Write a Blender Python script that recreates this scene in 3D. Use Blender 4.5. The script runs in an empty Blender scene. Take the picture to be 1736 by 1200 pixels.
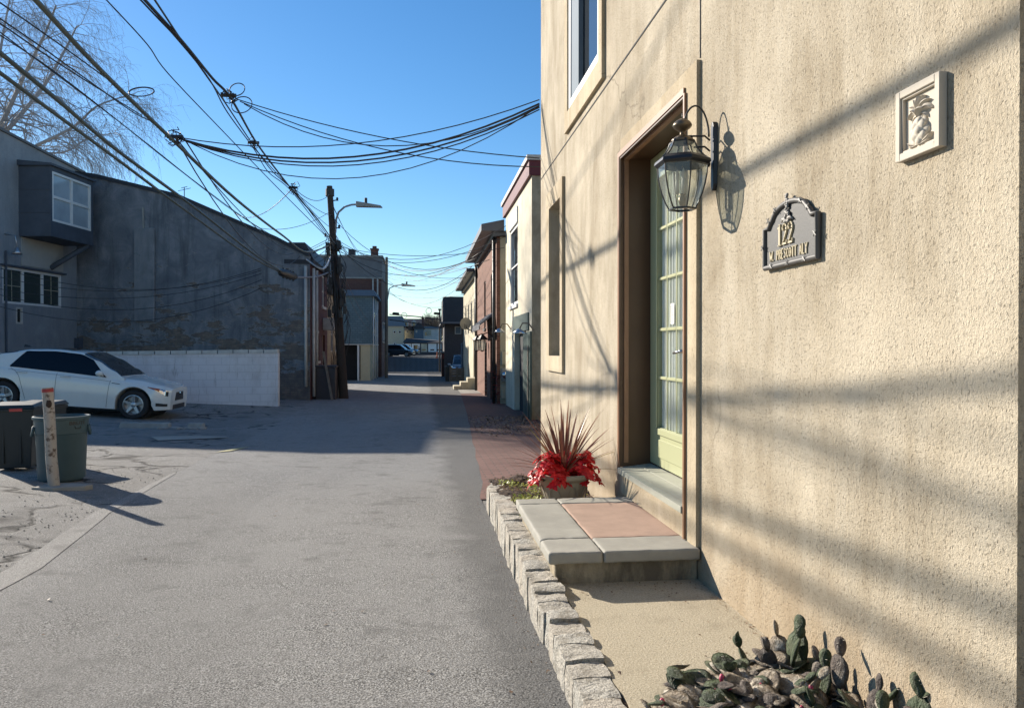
import bpy, bmesh, math, random
from mathutils import Vector, Matrix, noise as mnoise
R = math.radians
rnd = random.Random(7)
# ---------------------------------------------------------------- camera, sky, sun
F = 1300.0; W0, H0 = 1736.0, 1200.0; CZ = 1.25
YAW = math.atan(150/1300); PITCH = math.atan(-10/1300)
cam_d = bpy.data.cameras.new('camera'); cam = bpy.data.objects.new('camera', cam_d)
bpy.context.scene.collection.objects.link(cam); bpy.context.scene.camera = cam
cam.location = (0, 0, CZ); cam.rotation_euler = (R(90)+PITCH, 0, -YAW)
cam_d.sensor_width = 36; cam_d.lens = 36*F/W0; cam_d.clip_end = 5000; cam_d.clip_start = 0.05
SUN_EL, SUN_AZ = R(24.0), math.atan2(-0.69, 0.724)      # azimuth measured from +Y towards +X
TO_SUN = Vector((math.sin(SUN_AZ)*math.cos(SUN_EL), math.cos(SUN_AZ)*math.cos(SUN_EL), math.sin(SUN_EL)))
world = bpy.data.worlds.new('World'); bpy.context.scene.world = world; world.use_nodes = True
wn = world.node_tree; sky = wn.nodes.new('ShaderNodeTexSky'); sky.sky_type = 'NISHITA'; sky.sun_disc = False
sky.sun_elevation = SUN_EL; sky.sun_rotation = SUN_AZ; sky.altitude = 0; sky.air_density = 1.0; sky.dust_density = 0.1; sky.ozone_density = 3.5
bg = wn.nodes['Background']; bg.inputs['Strength'].default_value = 0.08
hs = wn.nodes.new('ShaderNodeHueSaturation'); hs.inputs['Saturation'].default_value = 1.22; wn.links.new(sky.outputs[0], hs.inputs['Color']); wn.links.new(hs.outputs[0], bg.inputs[0])
sl = bpy.data.lights.new('sun', 'SUN'); sl.energy = 5.0; sl.angle = R(0.65); sl.color = (1, 0.91, 0.79)
so = bpy.data.objects.new('sun', sl); bpy.context.scene.collection.objects.link(so)
so.rotation_euler = TO_SUN.to_track_quat('Z', 'Y').to_euler(); so.location = (-20, 20, 30)
vs = bpy.context.scene.view_settings; vs.view_transform = 'Standard'; vs.look = 'None'; vs.gamma = 1; vs.exposure = 0.95
bpy.context.scene.cycles.max_bounces = 8; bpy.context.scene.cycles.transparent_max_bounces = 16
# ---------------------------------------------------------------- pixel rays onto real planes
RM = cam.rotation_euler.to_matrix(); CAM = Vector((0, 0, CZ))
def ray(px, py): return RM @ Vector(((px-W0/2)/F, (H0/2-py)/F, -1.0))
def onX(px, py, X): d = ray(px, py); return CAM + d*(X/d.x)
def onY(px, py, Y): d = ray(px, py); return CAM + d*(Y/d.y)
def onT(px, py, t): return CAM + ray(px, py)*t
# ---------------------------------------------------------------- ground profile
def interp(tab, x):
    if x <= tab[0][0]: return tab[0][1]
    for (a, b), (c, d) in zip(tab, tab[1:]):
        if x <= c: return b+(d-b)*(x-a)/(c-a)
    return tab[-1][1]
ROAD = [(-30,1.05),(0,1.2),(2.8,1.26),(4.5,1.32),(7,1.42),(12,1.56),(20,1.69),(30,1.79),(45,1.89),(60,1.95),(80,1.75),(110,1.25),(140,.95),(2000,.9)]
KX = [(8,.058),(17,.004),(19,.004),(21.5,.05),(25,.03),(40,.0)]
K2 = [(12,0),(15.5,.078),(19,.078),(21.5,.0)]
def g(X, Y):
    z = CZ-interp(ROAD, Y)
    if X < -1.5: z += interp(KX, Y)*(-1.5-max(X, -12))
    if X < -6: z += interp(K2, Y)*(-6-max(X, -12))
    return z
# ---------------------------------------------------------------- mesh builder
C = bpy.context.scene.collection
class MB:
    def __init__(s): s.v = []; s.f = []
    def add(s, vs, fs):
        n = len(s.v); s.v += [Vector(v) for v in vs]; s.f += [tuple(i+n for i in f) for f in fs]; return s
    def quad(s, *p): return s.add(p, [tuple(range(len(p)))])
    def box(s, x0, x1, y0, y1, z0, z1):
        return s.add([(x0,y0,z0),(x1,y0,z0),(x1,y1,z0),(x0,y1,z0),(x0,y0,z1),(x1,y0,z1),(x1,y1,z1),(x0,y1,z1)],
                     [(0,3,2,1),(4,5,6,7),(0,1,5,4),(1,2,6,5),(2,3,7,6),(3,0,4,7)])
    def hexa(s, b, t):   # 4 bottom, 4 top points, counter-clockwise from above
        return s.add(list(b)+list(t), [(3,2,1,0),(4,5,6,7),(0,1,5,4),(1,2,6,5),(2,3,7,6),(3,0,4,7)])
    def tube(s, pts, r, n=6, cap=True):
        pts = [Vector(p) for p in pts]
        rr = r if isinstance(r, (list, tuple)) else [r]*len(pts)
        up = None; rings = []
        for i, p in enumerate(pts):
            d = (pts[min(i+1, len(pts)-1)]-pts[max(i-1, 0)])
            if d.length < 1e-9: d = Vector((0,0,1))
            d.normalize()
            if up is None: up = d.orthogonal().normalized()
            else:
                up = up-d*up.dot(d)
                up = up.normalized() if up.length > 1e-6 else d.orthogonal().normalized()
            w = d.cross(up)
            rings.append([p+(up*math.cos(2*math.pi*k/n)+w*math.sin(2*math.pi*k/n))*rr[i] for k in range(n)])
        vs = [q for ring in rings for q in ring]; fs = []
        for i in range(len(pts)-1):
            for k in range(n):
                fs.append((i*n+k, i*n+(k+1)%n, (i+1)*n+(k+1)%n, (i+1)*n+k))
        if cap: fs.append(tuple(range(n))[::-1]); fs.append(tuple((len(pts)-1)*n+k for k in range(n)))
        return s.add(vs, fs)
    def lathe(s, prof, n=24, c=(0,0,0), M=None, a0=0, closed=True):
        c = Vector(c); vs = []; fs = []
        for (r, z) in prof:
            for k in range(n):
                a = a0+2*math.pi*k/n; v = Vector((r*math.cos(a), r*math.sin(a), z))
                vs.append(c+(M @ v if M else v))
        for i in range(len(prof)-1):
            for k in range(n): fs.append((i*n+k, i*n+(k+1)%n, (i+1)*n+(k+1)%n, (i+1)*n+k))
        if closed:
            if prof[0][0] > 1e-5: fs.append(tuple(range(n))[::-1])
            if prof[-1][0] > 1e-5: fs.append(tuple((len(prof)-1)*n+k for k in range(n)))
        return s.add(vs, fs)
    def fbox(s, A, d, n, a0, a1, h0, h1, z0, z1):   # box in a facade frame: along d, out along n
        A = Vector((A[0], A[1], 0))
        def q(a, h, z): return A+d*a+n*h+Vector((0,0,z))
        return s.hexa([q(a0,h1,z0), q(a1,h1,z0), q(a1,h0,z0), q(a0,h0,z0)], [q(a0,h1,z1), q(a1,h1,z1), q(a1,h0,z1), q(a0,h0,z1)])
    def blob(s, c, r, seed=0, n=8, m=5, amp=.25, sc=(1,1,1)):
        vs = []; fs = []; c = Vector(c)
        for i in range(m+1):
            th = math.pi*i/m
            for k in range(n):
                ph = 2*math.pi*k/n; d = Vector((math.sin(th)*math.cos(ph), math.sin(th)*math.sin(ph), math.cos(th)))
                q = r*(1+amp*mnoise.noise(d*1.7+Vector((seed*3.1, seed*1.7, 0))))
                vs.append(c+Vector((d.x*q*sc[0], d.y*q*sc[1], d.z*q*sc[2])))
        for i in range(m):
            for k in range(n): fs.append((i*n+k, (i+1)*n+k, (i+1)*n+(k+1)%n, i*n+(k+1)%n))
        return s.add(vs, fs)
    def build(s, name, mat, parent=None, smooth=False, local=False, bevel=0, seg=2, autos=None):
        me = bpy.data.meshes.new(name)
        if not s.v: s.v = [Vector((0,0,0))]
        if local or parent is not None:
            org = Vector((0,0,0)) if local else ORG.get(parent.name, Vector((0,0,0)))
        else:
            xs = [v.x for v in s.v]; ys = [v.y for v in s.v]; zs = [v.z for v in s.v]
            org = Vector(((min(xs)+max(xs))/2, (min(ys)+max(ys))/2, min(zs)))
        me.from_pydata([v-org for v in s.v], [], s.f); me.validate()
        bm = bmesh.new(); bm.from_mesh(me)
        bmesh.ops.remove_doubles(bm, verts=bm.verts, dist=1e-5)
        bm.to_mesh(me); bm.free()
        if smooth: me.shade_smooth()
        o = bpy.data.objects.new(name, me); C.objects.link(o)
        if mat: me.materials.append(mat)
        if parent is not None: o.parent = parent; ORG[o.name] = org
        else:
            ORG[o.name] = org
            if not local: o.location = org
        if autos is not None:
            me.shade_smooth(); me.set_sharp_from_angle(angle=R(autos))
        if bevel:
            b = o.modifiers.new('b', 'BEVEL'); b.width = bevel; b.segments = seg; b.limit_method = 'ANGLE'; b.angle_limit = R(40)
        return o
ORG = {}
def T(o, label, cat, group=None):
    o['label'] = label; o['category'] = cat
    if group: o['group'] = group
    return o
def root(name, loc, label, cat, group=None, rz=0, local=False):
    o = bpy.data.objects.new(name, None); C.objects.link(o); o.location = loc; o.rotation_euler = (0,0,rz)
    o.empty_display_size = .2
    ORG[o.name] = Vector((0,0,0)) if local else Vector(loc)
    return T(o, label, cat, group)
def S(o, kind='structure'): o['kind'] = kind; return o
# ---------------------------------------------------------------- materials
class NT:
    def __init__(s, name):
        s.m = bpy.data.materials.new(name); s.m.use_nodes = True; s.t = s.m.node_tree; s.b = s.t.nodes['Principled BSDF']
        s.p = s.t.nodes.new('ShaderNodeNewGeometry').outputs['Position']
    def L(s, a, b): s.t.links.new(a, b)
    def n(s, typ, **kw):
        x = s.t.nodes.new(typ)
        for k, v in kw.items():
            if k in x.inputs.keys():
                if hasattr(v, 'is_linked') or isinstance(v, bpy.types.NodeSocket): s.L(v, x.inputs[k])
                else: x.inputs[k].default_value = v
            else: setattr(x, k, v)
        return x
    def map(s, scale=(1,1,1), rot=(0,0,0), vec=None):
        x = s.n('ShaderNodeMapping'); x.inputs['Scale'].default_value = scale; x.inputs['Rotation'].default_value = rot
        s.L(vec or s.p, x.inputs['Vector']); return x.outputs[0]
    def noise(s, scale, detail=4, rough=.6, vec=None, dist=0):
        x = s.n('ShaderNodeTexNoise'); x.inputs['Scale'].default_value = scale; x.inputs['Detail'].default_value = detail
        x.inputs['Roughness'].default_value = rough; x.inputs['Distortion'].default_value = dist
        s.L(vec or s.p, x.inputs['Vector']); return x.outputs[0]
    def vor(s, scale, vec=None, feature='F1', out=0):
        x = s.n('ShaderNodeTexVoronoi'); x.feature = feature; x.inputs['Scale'].default_value = scale
        s.L(vec or s.p, x.inputs['Vector']); return x.outputs[out]
    def ramp(s, fac, stops):
        x = s.n('ShaderNodeValToRGB'); e = x.color_ramp.elements
        while len(e) < len(stops): e.new(0.5)
        for el, (p, c) in zip(e, stops):
            el.position = p; el.color = (c[0], c[1], c[2], 1) if isinstance(c, (tuple, list)) else (c, c, c, 1)
        s.L(fac, x.inputs[0]); return x.outputs[0]
    def mix(s, fac, a, b, blend='MIX'):
        x = s.n('ShaderNodeMix', data_type='RGBA', blend_type=blend)
        for i, v in ((0, fac), (6, a), (7, b)):
            if isinstance(v, bpy.types.NodeSocket): s.L(v, x.inputs[i])
            elif i == 0: x.inputs[0].default_value = v
            else: x.inputs[i].default_value = (*v, 1) if isinstance(v, (tuple, list)) else (v, v, v, 1)
        return x.outputs[2]
    def math(s, op, a, b=0, clamp=False):
        x = s.n('ShaderNodeMath', operation=op, use_clamp=clamp)
        for i, v in ((0, a), (1, b)):
            if isinstance(v, bpy.types.NodeSocket): s.L(v, x.inputs[i])
            else: x.inputs[i].default_value = v
        return x.outputs[0]
    def sep(s, vec=None):
        x = s.n('ShaderNodeSeparateXYZ'); s.L(vec or s.p, x.inputs[0]); return x.outputs
    def comb(s, x, y, z=0):
        c = s.n('ShaderNodeCombineXYZ')
        for i, v in enumerate((x, y, z)):
            if isinstance(v, bpy.types.NodeSocket): s.L(v, c.inputs[i])
            else: c.inputs[i].default_value = v
        return c.outputs[0]
    def bump(s, h, strength=.5, dist=.01, prev=None):
        x = s.n('ShaderNodeBump'); x.inputs['Strength'].default_value = strength; x.inputs['Distance'].default_value = dist
        s.L(h, x.inputs['Height'])
        if prev: s.L(prev, x.inputs['Normal'])
        return x.outputs[0]
    def done(s, color=None, rough=.8, normal=None, metal=0, spec=.5):
        if color is not None:
            if isinstance(color, bpy.types.NodeSocket): s.L(color, s.b.inputs['Base Color'])
            else: s.b.inputs['Base Color'].default_value = (*color, 1)
        if isinstance(rough, bpy.types.NodeSocket): s.L(rough, s.b.inputs['Roughness'])
        else: s.b.inputs['Roughness'].default_value = rough
        s.b.inputs['Metallic'].default_value = metal; s.b.inputs['Specular IOR Level'].default_value = spec
        if normal: s.L(normal, s.b.inputs['Normal'])
        return s.m
def simple(name, c, rough=.6, metal=0, var=.25, vs=6, bump=0, bs=40, spec=.5, bd=.005):
    n = NT(name); nz = n.noise(vs, 5)
    col = n.mix(nz, tuple(x*(1-var) for x in c), tuple(min(1, x*(1+var)) for x in c))
    col2 = n.mix(n.ramp(n.noise(vs*.23, 6, .65), [(.42, 0.0), (.7, .6)]), col, tuple(x*(1-var*1.3) for x in c))
    nm = n.bump(n.noise(bs, 4), bump, bd) if bump else None
    return n.done(col2, rough, nm, metal, spec)
def brick(name, c1, c2, mortar, axis, bw=.21, bh=.072, dirt=.4, rot=0):
    n = NT(name); X, Y, Z = n.sep()
    v = n.comb(X, Z) if axis == 'x' else n.comb(Y, Z) if axis == 'y' else n.comb(X, Y)
    if rot: v = n.map(rot=(0,0,rot), vec=v)
    b = n.n('ShaderNodeTexBrick'); n.L(v, b.inputs['Vector']); b.inputs['Scale'].default_value = 1
    b.inputs['Brick Width'].default_value = bw; b.inputs['Row Height'].default_value = bh; b.inputs['Mortar Size'].default_value = .006 if bh < .09 else .011
    b.inputs['Mortar Smooth'].default_value = .3
    b.inputs['Color1'].default_value = (*c1, 1); b.inputs['Color2'].default_value = (*c2, 1); b.inputs['Mortar'].default_value = (*mortar, 1)
    b.inputs['Bias'].default_value = -.2
    col = n.mix(n.ramp(n.noise(1.7, 6, .7), [(.35, 0.0), (.75, dirt)]), b.outputs[0], tuple(x*.4 for x in c1))
    col = n.mix(n.math('MULTIPLY', n.noise(14, 4), .5), col, c2)
    nm = n.bump(n.math('SUBTRACT', n.noise(60, 3), n.math('MULTIPLY', b.outputs['Fac'], 1.5)), .5, .008)
    return n.done(col, .9, nm)
M = {}
def stucco(name, lo, hi, lite, big=1.0, strength=.8, low=False):
    n = NT(name)
    a = n.noise(2.2*big, 7, .62, n.map((1,1,.55)), .6)
    col = n.ramp(a, [(.32, lo), (.5, tuple((x+y)/2 for x, y in zip(lo, hi))), (.66, hi)])
    streak = n.ramp(n.noise(7, 5, .7, n.map((1,1,.16))), [(.42, 0.0), (.68, .4)])
    col = n.mix(streak, col, lite)
    col = n.mix(n.ramp(n.noise(.9, 4, .6), [(.5, 0.0), (.75, .5)]), col, tuple(x*.9 for x in lo))
    fine = n.noise(190, 4, .75, n.map((1,1,.8)))
    med = n.noise(75, 4, .7, n.map((1,1,.75)), .3)
    pits = n.ramp(n.noise(120, 3, .6, n.map((1,1,.75)), .2), [(.33, 1.0), (.42, 0.0)])
    col = n.mix(n.math('MULTIPLY', pits, .45), col, tuple(x*.45 for x in lo))
    h = n.math('ADD', n.math('MULTIPLY', fine, 1.0), n.math('MULTIPLY', med, .9))
    dirt = n.math('MULTIPLY', n.ramp(n.math('ADD', n.sep()[2], n.math('MULTIPLY', n.noise(3, 5, .7), -.5)), [(.0, .65), (.32, 0.0)]), .5 if low else 0.0)
    col = n.mix(dirt, col, (.36,.235,.12))
    spot = n.ramp(n.noise(.7, 6, .7), [(.52, 0.0), (.64, .5)]); col = n.mix(spot, col, tuple(min(1, x*1.22) for x in hi))
    cn = n.n('ShaderNodeTexNoise'); cn.inputs['Scale'].default_value = 5; cn.inputs['Detail'].default_value = 6; n.L(n.p, cn.inputs['Vector'])
    cv = n.n('ShaderNodeVectorMath', operation='MULTIPLY_ADD'); n.L(cn.outputs[1], cv.inputs[0]); cv.inputs[1].default_value = (.25,.25,.25); n.L(n.p, cv.inputs[2])
    hc = n.math('MULTIPLY', n.ramp(n.vor(.75, cv.outputs[0], 'DISTANCE_TO_EDGE'), [(.0, .8), (.006, 0.0)]), n.ramp(n.noise(.8, 2), [(.58, 0.0), (.62, .7)])); col = n.mix(hc, col, tuple(x*.35 for x in lo))
    h = n.math('SUBTRACT', h, n.math('MULTIPLY', pits, .5))
    return n.done(col, .93, n.bump(h, strength, .009), spec=.25)
M['stucco'] = stucco('tan_stucco', (.33,.27,.185), (.545,.475,.36), (.635,.575,.46), strength=.85, low=True)
M['stucco_flat'] = stucco('tan_stucco_trim', (.36,.285,.185), (.52,.44,.31), (.58,.51,.39), strength=.5)
M['stucco_pale'] = stucco('pale_stucco', (.50,.45,.34), (.70,.64,.50), (.76,.71,.58), .6, .5)
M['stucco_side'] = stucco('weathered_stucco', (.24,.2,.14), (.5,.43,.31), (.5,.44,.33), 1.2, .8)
M['stucco_grey'] = stucco('grey_stucco', (.22,.235,.25), (.31,.325,.34), (.36,.37,.38), .3, .3)
M['stucco_cream'] = stucco('cream_stucco', (.36,.32,.23), (.55,.5,.38), (.6,.55,.42), .5, .3)
def asphalt(name, base, spread, patch, crack=0, tint=(1,.98,.95), edge=False):
    n = NT(name)
    sp = n.noise(145, 4, .78); sp2 = n.vor(110)
    agg = n.ramp(sp, [(.38, tuple(base*(1-1.45*spread)*t for t in tint)), (.5, tuple(base*t for t in tint)), (.62, tuple(base*(1+2.0*spread)*t for t in tint))])
    agg = n.mix(n.ramp(n.vor(130, out=1), [(.0, 0.0), (.80, 0.0), (.93, .6)]), agg, tuple(min(.7,base*2.6)*t for t in tint))
    big = n.noise(.8, 6, .65, dist=.5)
    col = n.mix(n.ramp(big, [(.42, 0.0), (.58, .42)]), agg, tuple(patch*t for t in tint))
    col = n.mix(n.ramp(n.noise(.35, 5, .6, n.map((1.6,.35,1))), [(.45, 0.0), (.7, .35)]), col, tuple(base*.55*t for t in tint))
    blot = n.ramp(n.noise(3.3, 6, .7), [(.33, .6), (.46, 0.0)])
    col = n.mix(blot, col, tuple(base*.6*t for t in tint))
    if edge:   # oily darker band of old asphalt along the kerb
        ex = n.math('ADD', n.sep()[0], n.math('MULTIPLY', n.noise(1.6, 5, .65), .5)); col = n.mix(n.ramp(ex, [(.42, 0.0), (.62, .6)]), col, tuple(base*.38*t for t in tint))
    h = n.math('ADD', sp, n.math('MULTIPLY', sp2, -.6))
    if crack:
        dn = n.n('ShaderNodeTexNoise'); dn.inputs['Scale'].default_value = 2.2; dn.inputs['Detail'].default_value = 5; n.L(n.p, dn.inputs['Vector'])
        va = n.n('ShaderNodeVectorMath', operation='MULTIPLY_ADD'); n.L(dn.outputs[1], va.inputs[0]); va.inputs[1].default_value = (.8,.8,0); n.L(n.p, va.inputs[2])
        cr = n.vor(crack, va.outputs[0], 'DISTANCE_TO_EDGE')
        msk = n.ramp(n.noise(.7, 3), [(.46, 0.0), (.54, 1.0)])
        line = n.math('MULTIPLY', n.ramp(cr, [(.0, 1.0), (.045, 0.0)]), msk)
        col = n.mix(line, col, (.018,.017,.016)); h = n.math('SUBTRACT', h, n.math('MULTIPLY', line, 2))
    return n.done(col, .92, n.bump(h, 1.0, .009), spec=.25)
M['asphalt'] = asphalt('road_asphalt', .225, .75, .29, tint=(1,.985,.945), edge=True)
M['lot'] = asphalt('lot_asphalt', .25, .6, .18, crack=1.0, tint=(1,.965,.90))
M['gutter_conc'] = asphalt('gutter_concrete', .30, .4, .34, tint=(1,.97,.91))
M['far_shade_asphalt'] = asphalt('far_shade_asphalt', .075, .4, .06, tint=(.9,.98,1))  # blue shade over the far lot put into a darker base colour
M['edge'] = simple('concrete_edge', (.30,.285,.25), .9, var=.35, vs=9, bump=.5, bs=120)
M['conc'] = (lambda n: n.done(n.mix(n.ramp(n.noise(3.2, 6, .7), [(.5, 0.0), (.72, .6)]), n.mix(n.ramp(n.noise(110, 4, .75), [(.36, 0.0), (.62, 1.0)]), (.32,.27,.185), (.52,.455,.33)), (.25,.21,.14)), .92, n.bump(n.noise(130, 4, .7), .8, .008)))(NT('concrete_pad'))
M['conc_grey'] = simple('grey_concrete', (.32,.31,.28), .9, var=.3, vs=8, bump=.6, bs=90)
M['slab'] = simple('slab_grey', (.31,.295,.25), .85, var=.28, vs=7, bump=.35, bs=170)
M['pink'] = simple('slab_pink', (.37,.25,.185), .9, var=.25, vs=9, bump=.5, bs=200)
def granite():
    n = NT('granite_block'); oi = n.n('ShaderNodeObjectInfo'); sp = n.ramp(n.noise(130, 3, .8), [(.38, 0.0), (.60, 1.0)])
    c = n.mix(n.noise(6, 5), (.50,.475,.41), (.76,.72,.63)); c = n.mix(sp, (.20,.19,.165), c)
    c = n.mix(oi.outputs['Random'], c, n.mix(.5, c, (.50,.42,.32))); c = n.mix(n.math('MULTIPLY', n.ramp(n.noise(9, 5, .7), [(.5, 0.0), (.65, .8)]), 1), c, (.26,.23,.18))
    return n.done(c, .9, n.bump(n.math('ADD', n.noise(60, 5, .75), n.math('MULTIPLY', n.noise(16, 4), 2)), 1, .016))
M['granite'] = granite()
M['pave'] = brick('brick_paving', (.13,.055,.04), (.20,.10,.078), (.045,.04,.03), 'g', .2, .1, .5)
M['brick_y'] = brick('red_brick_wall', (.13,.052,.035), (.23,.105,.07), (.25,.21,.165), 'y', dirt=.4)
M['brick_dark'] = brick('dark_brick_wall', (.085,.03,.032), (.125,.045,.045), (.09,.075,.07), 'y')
M['brick_dark_x'] = brick('dark_brick_gable', (.12,.055,.045), (.17,.08,.06), (.13,.11,.10), 'x')
M['shingle'] = brick('blue_shingle', (.10,.16,.19), (.14,.21,.24), (.05,.08,.095), 'x', .28, .13)
def gable():
    n = NT('weathered_gable_render'); X, Y, Z = n.sep()
    b = n.n('ShaderNodeTexBrick'); n.L(n.comb(X, Z), b.inputs['Vector']); b.inputs['Scale'].default_value = 1
    b.inputs['Brick Width'].default_value = .22; b.inputs['Row Height'].default_value = .075; b.inputs['Mortar Size'].default_value = .007
    b.inputs['Color1'].default_value = (.20,.155,.125,1); b.inputs['Color2'].default_value = (.28,.225,.18,1); b.inputs['Mortar'].default_value = (.17,.15,.13,1)
    br = n.mix(n.ramp(n.noise(2.5, 6, .7), [(.4, 0.0), (.65, .7)]), b.outputs[0], (.11,.10,.095))
    gr = n.ramp(n.noise(1.3, 8, .68, dist=.8), [(.3, (.13,.14,.16)), (.5, (.20,.21,.225)), (.7, (.30,.305,.31))])
    gr = n.mix(n.ramp(n.noise(2.3, 6, .7, n.map((1,1,.12))), [(.5, 0.0), (.66, .75)]), gr, (.095,.10,.108))
    nzz = n.math('ADD', n.noise(1.5, 12, .72, n.map((.5,.5,1.5)), .2), n.math('MULTIPLY', n.math('SUBTRACT', 1.5, Z), .06)); m = nzz
    m = n.ramp(m, [(.485, 0.0), (.505, 1.0)])
    edge = n.ramp(n.math('ABSOLUTE', n.math('SUBTRACT', nzz, .478)), [(.0, .6), (.02, 0.0)])
    gr = n.mix(edge, gr, (.40,.38,.34))
    col = n.mix(m, gr, br)
    h = n.math('SUBTRACT', n.noise(25, 5), n.math('MULTIPLY', m, 1.2))
    return n.done(col, .95, n.bump(h, .7, .03), spec=.2)
M['gable'] = gable()
def whitewall():
    n = NT('whitewashed_block'); X, Y, Z = n.sep()
    b = n.n('ShaderNodeTexBrick'); n.L(n.comb(X, Z), b.inputs['Vector']); b.inputs['Scale'].default_value = 1
    b.inputs['Brick Width'].default_value = .4; b.inputs['Row Height'].default_value = .2; b.inputs['Mortar Size'].default_value = .008
    b.inputs['Color1'].default_value = (.70,.68,.69,1); b.inputs['Color2'].default_value = (.74,.72,.72,1); b.inputs['Mortar'].default_value = (.60,.58,.58,1)
    c = n.mix(n.ramp(n.noise(2.4, 8, .7, n.map((1,1,.5))), [(.44, 0.0), (.75, .5)]), b.outputs[0], (.36,.32,.29))
    c = n.mix(n.ramp(n.noise(9, 5, .7, n.map((1,1,.12))), [(.62, 0.0), (.72, .6)]), c, (.2,.18,.165))
    return n.done(c, .9, n.bump(n.noise(40, 4), .4, .01))
M['whitewall'] = whitewall()
M['white'] = simple('white_paint', (.74,.73,.70), .5, var=.1)
M['white_dirty'] = simple('dirty_white_paint', (.55,.54,.50), .6, var=.3, vs=9)
M['brown'] = simple('brown_paint', (.085,.042,.02), .45, var=.18, vs=8)
M['brown_lt'] = simple('brown_trim_paint', (.27,.14,.075), .5, var=.2, vs=10)
M['green_door'] = simple('sage_green_paint', (.40,.41,.24), .4, var=.06, vs=4)
M['green_dark'] = simple('dark_sage_paint', (.30,.36,.25), .45, var=.1)
M['sill'] = simple('weathered_sill', (.36,.36,.29), .7, var=.18, vs=14, bump=.3, bs=60)
M['black'] = simple('black_metal', (.028,.027,.026), .5, var=.3)
M['blackgloss'] = simple('black_paint', (.02,.02,.022), .35, var=.2)
M['bronze'] = simple('aged_bronze', (.16,.125,.085), .38, metal=.7, var=.3, vs=30)
M['cable'] = simple('cable_rubber', (.03,.03,.032), .55, var=.2)
M['cable_green'] = simple('weathered_cable', (.085,.105,.095), .5, var=.25)
M['cable_grey'] = simple('grey_cable', (.32,.34,.36), .5, var=.2)
M['wood_pole'] = (lambda n: n.done(n.mix(n.noise(9, 6, .7, n.map((4,4,.25))), (.028,.022,.019), (.085,.066,.052)), .95, n.bump(n.noise(30, 4, .7, n.map((4,4,.2))), .7, .02)))(NT('pole_timber'))
M['wood'] = simple('grey_timber', (.2,.16,.12), .85, var=.35, vs=10)
M['roofdark'] = simple('dark_roofing', (.05,.052,.058), .85, var=.3, vs=3)
M['roofgrey'] = simple('grey_roofing', (.17,.175,.18), .85, var=.25, vs=3)
M['gutter'] = simple('slate_fascia', (.12,.125,.14), .5, var=.2)
M['oxred'] = simple('oxblood_band', (.11,.012,.018), .6, var=.2)
M['lichen'] = simple('parapet_stone', (.55,.52,.47), .8, var=.3, vs=12)
M['curtain'] = (lambda n: n.done(n.mix(n.ramp(n.noise(30, 3, .5, n.map((1,1,.04))), [(.35, 0.0), (.65, 1.0)]), (.70,.70,.66), (.92,.92,.88)), .9))(NT('curtain_cloth'))
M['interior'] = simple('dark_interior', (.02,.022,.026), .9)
M['dkgreen'] = simple('painted_green_door', (.045,.08,.068), .5, var=.3, vs=5)
M['shutter'] = simple('dark_shutter', (.05,.045,.05), .6)
M['bluegrey'] = simple('blue_grey_siding', (.11,.15,.19), .8, var=.15)
M['slate'] = simple('bay_slate_cladding', (.075,.088,.11), .75, var=.3, vs=4, bump=.2, bs=9)
M['soffit'] = simple('beige_panel', (.42,.38,.28), .85, var=.1)
M['cream'] = simple('cream_paint', (.55,.49,.33), .8, var=.12, vs=4)
M['siding'] = (lambda n: n.done(n.mix(n.noise(5, 5), (.28,.23,.16), (.42,.35,.25)), .85, n.bump(n.math('FRACT', n.math('MULTIPLY', n.sep()[2], 7.5)), 1.0, .03)))(NT('lap_siding'))
def glassy(name, c, rough=.04, spec=.8):
    n = NT(name); return n.done(c, rough, n.bump(n.noise(1.6, 2), .05, .02), 0, spec)
M['pane'] = glassy('window_pane', (.03,.035,.04))
M['pane_sky'] = (lambda n: n.done(n.mix(n.ramp(n.noise(1.0, 3), [(.4, 0.0), (.6, 1.0)]), (.30,.36,.40), (.38,.45,.50)), .12, None, 0, .8))(NT('sky_reflection_pane'))  # pale sky reflection put into the pane's base colour
M['pane_dark'] = glassy('dark_pane', (.006,.007,.009))
M['tint'] = glassy('tinted_car_glass', (.003,.004,.008), .03, .35)
M['screen_glass'] = glassy('windscreen_glass', (.02,.03,.038), .03, 1.0)
def schlick(t):
    lw = t.nodes.new('ShaderNodeLayerWeight'); p = t.nodes.new('ShaderNodeMath'); p.operation = 'POWER'; t.links.new(lw.outputs['Facing'], p.inputs[0]); p.inputs[1].default_value = 5
    q = t.nodes.new('ShaderNodeMath'); q.operation = 'MULTIPLY_ADD'; t.links.new(p.outputs[0], q.inputs[0]); q.inputs[1].default_value = .9; q.inputs[2].default_value = .05; lw.inputs[0].default_value = .5; return q
def clear(name, tint=(.93,.95,.94), mixf=.12):
    m = bpy.data.materials.new(name); m.use_nodes = True; t = m.node_tree; t.nodes.clear()
    o = t.nodes.new('ShaderNodeOutputMaterial'); tr = t.nodes.new('ShaderNodeBsdfTransparent'); tr.inputs[0].default_value = (*tint, 1)
    gl = t.nodes.new('ShaderNodeBsdfGlossy'); gl.inputs['Roughness'].default_value = .03
    fr = schlick(t)
    mx = t.nodes.new('ShaderNodeMixShader'); t.links.new(fr.outputs[0], mx.inputs[0]); t.links.new(tr.outputs[0], mx.inputs[1]); t.links.new(gl.outputs[0], mx.inputs[2])
    t.links.new(mx.outputs[0], o.inputs[0]); return m
M['glass'] = clear('clear_glass')
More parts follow.
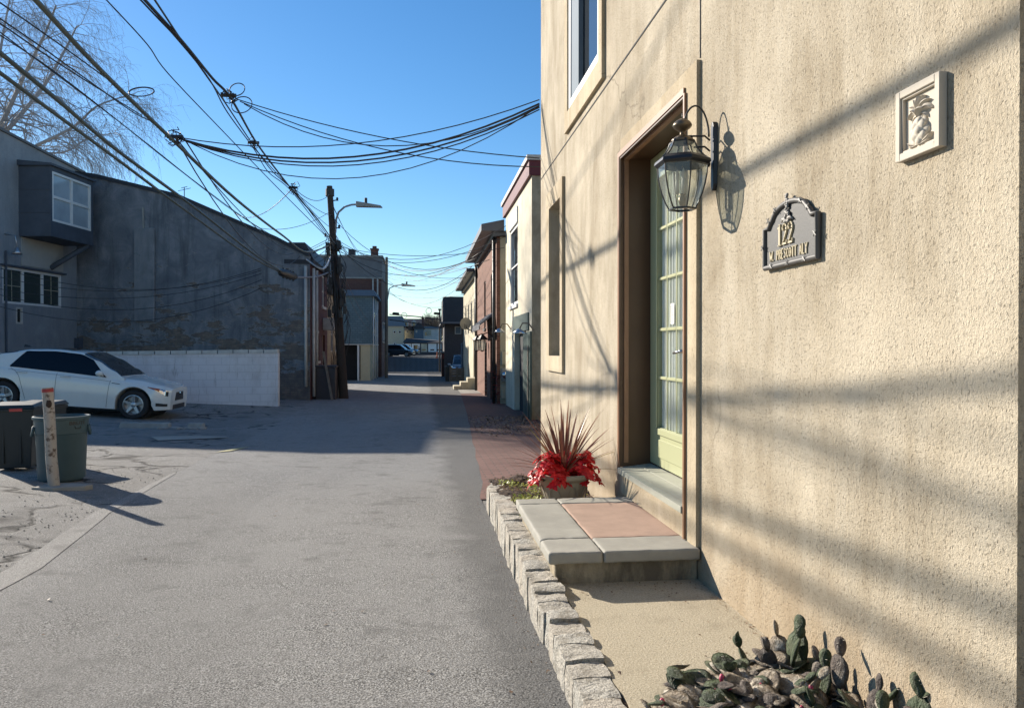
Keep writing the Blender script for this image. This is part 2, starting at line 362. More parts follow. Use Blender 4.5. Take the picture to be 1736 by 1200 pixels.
def lglass():
    m = bpy.data.materials.new('seeded_lantern_glass'); m.use_nodes = True; t = m.node_tree; t.nodes.clear()
    o = t.nodes.new('ShaderNodeOutputMaterial'); tr = t.nodes.new('ShaderNodeBsdfTransparent'); tr.inputs[0].default_value = (.80,.83,.80,1)
    gl = t.nodes.new('ShaderNodeBsdfGlossy'); gl.inputs['Roughness'].default_value = .05
    df = t.nodes.new('ShaderNodeBsdfTranslucent'); df.inputs[0].default_value = (.8,.82,.74,1)
    d2 = t.nodes.new('ShaderNodeBsdfDiffuse'); d2.inputs[0].default_value = (.7,.72,.66,1)
    fr = schlick(t)
    m0 = t.nodes.new('ShaderNodeMixShader'); m0.inputs[0].default_value = .5; t.links.new(df.outputs[0], m0.inputs[1]); t.links.new(d2.outputs[0], m0.inputs[2])
    m1 = t.nodes.new('ShaderNodeMixShader'); m1.inputs[0].default_value = .16; t.links.new(tr.outputs[0], m1.inputs[1]); t.links.new(m0.outputs[0], m1.inputs[2])
    m2 = t.nodes.new('ShaderNodeMixShader'); t.links.new(fr.outputs[0], m2.inputs[0]); t.links.new(m1.outputs[0], m2.inputs[1]); t.links.new(gl.outputs[0], m2.inputs[2])
    t.links.new(m2.outputs[0], o.inputs[0]); return m
M['lantern_glass'] = lglass()
# ---------------------------------------------------------------- ground sheets
ROWS = sorted(set([-30+i for i in range(0, 30)] + [i*.25 for i in range(0, 81)] + [20+i*.5 for i in range(0, 81)] + [60+i*2 for i in range(0, 46)] + [150, 200, 300, 500, 900, 1500, 2500]))
def sheet(name, xl, xr, Y0, Y1, off, mat, cols=(-12, -8, -6, -3.2, -1.5, 0)):
    mb = MB(); rows = sorted(set([y for y in ROWS if Y0 < y < Y1] + [Y0, Y1])); prev = None
    fl = xl if callable(xl) else (lambda y: xl); fr = xr if callable(xr) else (lambda y: xr)
    allc = list(cols); nc = len(allc)+2
    for y in rows:
        a, b = fl(y), fr(y); xs = [a]+[min(max(c, a), b) for c in allc]+[b]
        base = len(mb.v); mb.v += [Vector((x, y, g(x, y)+off)) for x in xs]
        if prev is not None:
            for i in range(nc-1):
                if xs[i+1]-xs[i] > 1e-6 or pxs[i+1]-pxs[i] > 1e-6: mb.f.append((prev+i, prev+i+1, base+i+1, base+i))
        prev = base; pxs = xs
    return S(mb.build(name, mat))
wig = lambda y, s=0, a=.03: a*mnoise.noise(Vector((y*.9, s, 0)))+a*.5*mnoise.noise(Vector((y*3.1, s, 5)))
XL = [(-30,-1.9),(4.7,-2.35),(6.5,-2.62),(9.4,-2.8),(19,-3.2),(26,-3.5),(60,-3.6)]
XR = [(-30,.52),(7.2,.54),(8.2,.64),(14,.88),(20,1.13),(30,1.45),(60,1.5)]
sheet('ground', -1500, 1500, -30, 2500, 0, M['lot'], cols=(-400,-60,-20,-12,-8,-6,-3.2,-1.5,0,.5,1.4,3,10,40,400))
sheet('alley_road', lambda y: interp(XL, y)+wig(y, 1), lambda y: interp(XR, y)+wig(y, 9, .02), -30, 59, .006, M['asphalt'])
sheet('gutter_strip', lambda y: interp(XL, y)-.02+wig(y, 1), lambda y: interp(XL, y)+.015+.13*max(0, min(1, (9-y)/4))+wig(y, 4, .01), -30, 9, .009, M['gutter_conc'], cols=())
sheet('far_car_park', -60, 60, 59.3, 121, .01, M['far_shade_asphalt'], cols=(-20,-5,5,20))
sheet('brick_paving', lambda y: interp(XR, y)-.012+wig(y, 9, .02), lambda y: 2.6, 7.15, 30, .012, M['pave'], cols=(1.4,))
sheet('pavement', lambda y: interp(XR, y)+wig(y, 9, .02), lambda y: 2.6, 30, 58, .02, M['edge'], cols=())
def patch(name, pts, mat, off=.01):
    mb = MB(); mb.quad(*[Vector((x, y, g(x, y)+off)) for x, y in pts]); return S(mb.build(name, mat))
# ---------------------------------------------------------------- facades with openings
def frame_of(A, B):
    A = Vector((A[0], A[1], 0)); B = Vector((B[0], B[1], 0)); L = (B-A).length; d = (B-A).normalized()
    return A, d, Vector((d.y, -d.x, 0)), L
def facade(mb, A, B, z0, top, holes=(), depth=.18, a_from=0, a_to=None):
    A, d, n, L = frame_of(A, B)
    if a_to is None: a_to = L
    tf = (lambda a: top) if not isinstance(top, list) else (lambda a: interp(top, a))
    us = sorted(set([a_from, a_to]+[x for h in holes for x in h[:2]]+([a for a, _ in top if a_from < a < a_to] if isinstance(top, list) else [])))
    zs = sorted(set([z0]+[x for h in holes for x in h[2:4]]))
    def P(a, z, h=0): return A+d*a+n*h+Vector((0,0,z))
    for u0, u1 in zip(us, us[1:]):
        for i, za in enumerate(zs):
            zb = zs[i+1] if i+1 < len(zs) else None
            if zb is not None and any(h[0]-1e-6 <= u0 and u1 <= h[1]+1e-6 and h[2]-1e-6 <= za and zb <= h[3]+1e-6 for h in holes): continue
            mb.quad(P(u0, za), P(u1, za), P(u1, tf(u1) if zb is None else zb), P(u0, tf(u0) if zb is None else zb))
    for h in holes:
        a0, a1, b0, b1 = h[:4]; D = -depth
        mb.quad(P(a0,b0), P(a0,b0,D), P(a0,b1,D), P(a0,b1)); mb.quad(P(a1,b0,D), P(a1,b0), P(a1,b1), P(a1,b1,D))
        mb.quad(P(a0,b0), P(a1,b0), P(a1,b0,D), P(a0,b0,D)); mb.quad(P(a0,b1,D), P(a1,b1,D), P(a1,b1), P(a0,b1))
def window(parent, A, B, h, rec=.1, fw=.05, cols=1, rows=2, fmat='white', pmat='pane', mun=.02, sill=None, name='window', label=None, fd=.05):
    A, d, n, L = frame_of(A, B); a0, a1, z0, z1 = h[:4]; mb = MB()
    mb.fbox(A, d, n, a0, a0+fw, -rec-.01, -rec+fd, z0, z1); mb.fbox(A, d, n, a1-fw, a1, -rec-.01, -rec+fd, z0, z1)
    mb.fbox(A, d, n, a0+fw, a1-fw, -rec-.01, -rec+fd, z0, z0+fw); mb.fbox(A, d, n, a0+fw, a1-fw, -rec-.01, -rec+fd, z1-fw, z1)
    for i in range(1, cols):
        a = a0+(a1-a0)*i/cols; mb.fbox(A, d, n, a-mun, a+mun, -rec-.005, -rec+fd*.8, z0+fw, z1-fw)
    for j in range(1, rows):
        z = z0+(z1-z0)*j/rows
        for i in range(cols):
            x0 = a0+fw if i == 0 else a0+(a1-a0)*i/cols+mun; x1 = a1-fw if i == cols-1 else a0+(a1-a0)*(i+1)/cols-mun
            mb.fbox(A, d, n, x0, x1, -rec-.005, -rec+fd*.7, z-mun*.9, z+mun*.9)
    if sill: mb.fbox(A, d, n, a0-.05, a1+.05, .0, .05, z0-.09, z0-.003)
    w = mb.build(name, M[fmat], parent)
    if label: w['label'] = label
    p = MB(); q = lambda a, z: A+d*a-n*rec+Vector((0,0,z))
    p.quad(q(a0,z0), q(a1,z0), q(a1,z1), q(a0,z1)); p.build('pane', M[pmat], w)
    return w
def top_and_back(mb, A, B, z0, top, thick, back=None):     # roof, back and ends of a block behind a facade
    A, d, n, L = frame_of(A, B); prof = top if isinstance(top, list) else [(0, top), (L, top)]
    def P(a, z, h): return A+d*a+(back*(-h) if back is not None and h < 0 else n*h)+Vector((0,0,z))
    for (a, z), (b, w) in zip(prof, prof[1:]): mb.quad(P(a,z,0), P(b,w,0), P(b,w,-thick), P(a,z,-thick))
    za, zb = prof[0][1], prof[-1][1]
    mb.quad(P(L,z0,-thick), P(0,z0,-thick), *[P(a, z, -thick) for a, z in prof])
    return P
def onPl(px, py, A, B, off=0):
    A, d, n, L = frame_of(A, B); r = ray(px, py); t = ((A+n*off)-CAM).dot(n)/r.dot(n)*1.0
    t = (Vector((A.x, A.y, 0))+n*off-Vector((0,0,0))).dot(n)/r.dot(n); p = CAM+r*t
    return (p-A).dot(d), p.z
# ---------------------------------------------------------------- the tan stucco house, X = 1.36
WX = 1.36
Z = lambda down: CZ-down
house = root('stucco_house', (WX, 5, 0), 'tan stucco house with a deep brown doorway, filling the right of the view', 'house')
far, near = (WX, 8.85), (WX, 1.62)                        # facade runs far -> near so that it faces the alley
a_of = lambda Y: 8.85-Y
dh = (a_of(5.13), a_of(3.82), Z(.81), Z(-1.30))
uh = (a_of(7.06), a_of(5.78), Z(-2.20), Z(-3.7))
lh = (a_of(8.10), a_of(7.44), Z(.08), Z(-1.48))
mb = MB()
facade(mb, far, near, Z(1.75), 6.6, [dh, uh, lh], .24)
# lower-left reveal, far end, near end, roof and the set-back flank beyond the near corner
mb.quad((WX,8.85,-.6), (WX,8.85,6.6), (9,8.85,6.6), (9,8.85,-.6))
mb.quad((WX,1.62,-.6), (WX+.14,1.62,-.6), (WX+.14,1.62,6.6), (WX,1.62,6.6))
mb.quad((WX+.14,1.62,-.6), (WX+.14,-6,-.6), (WX+.14,-6,6.6), (WX+.14,1.62,6.6))
mb.quad((WX,8.85,6.6), (WX,1.62,6.6), (WX+.14,1.62,6.6), (WX+.14,-6,6.6), (9,-6,6.6), (9,8.85,6.6))
mb.quad((WX+.14,-6,-.6), (9,-6,-.6), (9,-6,6.6), (WX+.14,-6,6.6))
wall = mb.build('wall', M['stucco'], house)
A, d, n, L = frame_of(far, near)
# raised render around the door, and the raised surrounds of both windows
mb = MB()
def ringbox(a0, a1, z0, z1, h, th, sides='lrtb'):
    if 'l' in sides: mb.fbox(A, d, n, a0, h[0], 0, th, z0, z1)
    if 'r' in sides: mb.fbox(A, d, n, h[1], a1, 0, th, z0, z1)
    if 't' in sides: mb.fbox(A, d, n, h[0], h[1], 0, th, h[3], z1)
    if 'b' in sides: mb.fbox(A, d, n, h[0], h[1], 0, th, z0, h[2])
ringbox(a_of(5.6), a_of(3.66), Z(.986), Z(-1.42), (dh[0]-.0, dh[1]+.0, dh[2]-.0, dh[3]), .022, 'rt')
mb.fbox(A, d, n, dh[0]+.002, dh[1], 0, .02, Z(.985), dh[2]-.035)
ringbox(a_of(7.2), a_of(5.66), Z(-2.03), 5.2, uh, .03)
ringbox(a_of(8.3), a_of(7.32), Z(.24), Z(-1.66), lh, .03)
mb.build('render_surround', M['stucco_flat'], house)
mb = MB()   # control joints cut in the render
mb.fbox(A, d, n, a_of(8.84), a_of(1.63), 0, .004, Z(-1.965), Z(-1.953)); mb.fbox(A, d, n, a_of(3.668), a_of(3.66), 0, .004, Z(-1.43), Z(-1.95)); mb.fbox(A, d, n, a_of(3.668), a_of(3.66), 0, .004, Z(-1.97), Z(-4.0))
mb.build('control_joint', M['interior'], house)
# door: brown lining, trim, leaf with fifteen lites
mb = MB()
e = .012
mb.fbox(A, d, n, dh[0]+.001, dh[0]+e, -.235, .028, dh[2], dh[3]-e); mb.fbox(A, d, n, dh[0]+.001, dh[1]-.001, -.235, .028, dh[3]-e, dh[3]-.001)
mb.fbox(A, d, n, dh[1]-e, dh[1]-.001, -.235, .028, dh[2], dh[3]-e)
mb.fbox(A, d, n, a_of(4.22), dh[1]-e, -.23, -.2, dh[2], dh[3]-e)
lin = mb.build('door_frame', M['brown'], house)
mb = MB()
mb.fbox(A, d, n, dh[0]-.035, dh[0]-.001, .0225, .034, dh[2]-.03, dh[3]+.035); mb.fbox(A, d, n, dh[0], dh[1], .0225, .034, dh[3]+.001, dh[3]+.035)
mb.fbox(A, d, n, dh[1]+.001, dh[1]+.020, .0225, .036, dh[2]-.17, dh[3]+.003)
mb.fbox(A, d, n, dh[0]+e, dh[0]+e+.012, -.03, .0, dh[2]+.03, dh[3]-e); mb.fbox(A, d, n, dh[0]+e+.012, dh[1]-e, -.03, .0, dh[3]-e-.012, dh[3]-e)
mb.build('trim', M['brown_lt'], lin)
D0, D1 = dh[0]+e+.002, a_of(4.22)
zc = [CZ+x for x in (1.12, .783, .454, .121, -.196, -.525)]
lx = [a_of(y) for y in (4.945, 4.762, 4.58, 4.40)]
mb = MB(); h0, h1 = -.225, -.185
zt = dh[3]-e-.002; zb = dh[2]+.03
mb.fbox(A, d, n, D0, lx[0], h0, h1, zb, zt); mb.fbox(A, d, n, lx[3], D1-.002, h0, h1, zb, zt)
mb.fbox(A, d, n, lx[0], lx[3], h0, h1, zc[0], zt); mb.fbox(A, d, n, lx[0], lx[3], h0, h1, zb, zc[5])
for y in (0, 1):
    for a, b in ((lx[1]-.009, lx[1]+.009), (lx[2]-.009, lx[2]+.009)): pass
for a in lx[1:3]: mb.fbox(A, d, n, a-.009, a+.009, -.195, h1-.003, zc[5], zc[0])
for z in zc[1:5]:
    for i in range(3): mb.fbox(A, d, n, lx[i]+(.009 if i else 0), lx[i+1]-(.009 if i < 2 else 0), -.195, h1-.002, z-.010, z+.010)
mb.fbox(A, d, n, lx[0]+.02, lx[3]-.02, h1, h1+.008, zb+.06, zc[5]-.075)
mb.fbox(A, d, n, lx[0]-.012, lx[3]+.012, h1, h1+.012, zc[5]-.045, zc[5]-.004)
mb.fbox(A, d, n, lx[0]-.012, lx[0]-.001, h1, h1+.01, zc[5]-.004, zc[0]+.012)
door = mb.build('door', M['green_door'], house, bevel=.003, seg=1)
p = MB(); p.fbox(A, d, n, lx[0], lx[3], -.199, -.196, zc[5], zc[0]); p.build('pane', M['glass'], door)
p = MB()
for i in range(60):                                      # pleated curtain hanging inside the panes
    a = lx[0]-.03+(lx[3]-lx[0]+.06)*i/59; b = lx[0]-.03+(lx[3]-lx[0]+.06)*(i+1)/59
    q = lambda a, i, z: A+d*a+n*(-.212+.007*math.sin(i*1.3))+Vector((0,0,z))
    p.quad(q(a,i,zc[5]-.03), q(b,i+1,zc[5]-.03), q(b,i+1,zc[0]+.05), q(a,i,zc[0]+.05))
p.build('curtain', M['curtain'], door)
p = MB(); p.fbox(A, d, n, lx[1]+.05, lx[1]+.12, -.1955, -.1945, zc[3]+.03, zc[3]+.16); notice = p.build('notice', M['white'], door)
p = MB()
for k in range(8): p.fbox(A, d, n, lx[1]+.057, lx[1]+.112-.01*(k % 3), -.1943, -.1938, zc[3]+.045+k*.013, zc[3]+.05+k*.013)
p.build('print_lines', M['conc_grey'], notice)
p = MB(); p.fbox(A, d, n, lx[3]+.03, lx[3]+.07, h1, h1+.008, Z(.0)-.09, Z(.0)+.09); p.tube([A+d*(lx[3]+.05)+n*(h1+k*.03)+Vector((0,0,Z(.02))) for k in range(3)], .012)
p.tube([A+d*(lx[3]+.05)+n*(h1+.055)+Vector((0,0,Z(.02))), A+d*(lx[3]-.06)+n*(h1+.055)+Vector((0,0,Z(.03)))], .009); p.build('door_handle', simple('brushed_steel', (.5,.5,.5), .3, 1), door, smooth=True)
mb = MB()   # threshold
mb.hexa([A+d*a+n*h+Vector((0,0,z)) for a, h, z in ((dh[0]+e+.001,.045,Z(.85)), (dh[1]-.0,.045,Z(.85)), (dh[1]-.0,-.19,Z(.85)), (dh[0]+e+.001,-.19,Z(.85)))],
        [A+d*a+n*h+Vector((0,0,z)) for a, h, z in ((dh[0]+e+.001,.045,Z(.815)), (dh[1]-.0,.045,Z(.815)), (dh[1]-.0,-.19,Z(.79)), (dh[0]+e+.001,-.19,Z(.79)))])
mb.fbox(A, d, n, dh[0]+e+.001, dh[1], -.1, -.095, Z(.80), Z(.797))
mb.build('threshold', M['sill'], house, bevel=.004)
# windows
window(house, far, near, uh, .035, .085, 1, 1, 'white', 'pane', name='window', label='tall upper window with blue glass and white frame')
window(house, far, near, lh, .16, .05, 1, 2, 'white_dirty', 'pane', name='window', label='narrow lower window in a deep reveal')
mb = MB(); mb.fbox(A, d, n, uh[0]+.002, uh[0]+.40, -.03, .004, uh[2]+.002, uh[3]); mb.fbox(A, d, n, uh[0]+.42, uh[0]+.45, -.03, .012, uh[2]+.09, uh[3]); mb.build('window_jamb', M['bluegrey'], house)
# ---------------------------------------------------------------- step, pad, bed, blocks
M['riser'] = (lambda n: n.done(n.mix(n.ramp(n.noise(5, 6, .7, n.map((1,1,.35))), [(.42, 0.0), (.62, .85)]), n.mix(n.noise(30, 4), (.30,.25,.16), (.44,.37,.26)), (.10,.085,.06)), .95, n.bump(n.noise(50, 5, .7), .8, .012)))(NT('stained_render'))
st = root('entrance_step', (.98, 4.3, Z(1.2)), 'stone entrance step with a pink centre slab below the doorway', 'step')
mb = MB(); mb.box(.635, WX-.003, 3.68, 4.93, Z(1.3), Z(1.04)); mb.build('base', M['riser'], st, bevel=.01)
zt0, zt1 = Z(1.042), Z(.985)
def slab(x0, x1, y0, y1, mat, drop=0):
    bm = bmesh.new(); bmesh.ops.create_cube(bm, size=1); hx, hy, hz = (x1-x0)/2-.0025, (y1-y0)/2-.0025, (zt1-drop-zt0)/2
    for v in bm.verts: v.co = Vector((v.co.x*2*hx, v.co.y*2*hy, v.co.z*2*hz))
    bmesh.ops.bevel(bm, geom=list(bm.edges)+list(bm.verts), offset=.013, segments=3, affect='EDGES', profile=.6)
    bmesh.ops.subdivide_edges(bm, edges=[e for e in bm.edges if e.calc_length() > .1], cuts=14, use_grid_fill=True)
    c0 = Vector(((x0+x1)/2, (y0+y1)/2, (zt0+zt1-drop)/2))
    for v in bm.verts:
        p = v.co+c0; e_ = min(hx-abs(v.co.x), hy-abs(v.co.y)); k_ = .0025 if e_ < .015 else .0005
        v.co += Vector((mnoise.noise(p*41), mnoise.noise(p*41+Vector((9,0,0))), mnoise.noise(p*37+Vector((0,9,0)))))*k_
        q_ = mnoise.noise(p*7+Vector((3,3,3)))
        if e_ < .02 and v.co.z > 0 and q_ > .38: v.co.z -= .006*(q_-.38)*8; v.co.x *= .996; v.co.y *= .996
    m = MB(); m.add([v.co+c0 for v in bm.verts], [tuple(v.index for v in f.verts) for f in bm.faces]); bm.free(); return m.build('slab', M[mat], st, autos=50)
slab(.594, .866, 3.63, 3.91, 'slab'); slab(.594, .866, 3.91, 4.80, 'slab'); slab(.594, .866, 4.80, 4.97, 'slab')
slab(.866, WX-.003, 3.63, 3.91, 'slab'); slab(.866, WX-.003, 4.80, 4.97, 'slab'); slab(.866, WX-.003, 3.91, 4.80, 'pink', .002)['label'] = 'pink centre slab'
padz = Z(1.15)
mb = MB()
N = 30
def padtop(y): return .655+.012*mnoise.noise(Vector((y*6,0,0)))
for i in range(N):
    y0 = 1.7+(3.69-1.7)*i/N; y1 = 1.7+(3.69-1.7)*(i+1)/N
    mb.quad((padtop(y0), y0, padz), (WX+.0, y0, padz), (WX+.0, y1, padz), (padtop(y1), y1, padz))
    mb.quad((padtop(y0), y0, padz-.3), (padtop(y0), y0, padz), (padtop(y1), y1, padz), (padtop(y1), y1, padz-.3))
mb.quad((.655,1.7,padz-.3), (WX,1.7,padz-.3), (WX,1.7,padz), (.655,1.7,padz))
S(mb.build('concrete_pad', M['conc']))
def soilz(x, y): return (Z(1.16)-.02*max(0, y-5)+.05*mnoise.noise(Vector((x*4, y*4, 1)))) if y > 4.9 else Z(1.165)+.03*mnoise.noise(Vector((x*4, y*4, 1)))+.02*min(0, 2.5-y)
def soil(name, x0, x1, y0, y1, nx, ny, mat):
    m = MB()
    P = [[(x0+(x1-x0)*i/nx, y0+(y1-y0)*j/ny) for i in range(nx+1)] for j in range(ny+1)]
    for row in P:
        for x, y in row: m.v.append(Vector((x, y, soilz(x, y)+.018*mnoise.noise(Vector((x*30, y*30, 3))))))
    for j in range(ny):
        for i in range(nx): a = j*(nx+1)+i; m.f.append((a, a+1, a+nx+2, a+nx+1))
    return S(m.build(name, mat))
M['soil'] = (lambda n: n.done(n.mix(n.ramp(n.vor(60, out=1), [(.2, 0.0), (.9, 1.0)]), (.022,.014,.010), (.12,.075,.05)), .95, n.bump(n.noise(80, 4), 1, .02)))(NT('bark_mulch'))
soil('planting_soil', .6, WX+.01, 4.95, 7.12, 24, 50, M['soil'])
soil('cactus_bed_soil', .6, WX+.15, 1.0, 2.66, 20, 34, M['soil'])
ked = root('granite_kerb', (.55, 4.5, 0), 'rough granite block edging between the alley and the planting beds', 'kerb')
BT = [(1.0,1.15),(2.4,1.145),(4.4,1.10),(5.5,1.14),(7.1,1.235)]
y = 1.4; k = 0; r2 = random.Random(3)
def block(cx, cy, lx_, ly, zb, ztp, rot, k):
    bm = bmesh.new(); bmesh.ops.create_cube(bm, size=1); bmesh.ops.subdivide_edges(bm, edges=bm.edges, cuts=3, use_grid_fill=True)
    for v in bm.verts:
        c = v.co.copy(); l = c.length
        c = c*(1-.075*max(0, l-.66)*2.4)
        v.co = Vector((c.x*lx_, c.y*ly, c.z*(ztp-zb)))
        nn = mnoise.noise(Vector((v.co.x*14+k*5.3, v.co.y*14, v.co.z*14+k)))
        v.co += v.co.normalized()*.011*nn
        if c.z > .35: v.co.z += .009*mnoise.noise(Vector((v.co.x*9, v.co.y*9, k*2.2)))
    M4 = Matrix.Translation((cx, cy, (zb+ztp)/2)) @ Matrix.Rotation(rot, 4, 'Z')
    vs = [M4 @ v.co for v in bm.verts]; fs = [tuple(v.index for v in f.verts) for f in bm.faces]; bm.free()
    m = MB(); m.add(vs, fs); o = m.build('block', M['granite'], ked, autos=38)
while y < 6.95:
    ly = r2.uniform(.10, .165) if y < 3.6 else r2.uniform(.085, .13)
    x = .578+.035*math.sin(max(0, y-4.6)*.5)
    if y > 6.5: x += .18*(y-6.5)
    zt_ = CZ-interp(BT, y)+r2.uniform(-.009, .009)
    block(x+r2.uniform(-.004,.004), y+ly/2, r2.uniform(.125,.15), ly-.002, g(x, y)-.08, zt_, r2.uniform(-.03,.03), k); y += ly; k += 1
for xx in (.80, .93, 1.06, 1.19, 1.3): block(xx, 7.06, .12, .12, g(xx, 7)-.08, CZ-1.235+r2.uniform(-.01,.01), r2.uniform(-.1,.1), k); k += 1
# ---------------------------------------------------------------- wall lantern
LY, LX = 3.475, WX-.158
lan = root('wall_lantern', (WX, 3.46, CZ+.7), 'eight sided black wall lantern with seeded glass beside the doorway', 'lantern')
cl = (LX, LY, 0)
def zz(py, t=3.6): return CZ+(590-py)/1300*t
def hx(r, z): return (r, z)
mb = MB(); NS = 6; a0 = math.pi/6
mb.lathe([(.0,zz(203)),(.012,zz(204)),(.027,zz(207)),(.038,zz(210)),(.0425,zz(213)),(.045,zz(215)),(.0425,zz(217)),(.036,zz(220)),(.022,zz(223.5)),(.011,zz(226)),(.011,zz(230)),(.02,zz(232)),(.036,zz(235)),(.05,zz(239)),(.056,zz(243)),(.0,zz(243.5))], 24, cl)
mb.build('finial_cap', M['bronze'], lan, smooth=True)
mb = MB()
mb.lathe([(.055,zz(240)),(.060,zz(243)),(.060,zz(245)),(.0,zz(245))], NS, cl, a0=a0)
mb.lathe([(.105,zz(268)),(.13,zz(274)),(.133,zz(279)),(.122,zz(283)),(.105,zz(284)),(.1,zz(268)),(.105,zz(268))], NS, cl, a0=a0, closed=False)
mb.lathe([(.062,zz(354)),(.066,zz(355)),(.066,zz(357)),(.05,zz(357.5)),(.05,zz(354)),(.062,zz(354))], NS, cl, a0=a0, closed=False)
prof_lo = [(.116,zz(284)),(.113,zz(300)),(.105,zz(315)),(.093,zz(330)),(.078,zz(344)),(.062,zz(355))]
prof_up = [(.058,zz(244)),(.066,zz(252)),(.082,zz(261)),(.106,zz(270))]
for k in range(NS):
    a = a0+2*math.pi*k/NS; u = Vector((math.cos(a), math.sin(a), 0))
    for pr in (prof_lo, prof_up): mb.tube([Vector(cl)+u*r+Vector((0,0,z)) for r, z in pr], .0038, 5)
mb.build('frame', M['blackgloss'], lan, autos=30)
mb = MB(); mb.lathe(prof_lo, NS, cl, a0=a0, closed=False); mb.lathe(prof_up, NS, cl, a0=a0, closed=False)
mb.build('glass', M['lantern_glass'], lan)
for k in range(3):
    a = k*2.1+.4; c = Vector(cl)+Vector((.024*math.cos(a), .024*math.sin(a), 0)); mb = MB()
    mb.lathe([(.009,zz(330)),(.009,zz(308)),(.006,zz(307)),(.012,zz(304)),(.011,zz(298)),(.003,zz(290)),(.0,zz(288))], 10, (c.x,c.y,0)); mb.build('candle_bulb', M['white_dirty'], lan, smooth=True)
mb = MB(); mb.lathe([(.0,zz(352)),(.012,zz(350)),(.02,zz(338)),(.008,zz(334)),(.02,zz(331)),(.0,zz(330))], 12, cl)
mb.tube([Vector(cl)+Vector((0,0,zz(330))), Vector(cl)+Vector((0,0,zz(284)))], .004, 6); mb.build('candle_stem', M['bronze'], lan, smooth=True)
mb = MB(); PY = 3.46   # wall plate, scroll and arms
mb.lathe([(.05,-.22),(.05,.22)], 8, (0,0,0)); mb.v = []; mb.f = []
zp0, zp1 = CZ+.735, CZ+1.055
pl = [(-.021,zp0+.03),(-.009,zp0),(.009,zp0),(.021,zp0+.03),(.021,zp1-.03),(.009,zp1),(-.009,zp1),(-.021,zp1-.03)]
f1 = [Vector((WX-.002, PY+y, z)) for y, z in pl]; f2 = [Vector((WX-.02, PY+y*.8, z)) for y, z in pl]
mb.add(f1+f2, [tuple(range(8, 16))]+[(i, (i+1) % 8, 8+(i+1) % 8, 8+i) for i in range(8)])
mb.build('back_plate', M['blackgloss'], lan, bevel=.003)
mb = MB()
sc = []
for i in range(22):
    t = i/21; a = math.pi*(1.02*t)
    sc.append((WX-.035-.0-(.062-.062*math.cos(a)), PY+(LY-PY)*t, CZ+.985+.145*math.sin(a)))
cx0, cz0 = sc[-1][0]+.024, sc[-1][2]
for i in range(1, 15):
    a = math.pi+i/14*math.pi*1.25; sc.append((cx0+.024*math.cos(a), LY, cz0+.024*math.sin(a)))
mb.tube(sc, .0045, 6)
mb.tube([(LX, LY, zz(205)+.03), (LX, LY, zz(205))], .003, 5)
for zq in (zz(233), zz(251)): mb.tube([(WX-.03, PY, zq-.02), (WX-.055, PY, zq), (LX+.012 if zq > zz(240) else LX+.055, LY, zq)], .0045, 6)
mb.tube([(WX-.03, PY, zz(281)), (LX+.1, LY, zz(278))], .012, 8)
mb.build('scroll_arm', M['blackgloss'], lan, smooth=True)
# ---------------------------------------------------------------- house number sign
def ybox(mbx, pts, x0, x1):   # polygon in (y,z) extruded along x; pts anticlockwise seen from -X
    n_ = len(pts); mbx.add([(x0, y, z) for y, z in pts]+[(x1, y, z) for y, z in pts], [tuple(range(n_))[::-1], tuple(range(n_, 2*n_))]+[(i, (i+1) % n_, n_+(i+1) % n_, n_+i) for i in range(n_)])
SY, SZ = 2.705, CZ+.315          # centre of the sign, its bottom
def sp(u, v): return (SY-u, SZ+v)   # u towards the camera (picture right)
out = [(-.205,0),(.205,0),(.205,.15),(.178,.15)]
for i in range(9): a = i/8*math.pi/2; out.append((.15+.0*a+.028*(1-math.sin(a)) , .15+.028*math.sin(a)*.9))
arc = [(.15*math.cos(a), .165+.058*math.sin(a)) for a in [math.pi*i/16 for i in range(1, 16)]]
out = [(-.205,0),(.205,0),(.205,.152),(.168,.152),(.152,.172)]+[(x*.93, z+.004) for x, z in arc]+[(-.152,.172),(-.168,.152),(-.205,.152)]
sg = root('number_sign', (WX-.01, SY, SZ), 'grey house number sign with a rounded top on the stucco wall', 'sign')
mb = MB(); ybox(mb, [sp(u, v) for u, v in out], WX-.001, WX-.012); mb.build('plate', simple('sign_grey', (.055,.055,.053), .55, var=.12, bump=.2, bs=200), sg)
mb = MB(); loop = [Vector((WX-.014, *sp(u, v))) for u, v in out]; mb.tube(loop+[loop[0]], .0105, 8)
mb.build('moulding', simple('sign_moulding', (.09,.087,.083), .55, metal=.15, var=.2), sg, autos=50)
mb = MB()
for u, v in ((-.13,.001),(0,.001),(.13,.001),(-.205,.08),(.205,.08),(-.1,.212),(.1,.212),(.155,.18),(-.155,.18)):
    y_, z_ = sp(u, v)
    for s in (-1, 1): mb.tube([(WX-.026, y_-.009, z_-.009*s), (WX-.026, y_+.009, z_+.009*s)], .0022, 5)
mb.build('ribbon_cross', simple('sign_silver', (.30,.29,.27), .6, metal=.2), sg)
gold = simple('number_gilt', (.50,.43,.28), .45, var=.08)
mb = MB()
def stroke(ps, w, x0=WX-.012, x1=WX-.019):
    for (a, b), ww in zip(zip(ps, ps[1:]), w if isinstance(w, list) else [w]*(len(ps)-1)):
        dx, dz = b[0]-a[0], b[1]-a[1]; l = math.hypot(dx, dz); nx, nz = -dz/l*ww/2, dx/l*ww/2; ex, ez = dx/l*ww*.2, dz/l*ww*.2
        ybox(mb, [sp(a[0]-nx-ex, a[1]-nz-ez), sp(b[0]-nx+ex, b[1]-nz+ez), sp(b[0]+nx+ex, b[1]+nz+ez), sp(a[0]+nx-ex, a[1]+nz-ez)], x0, x1)
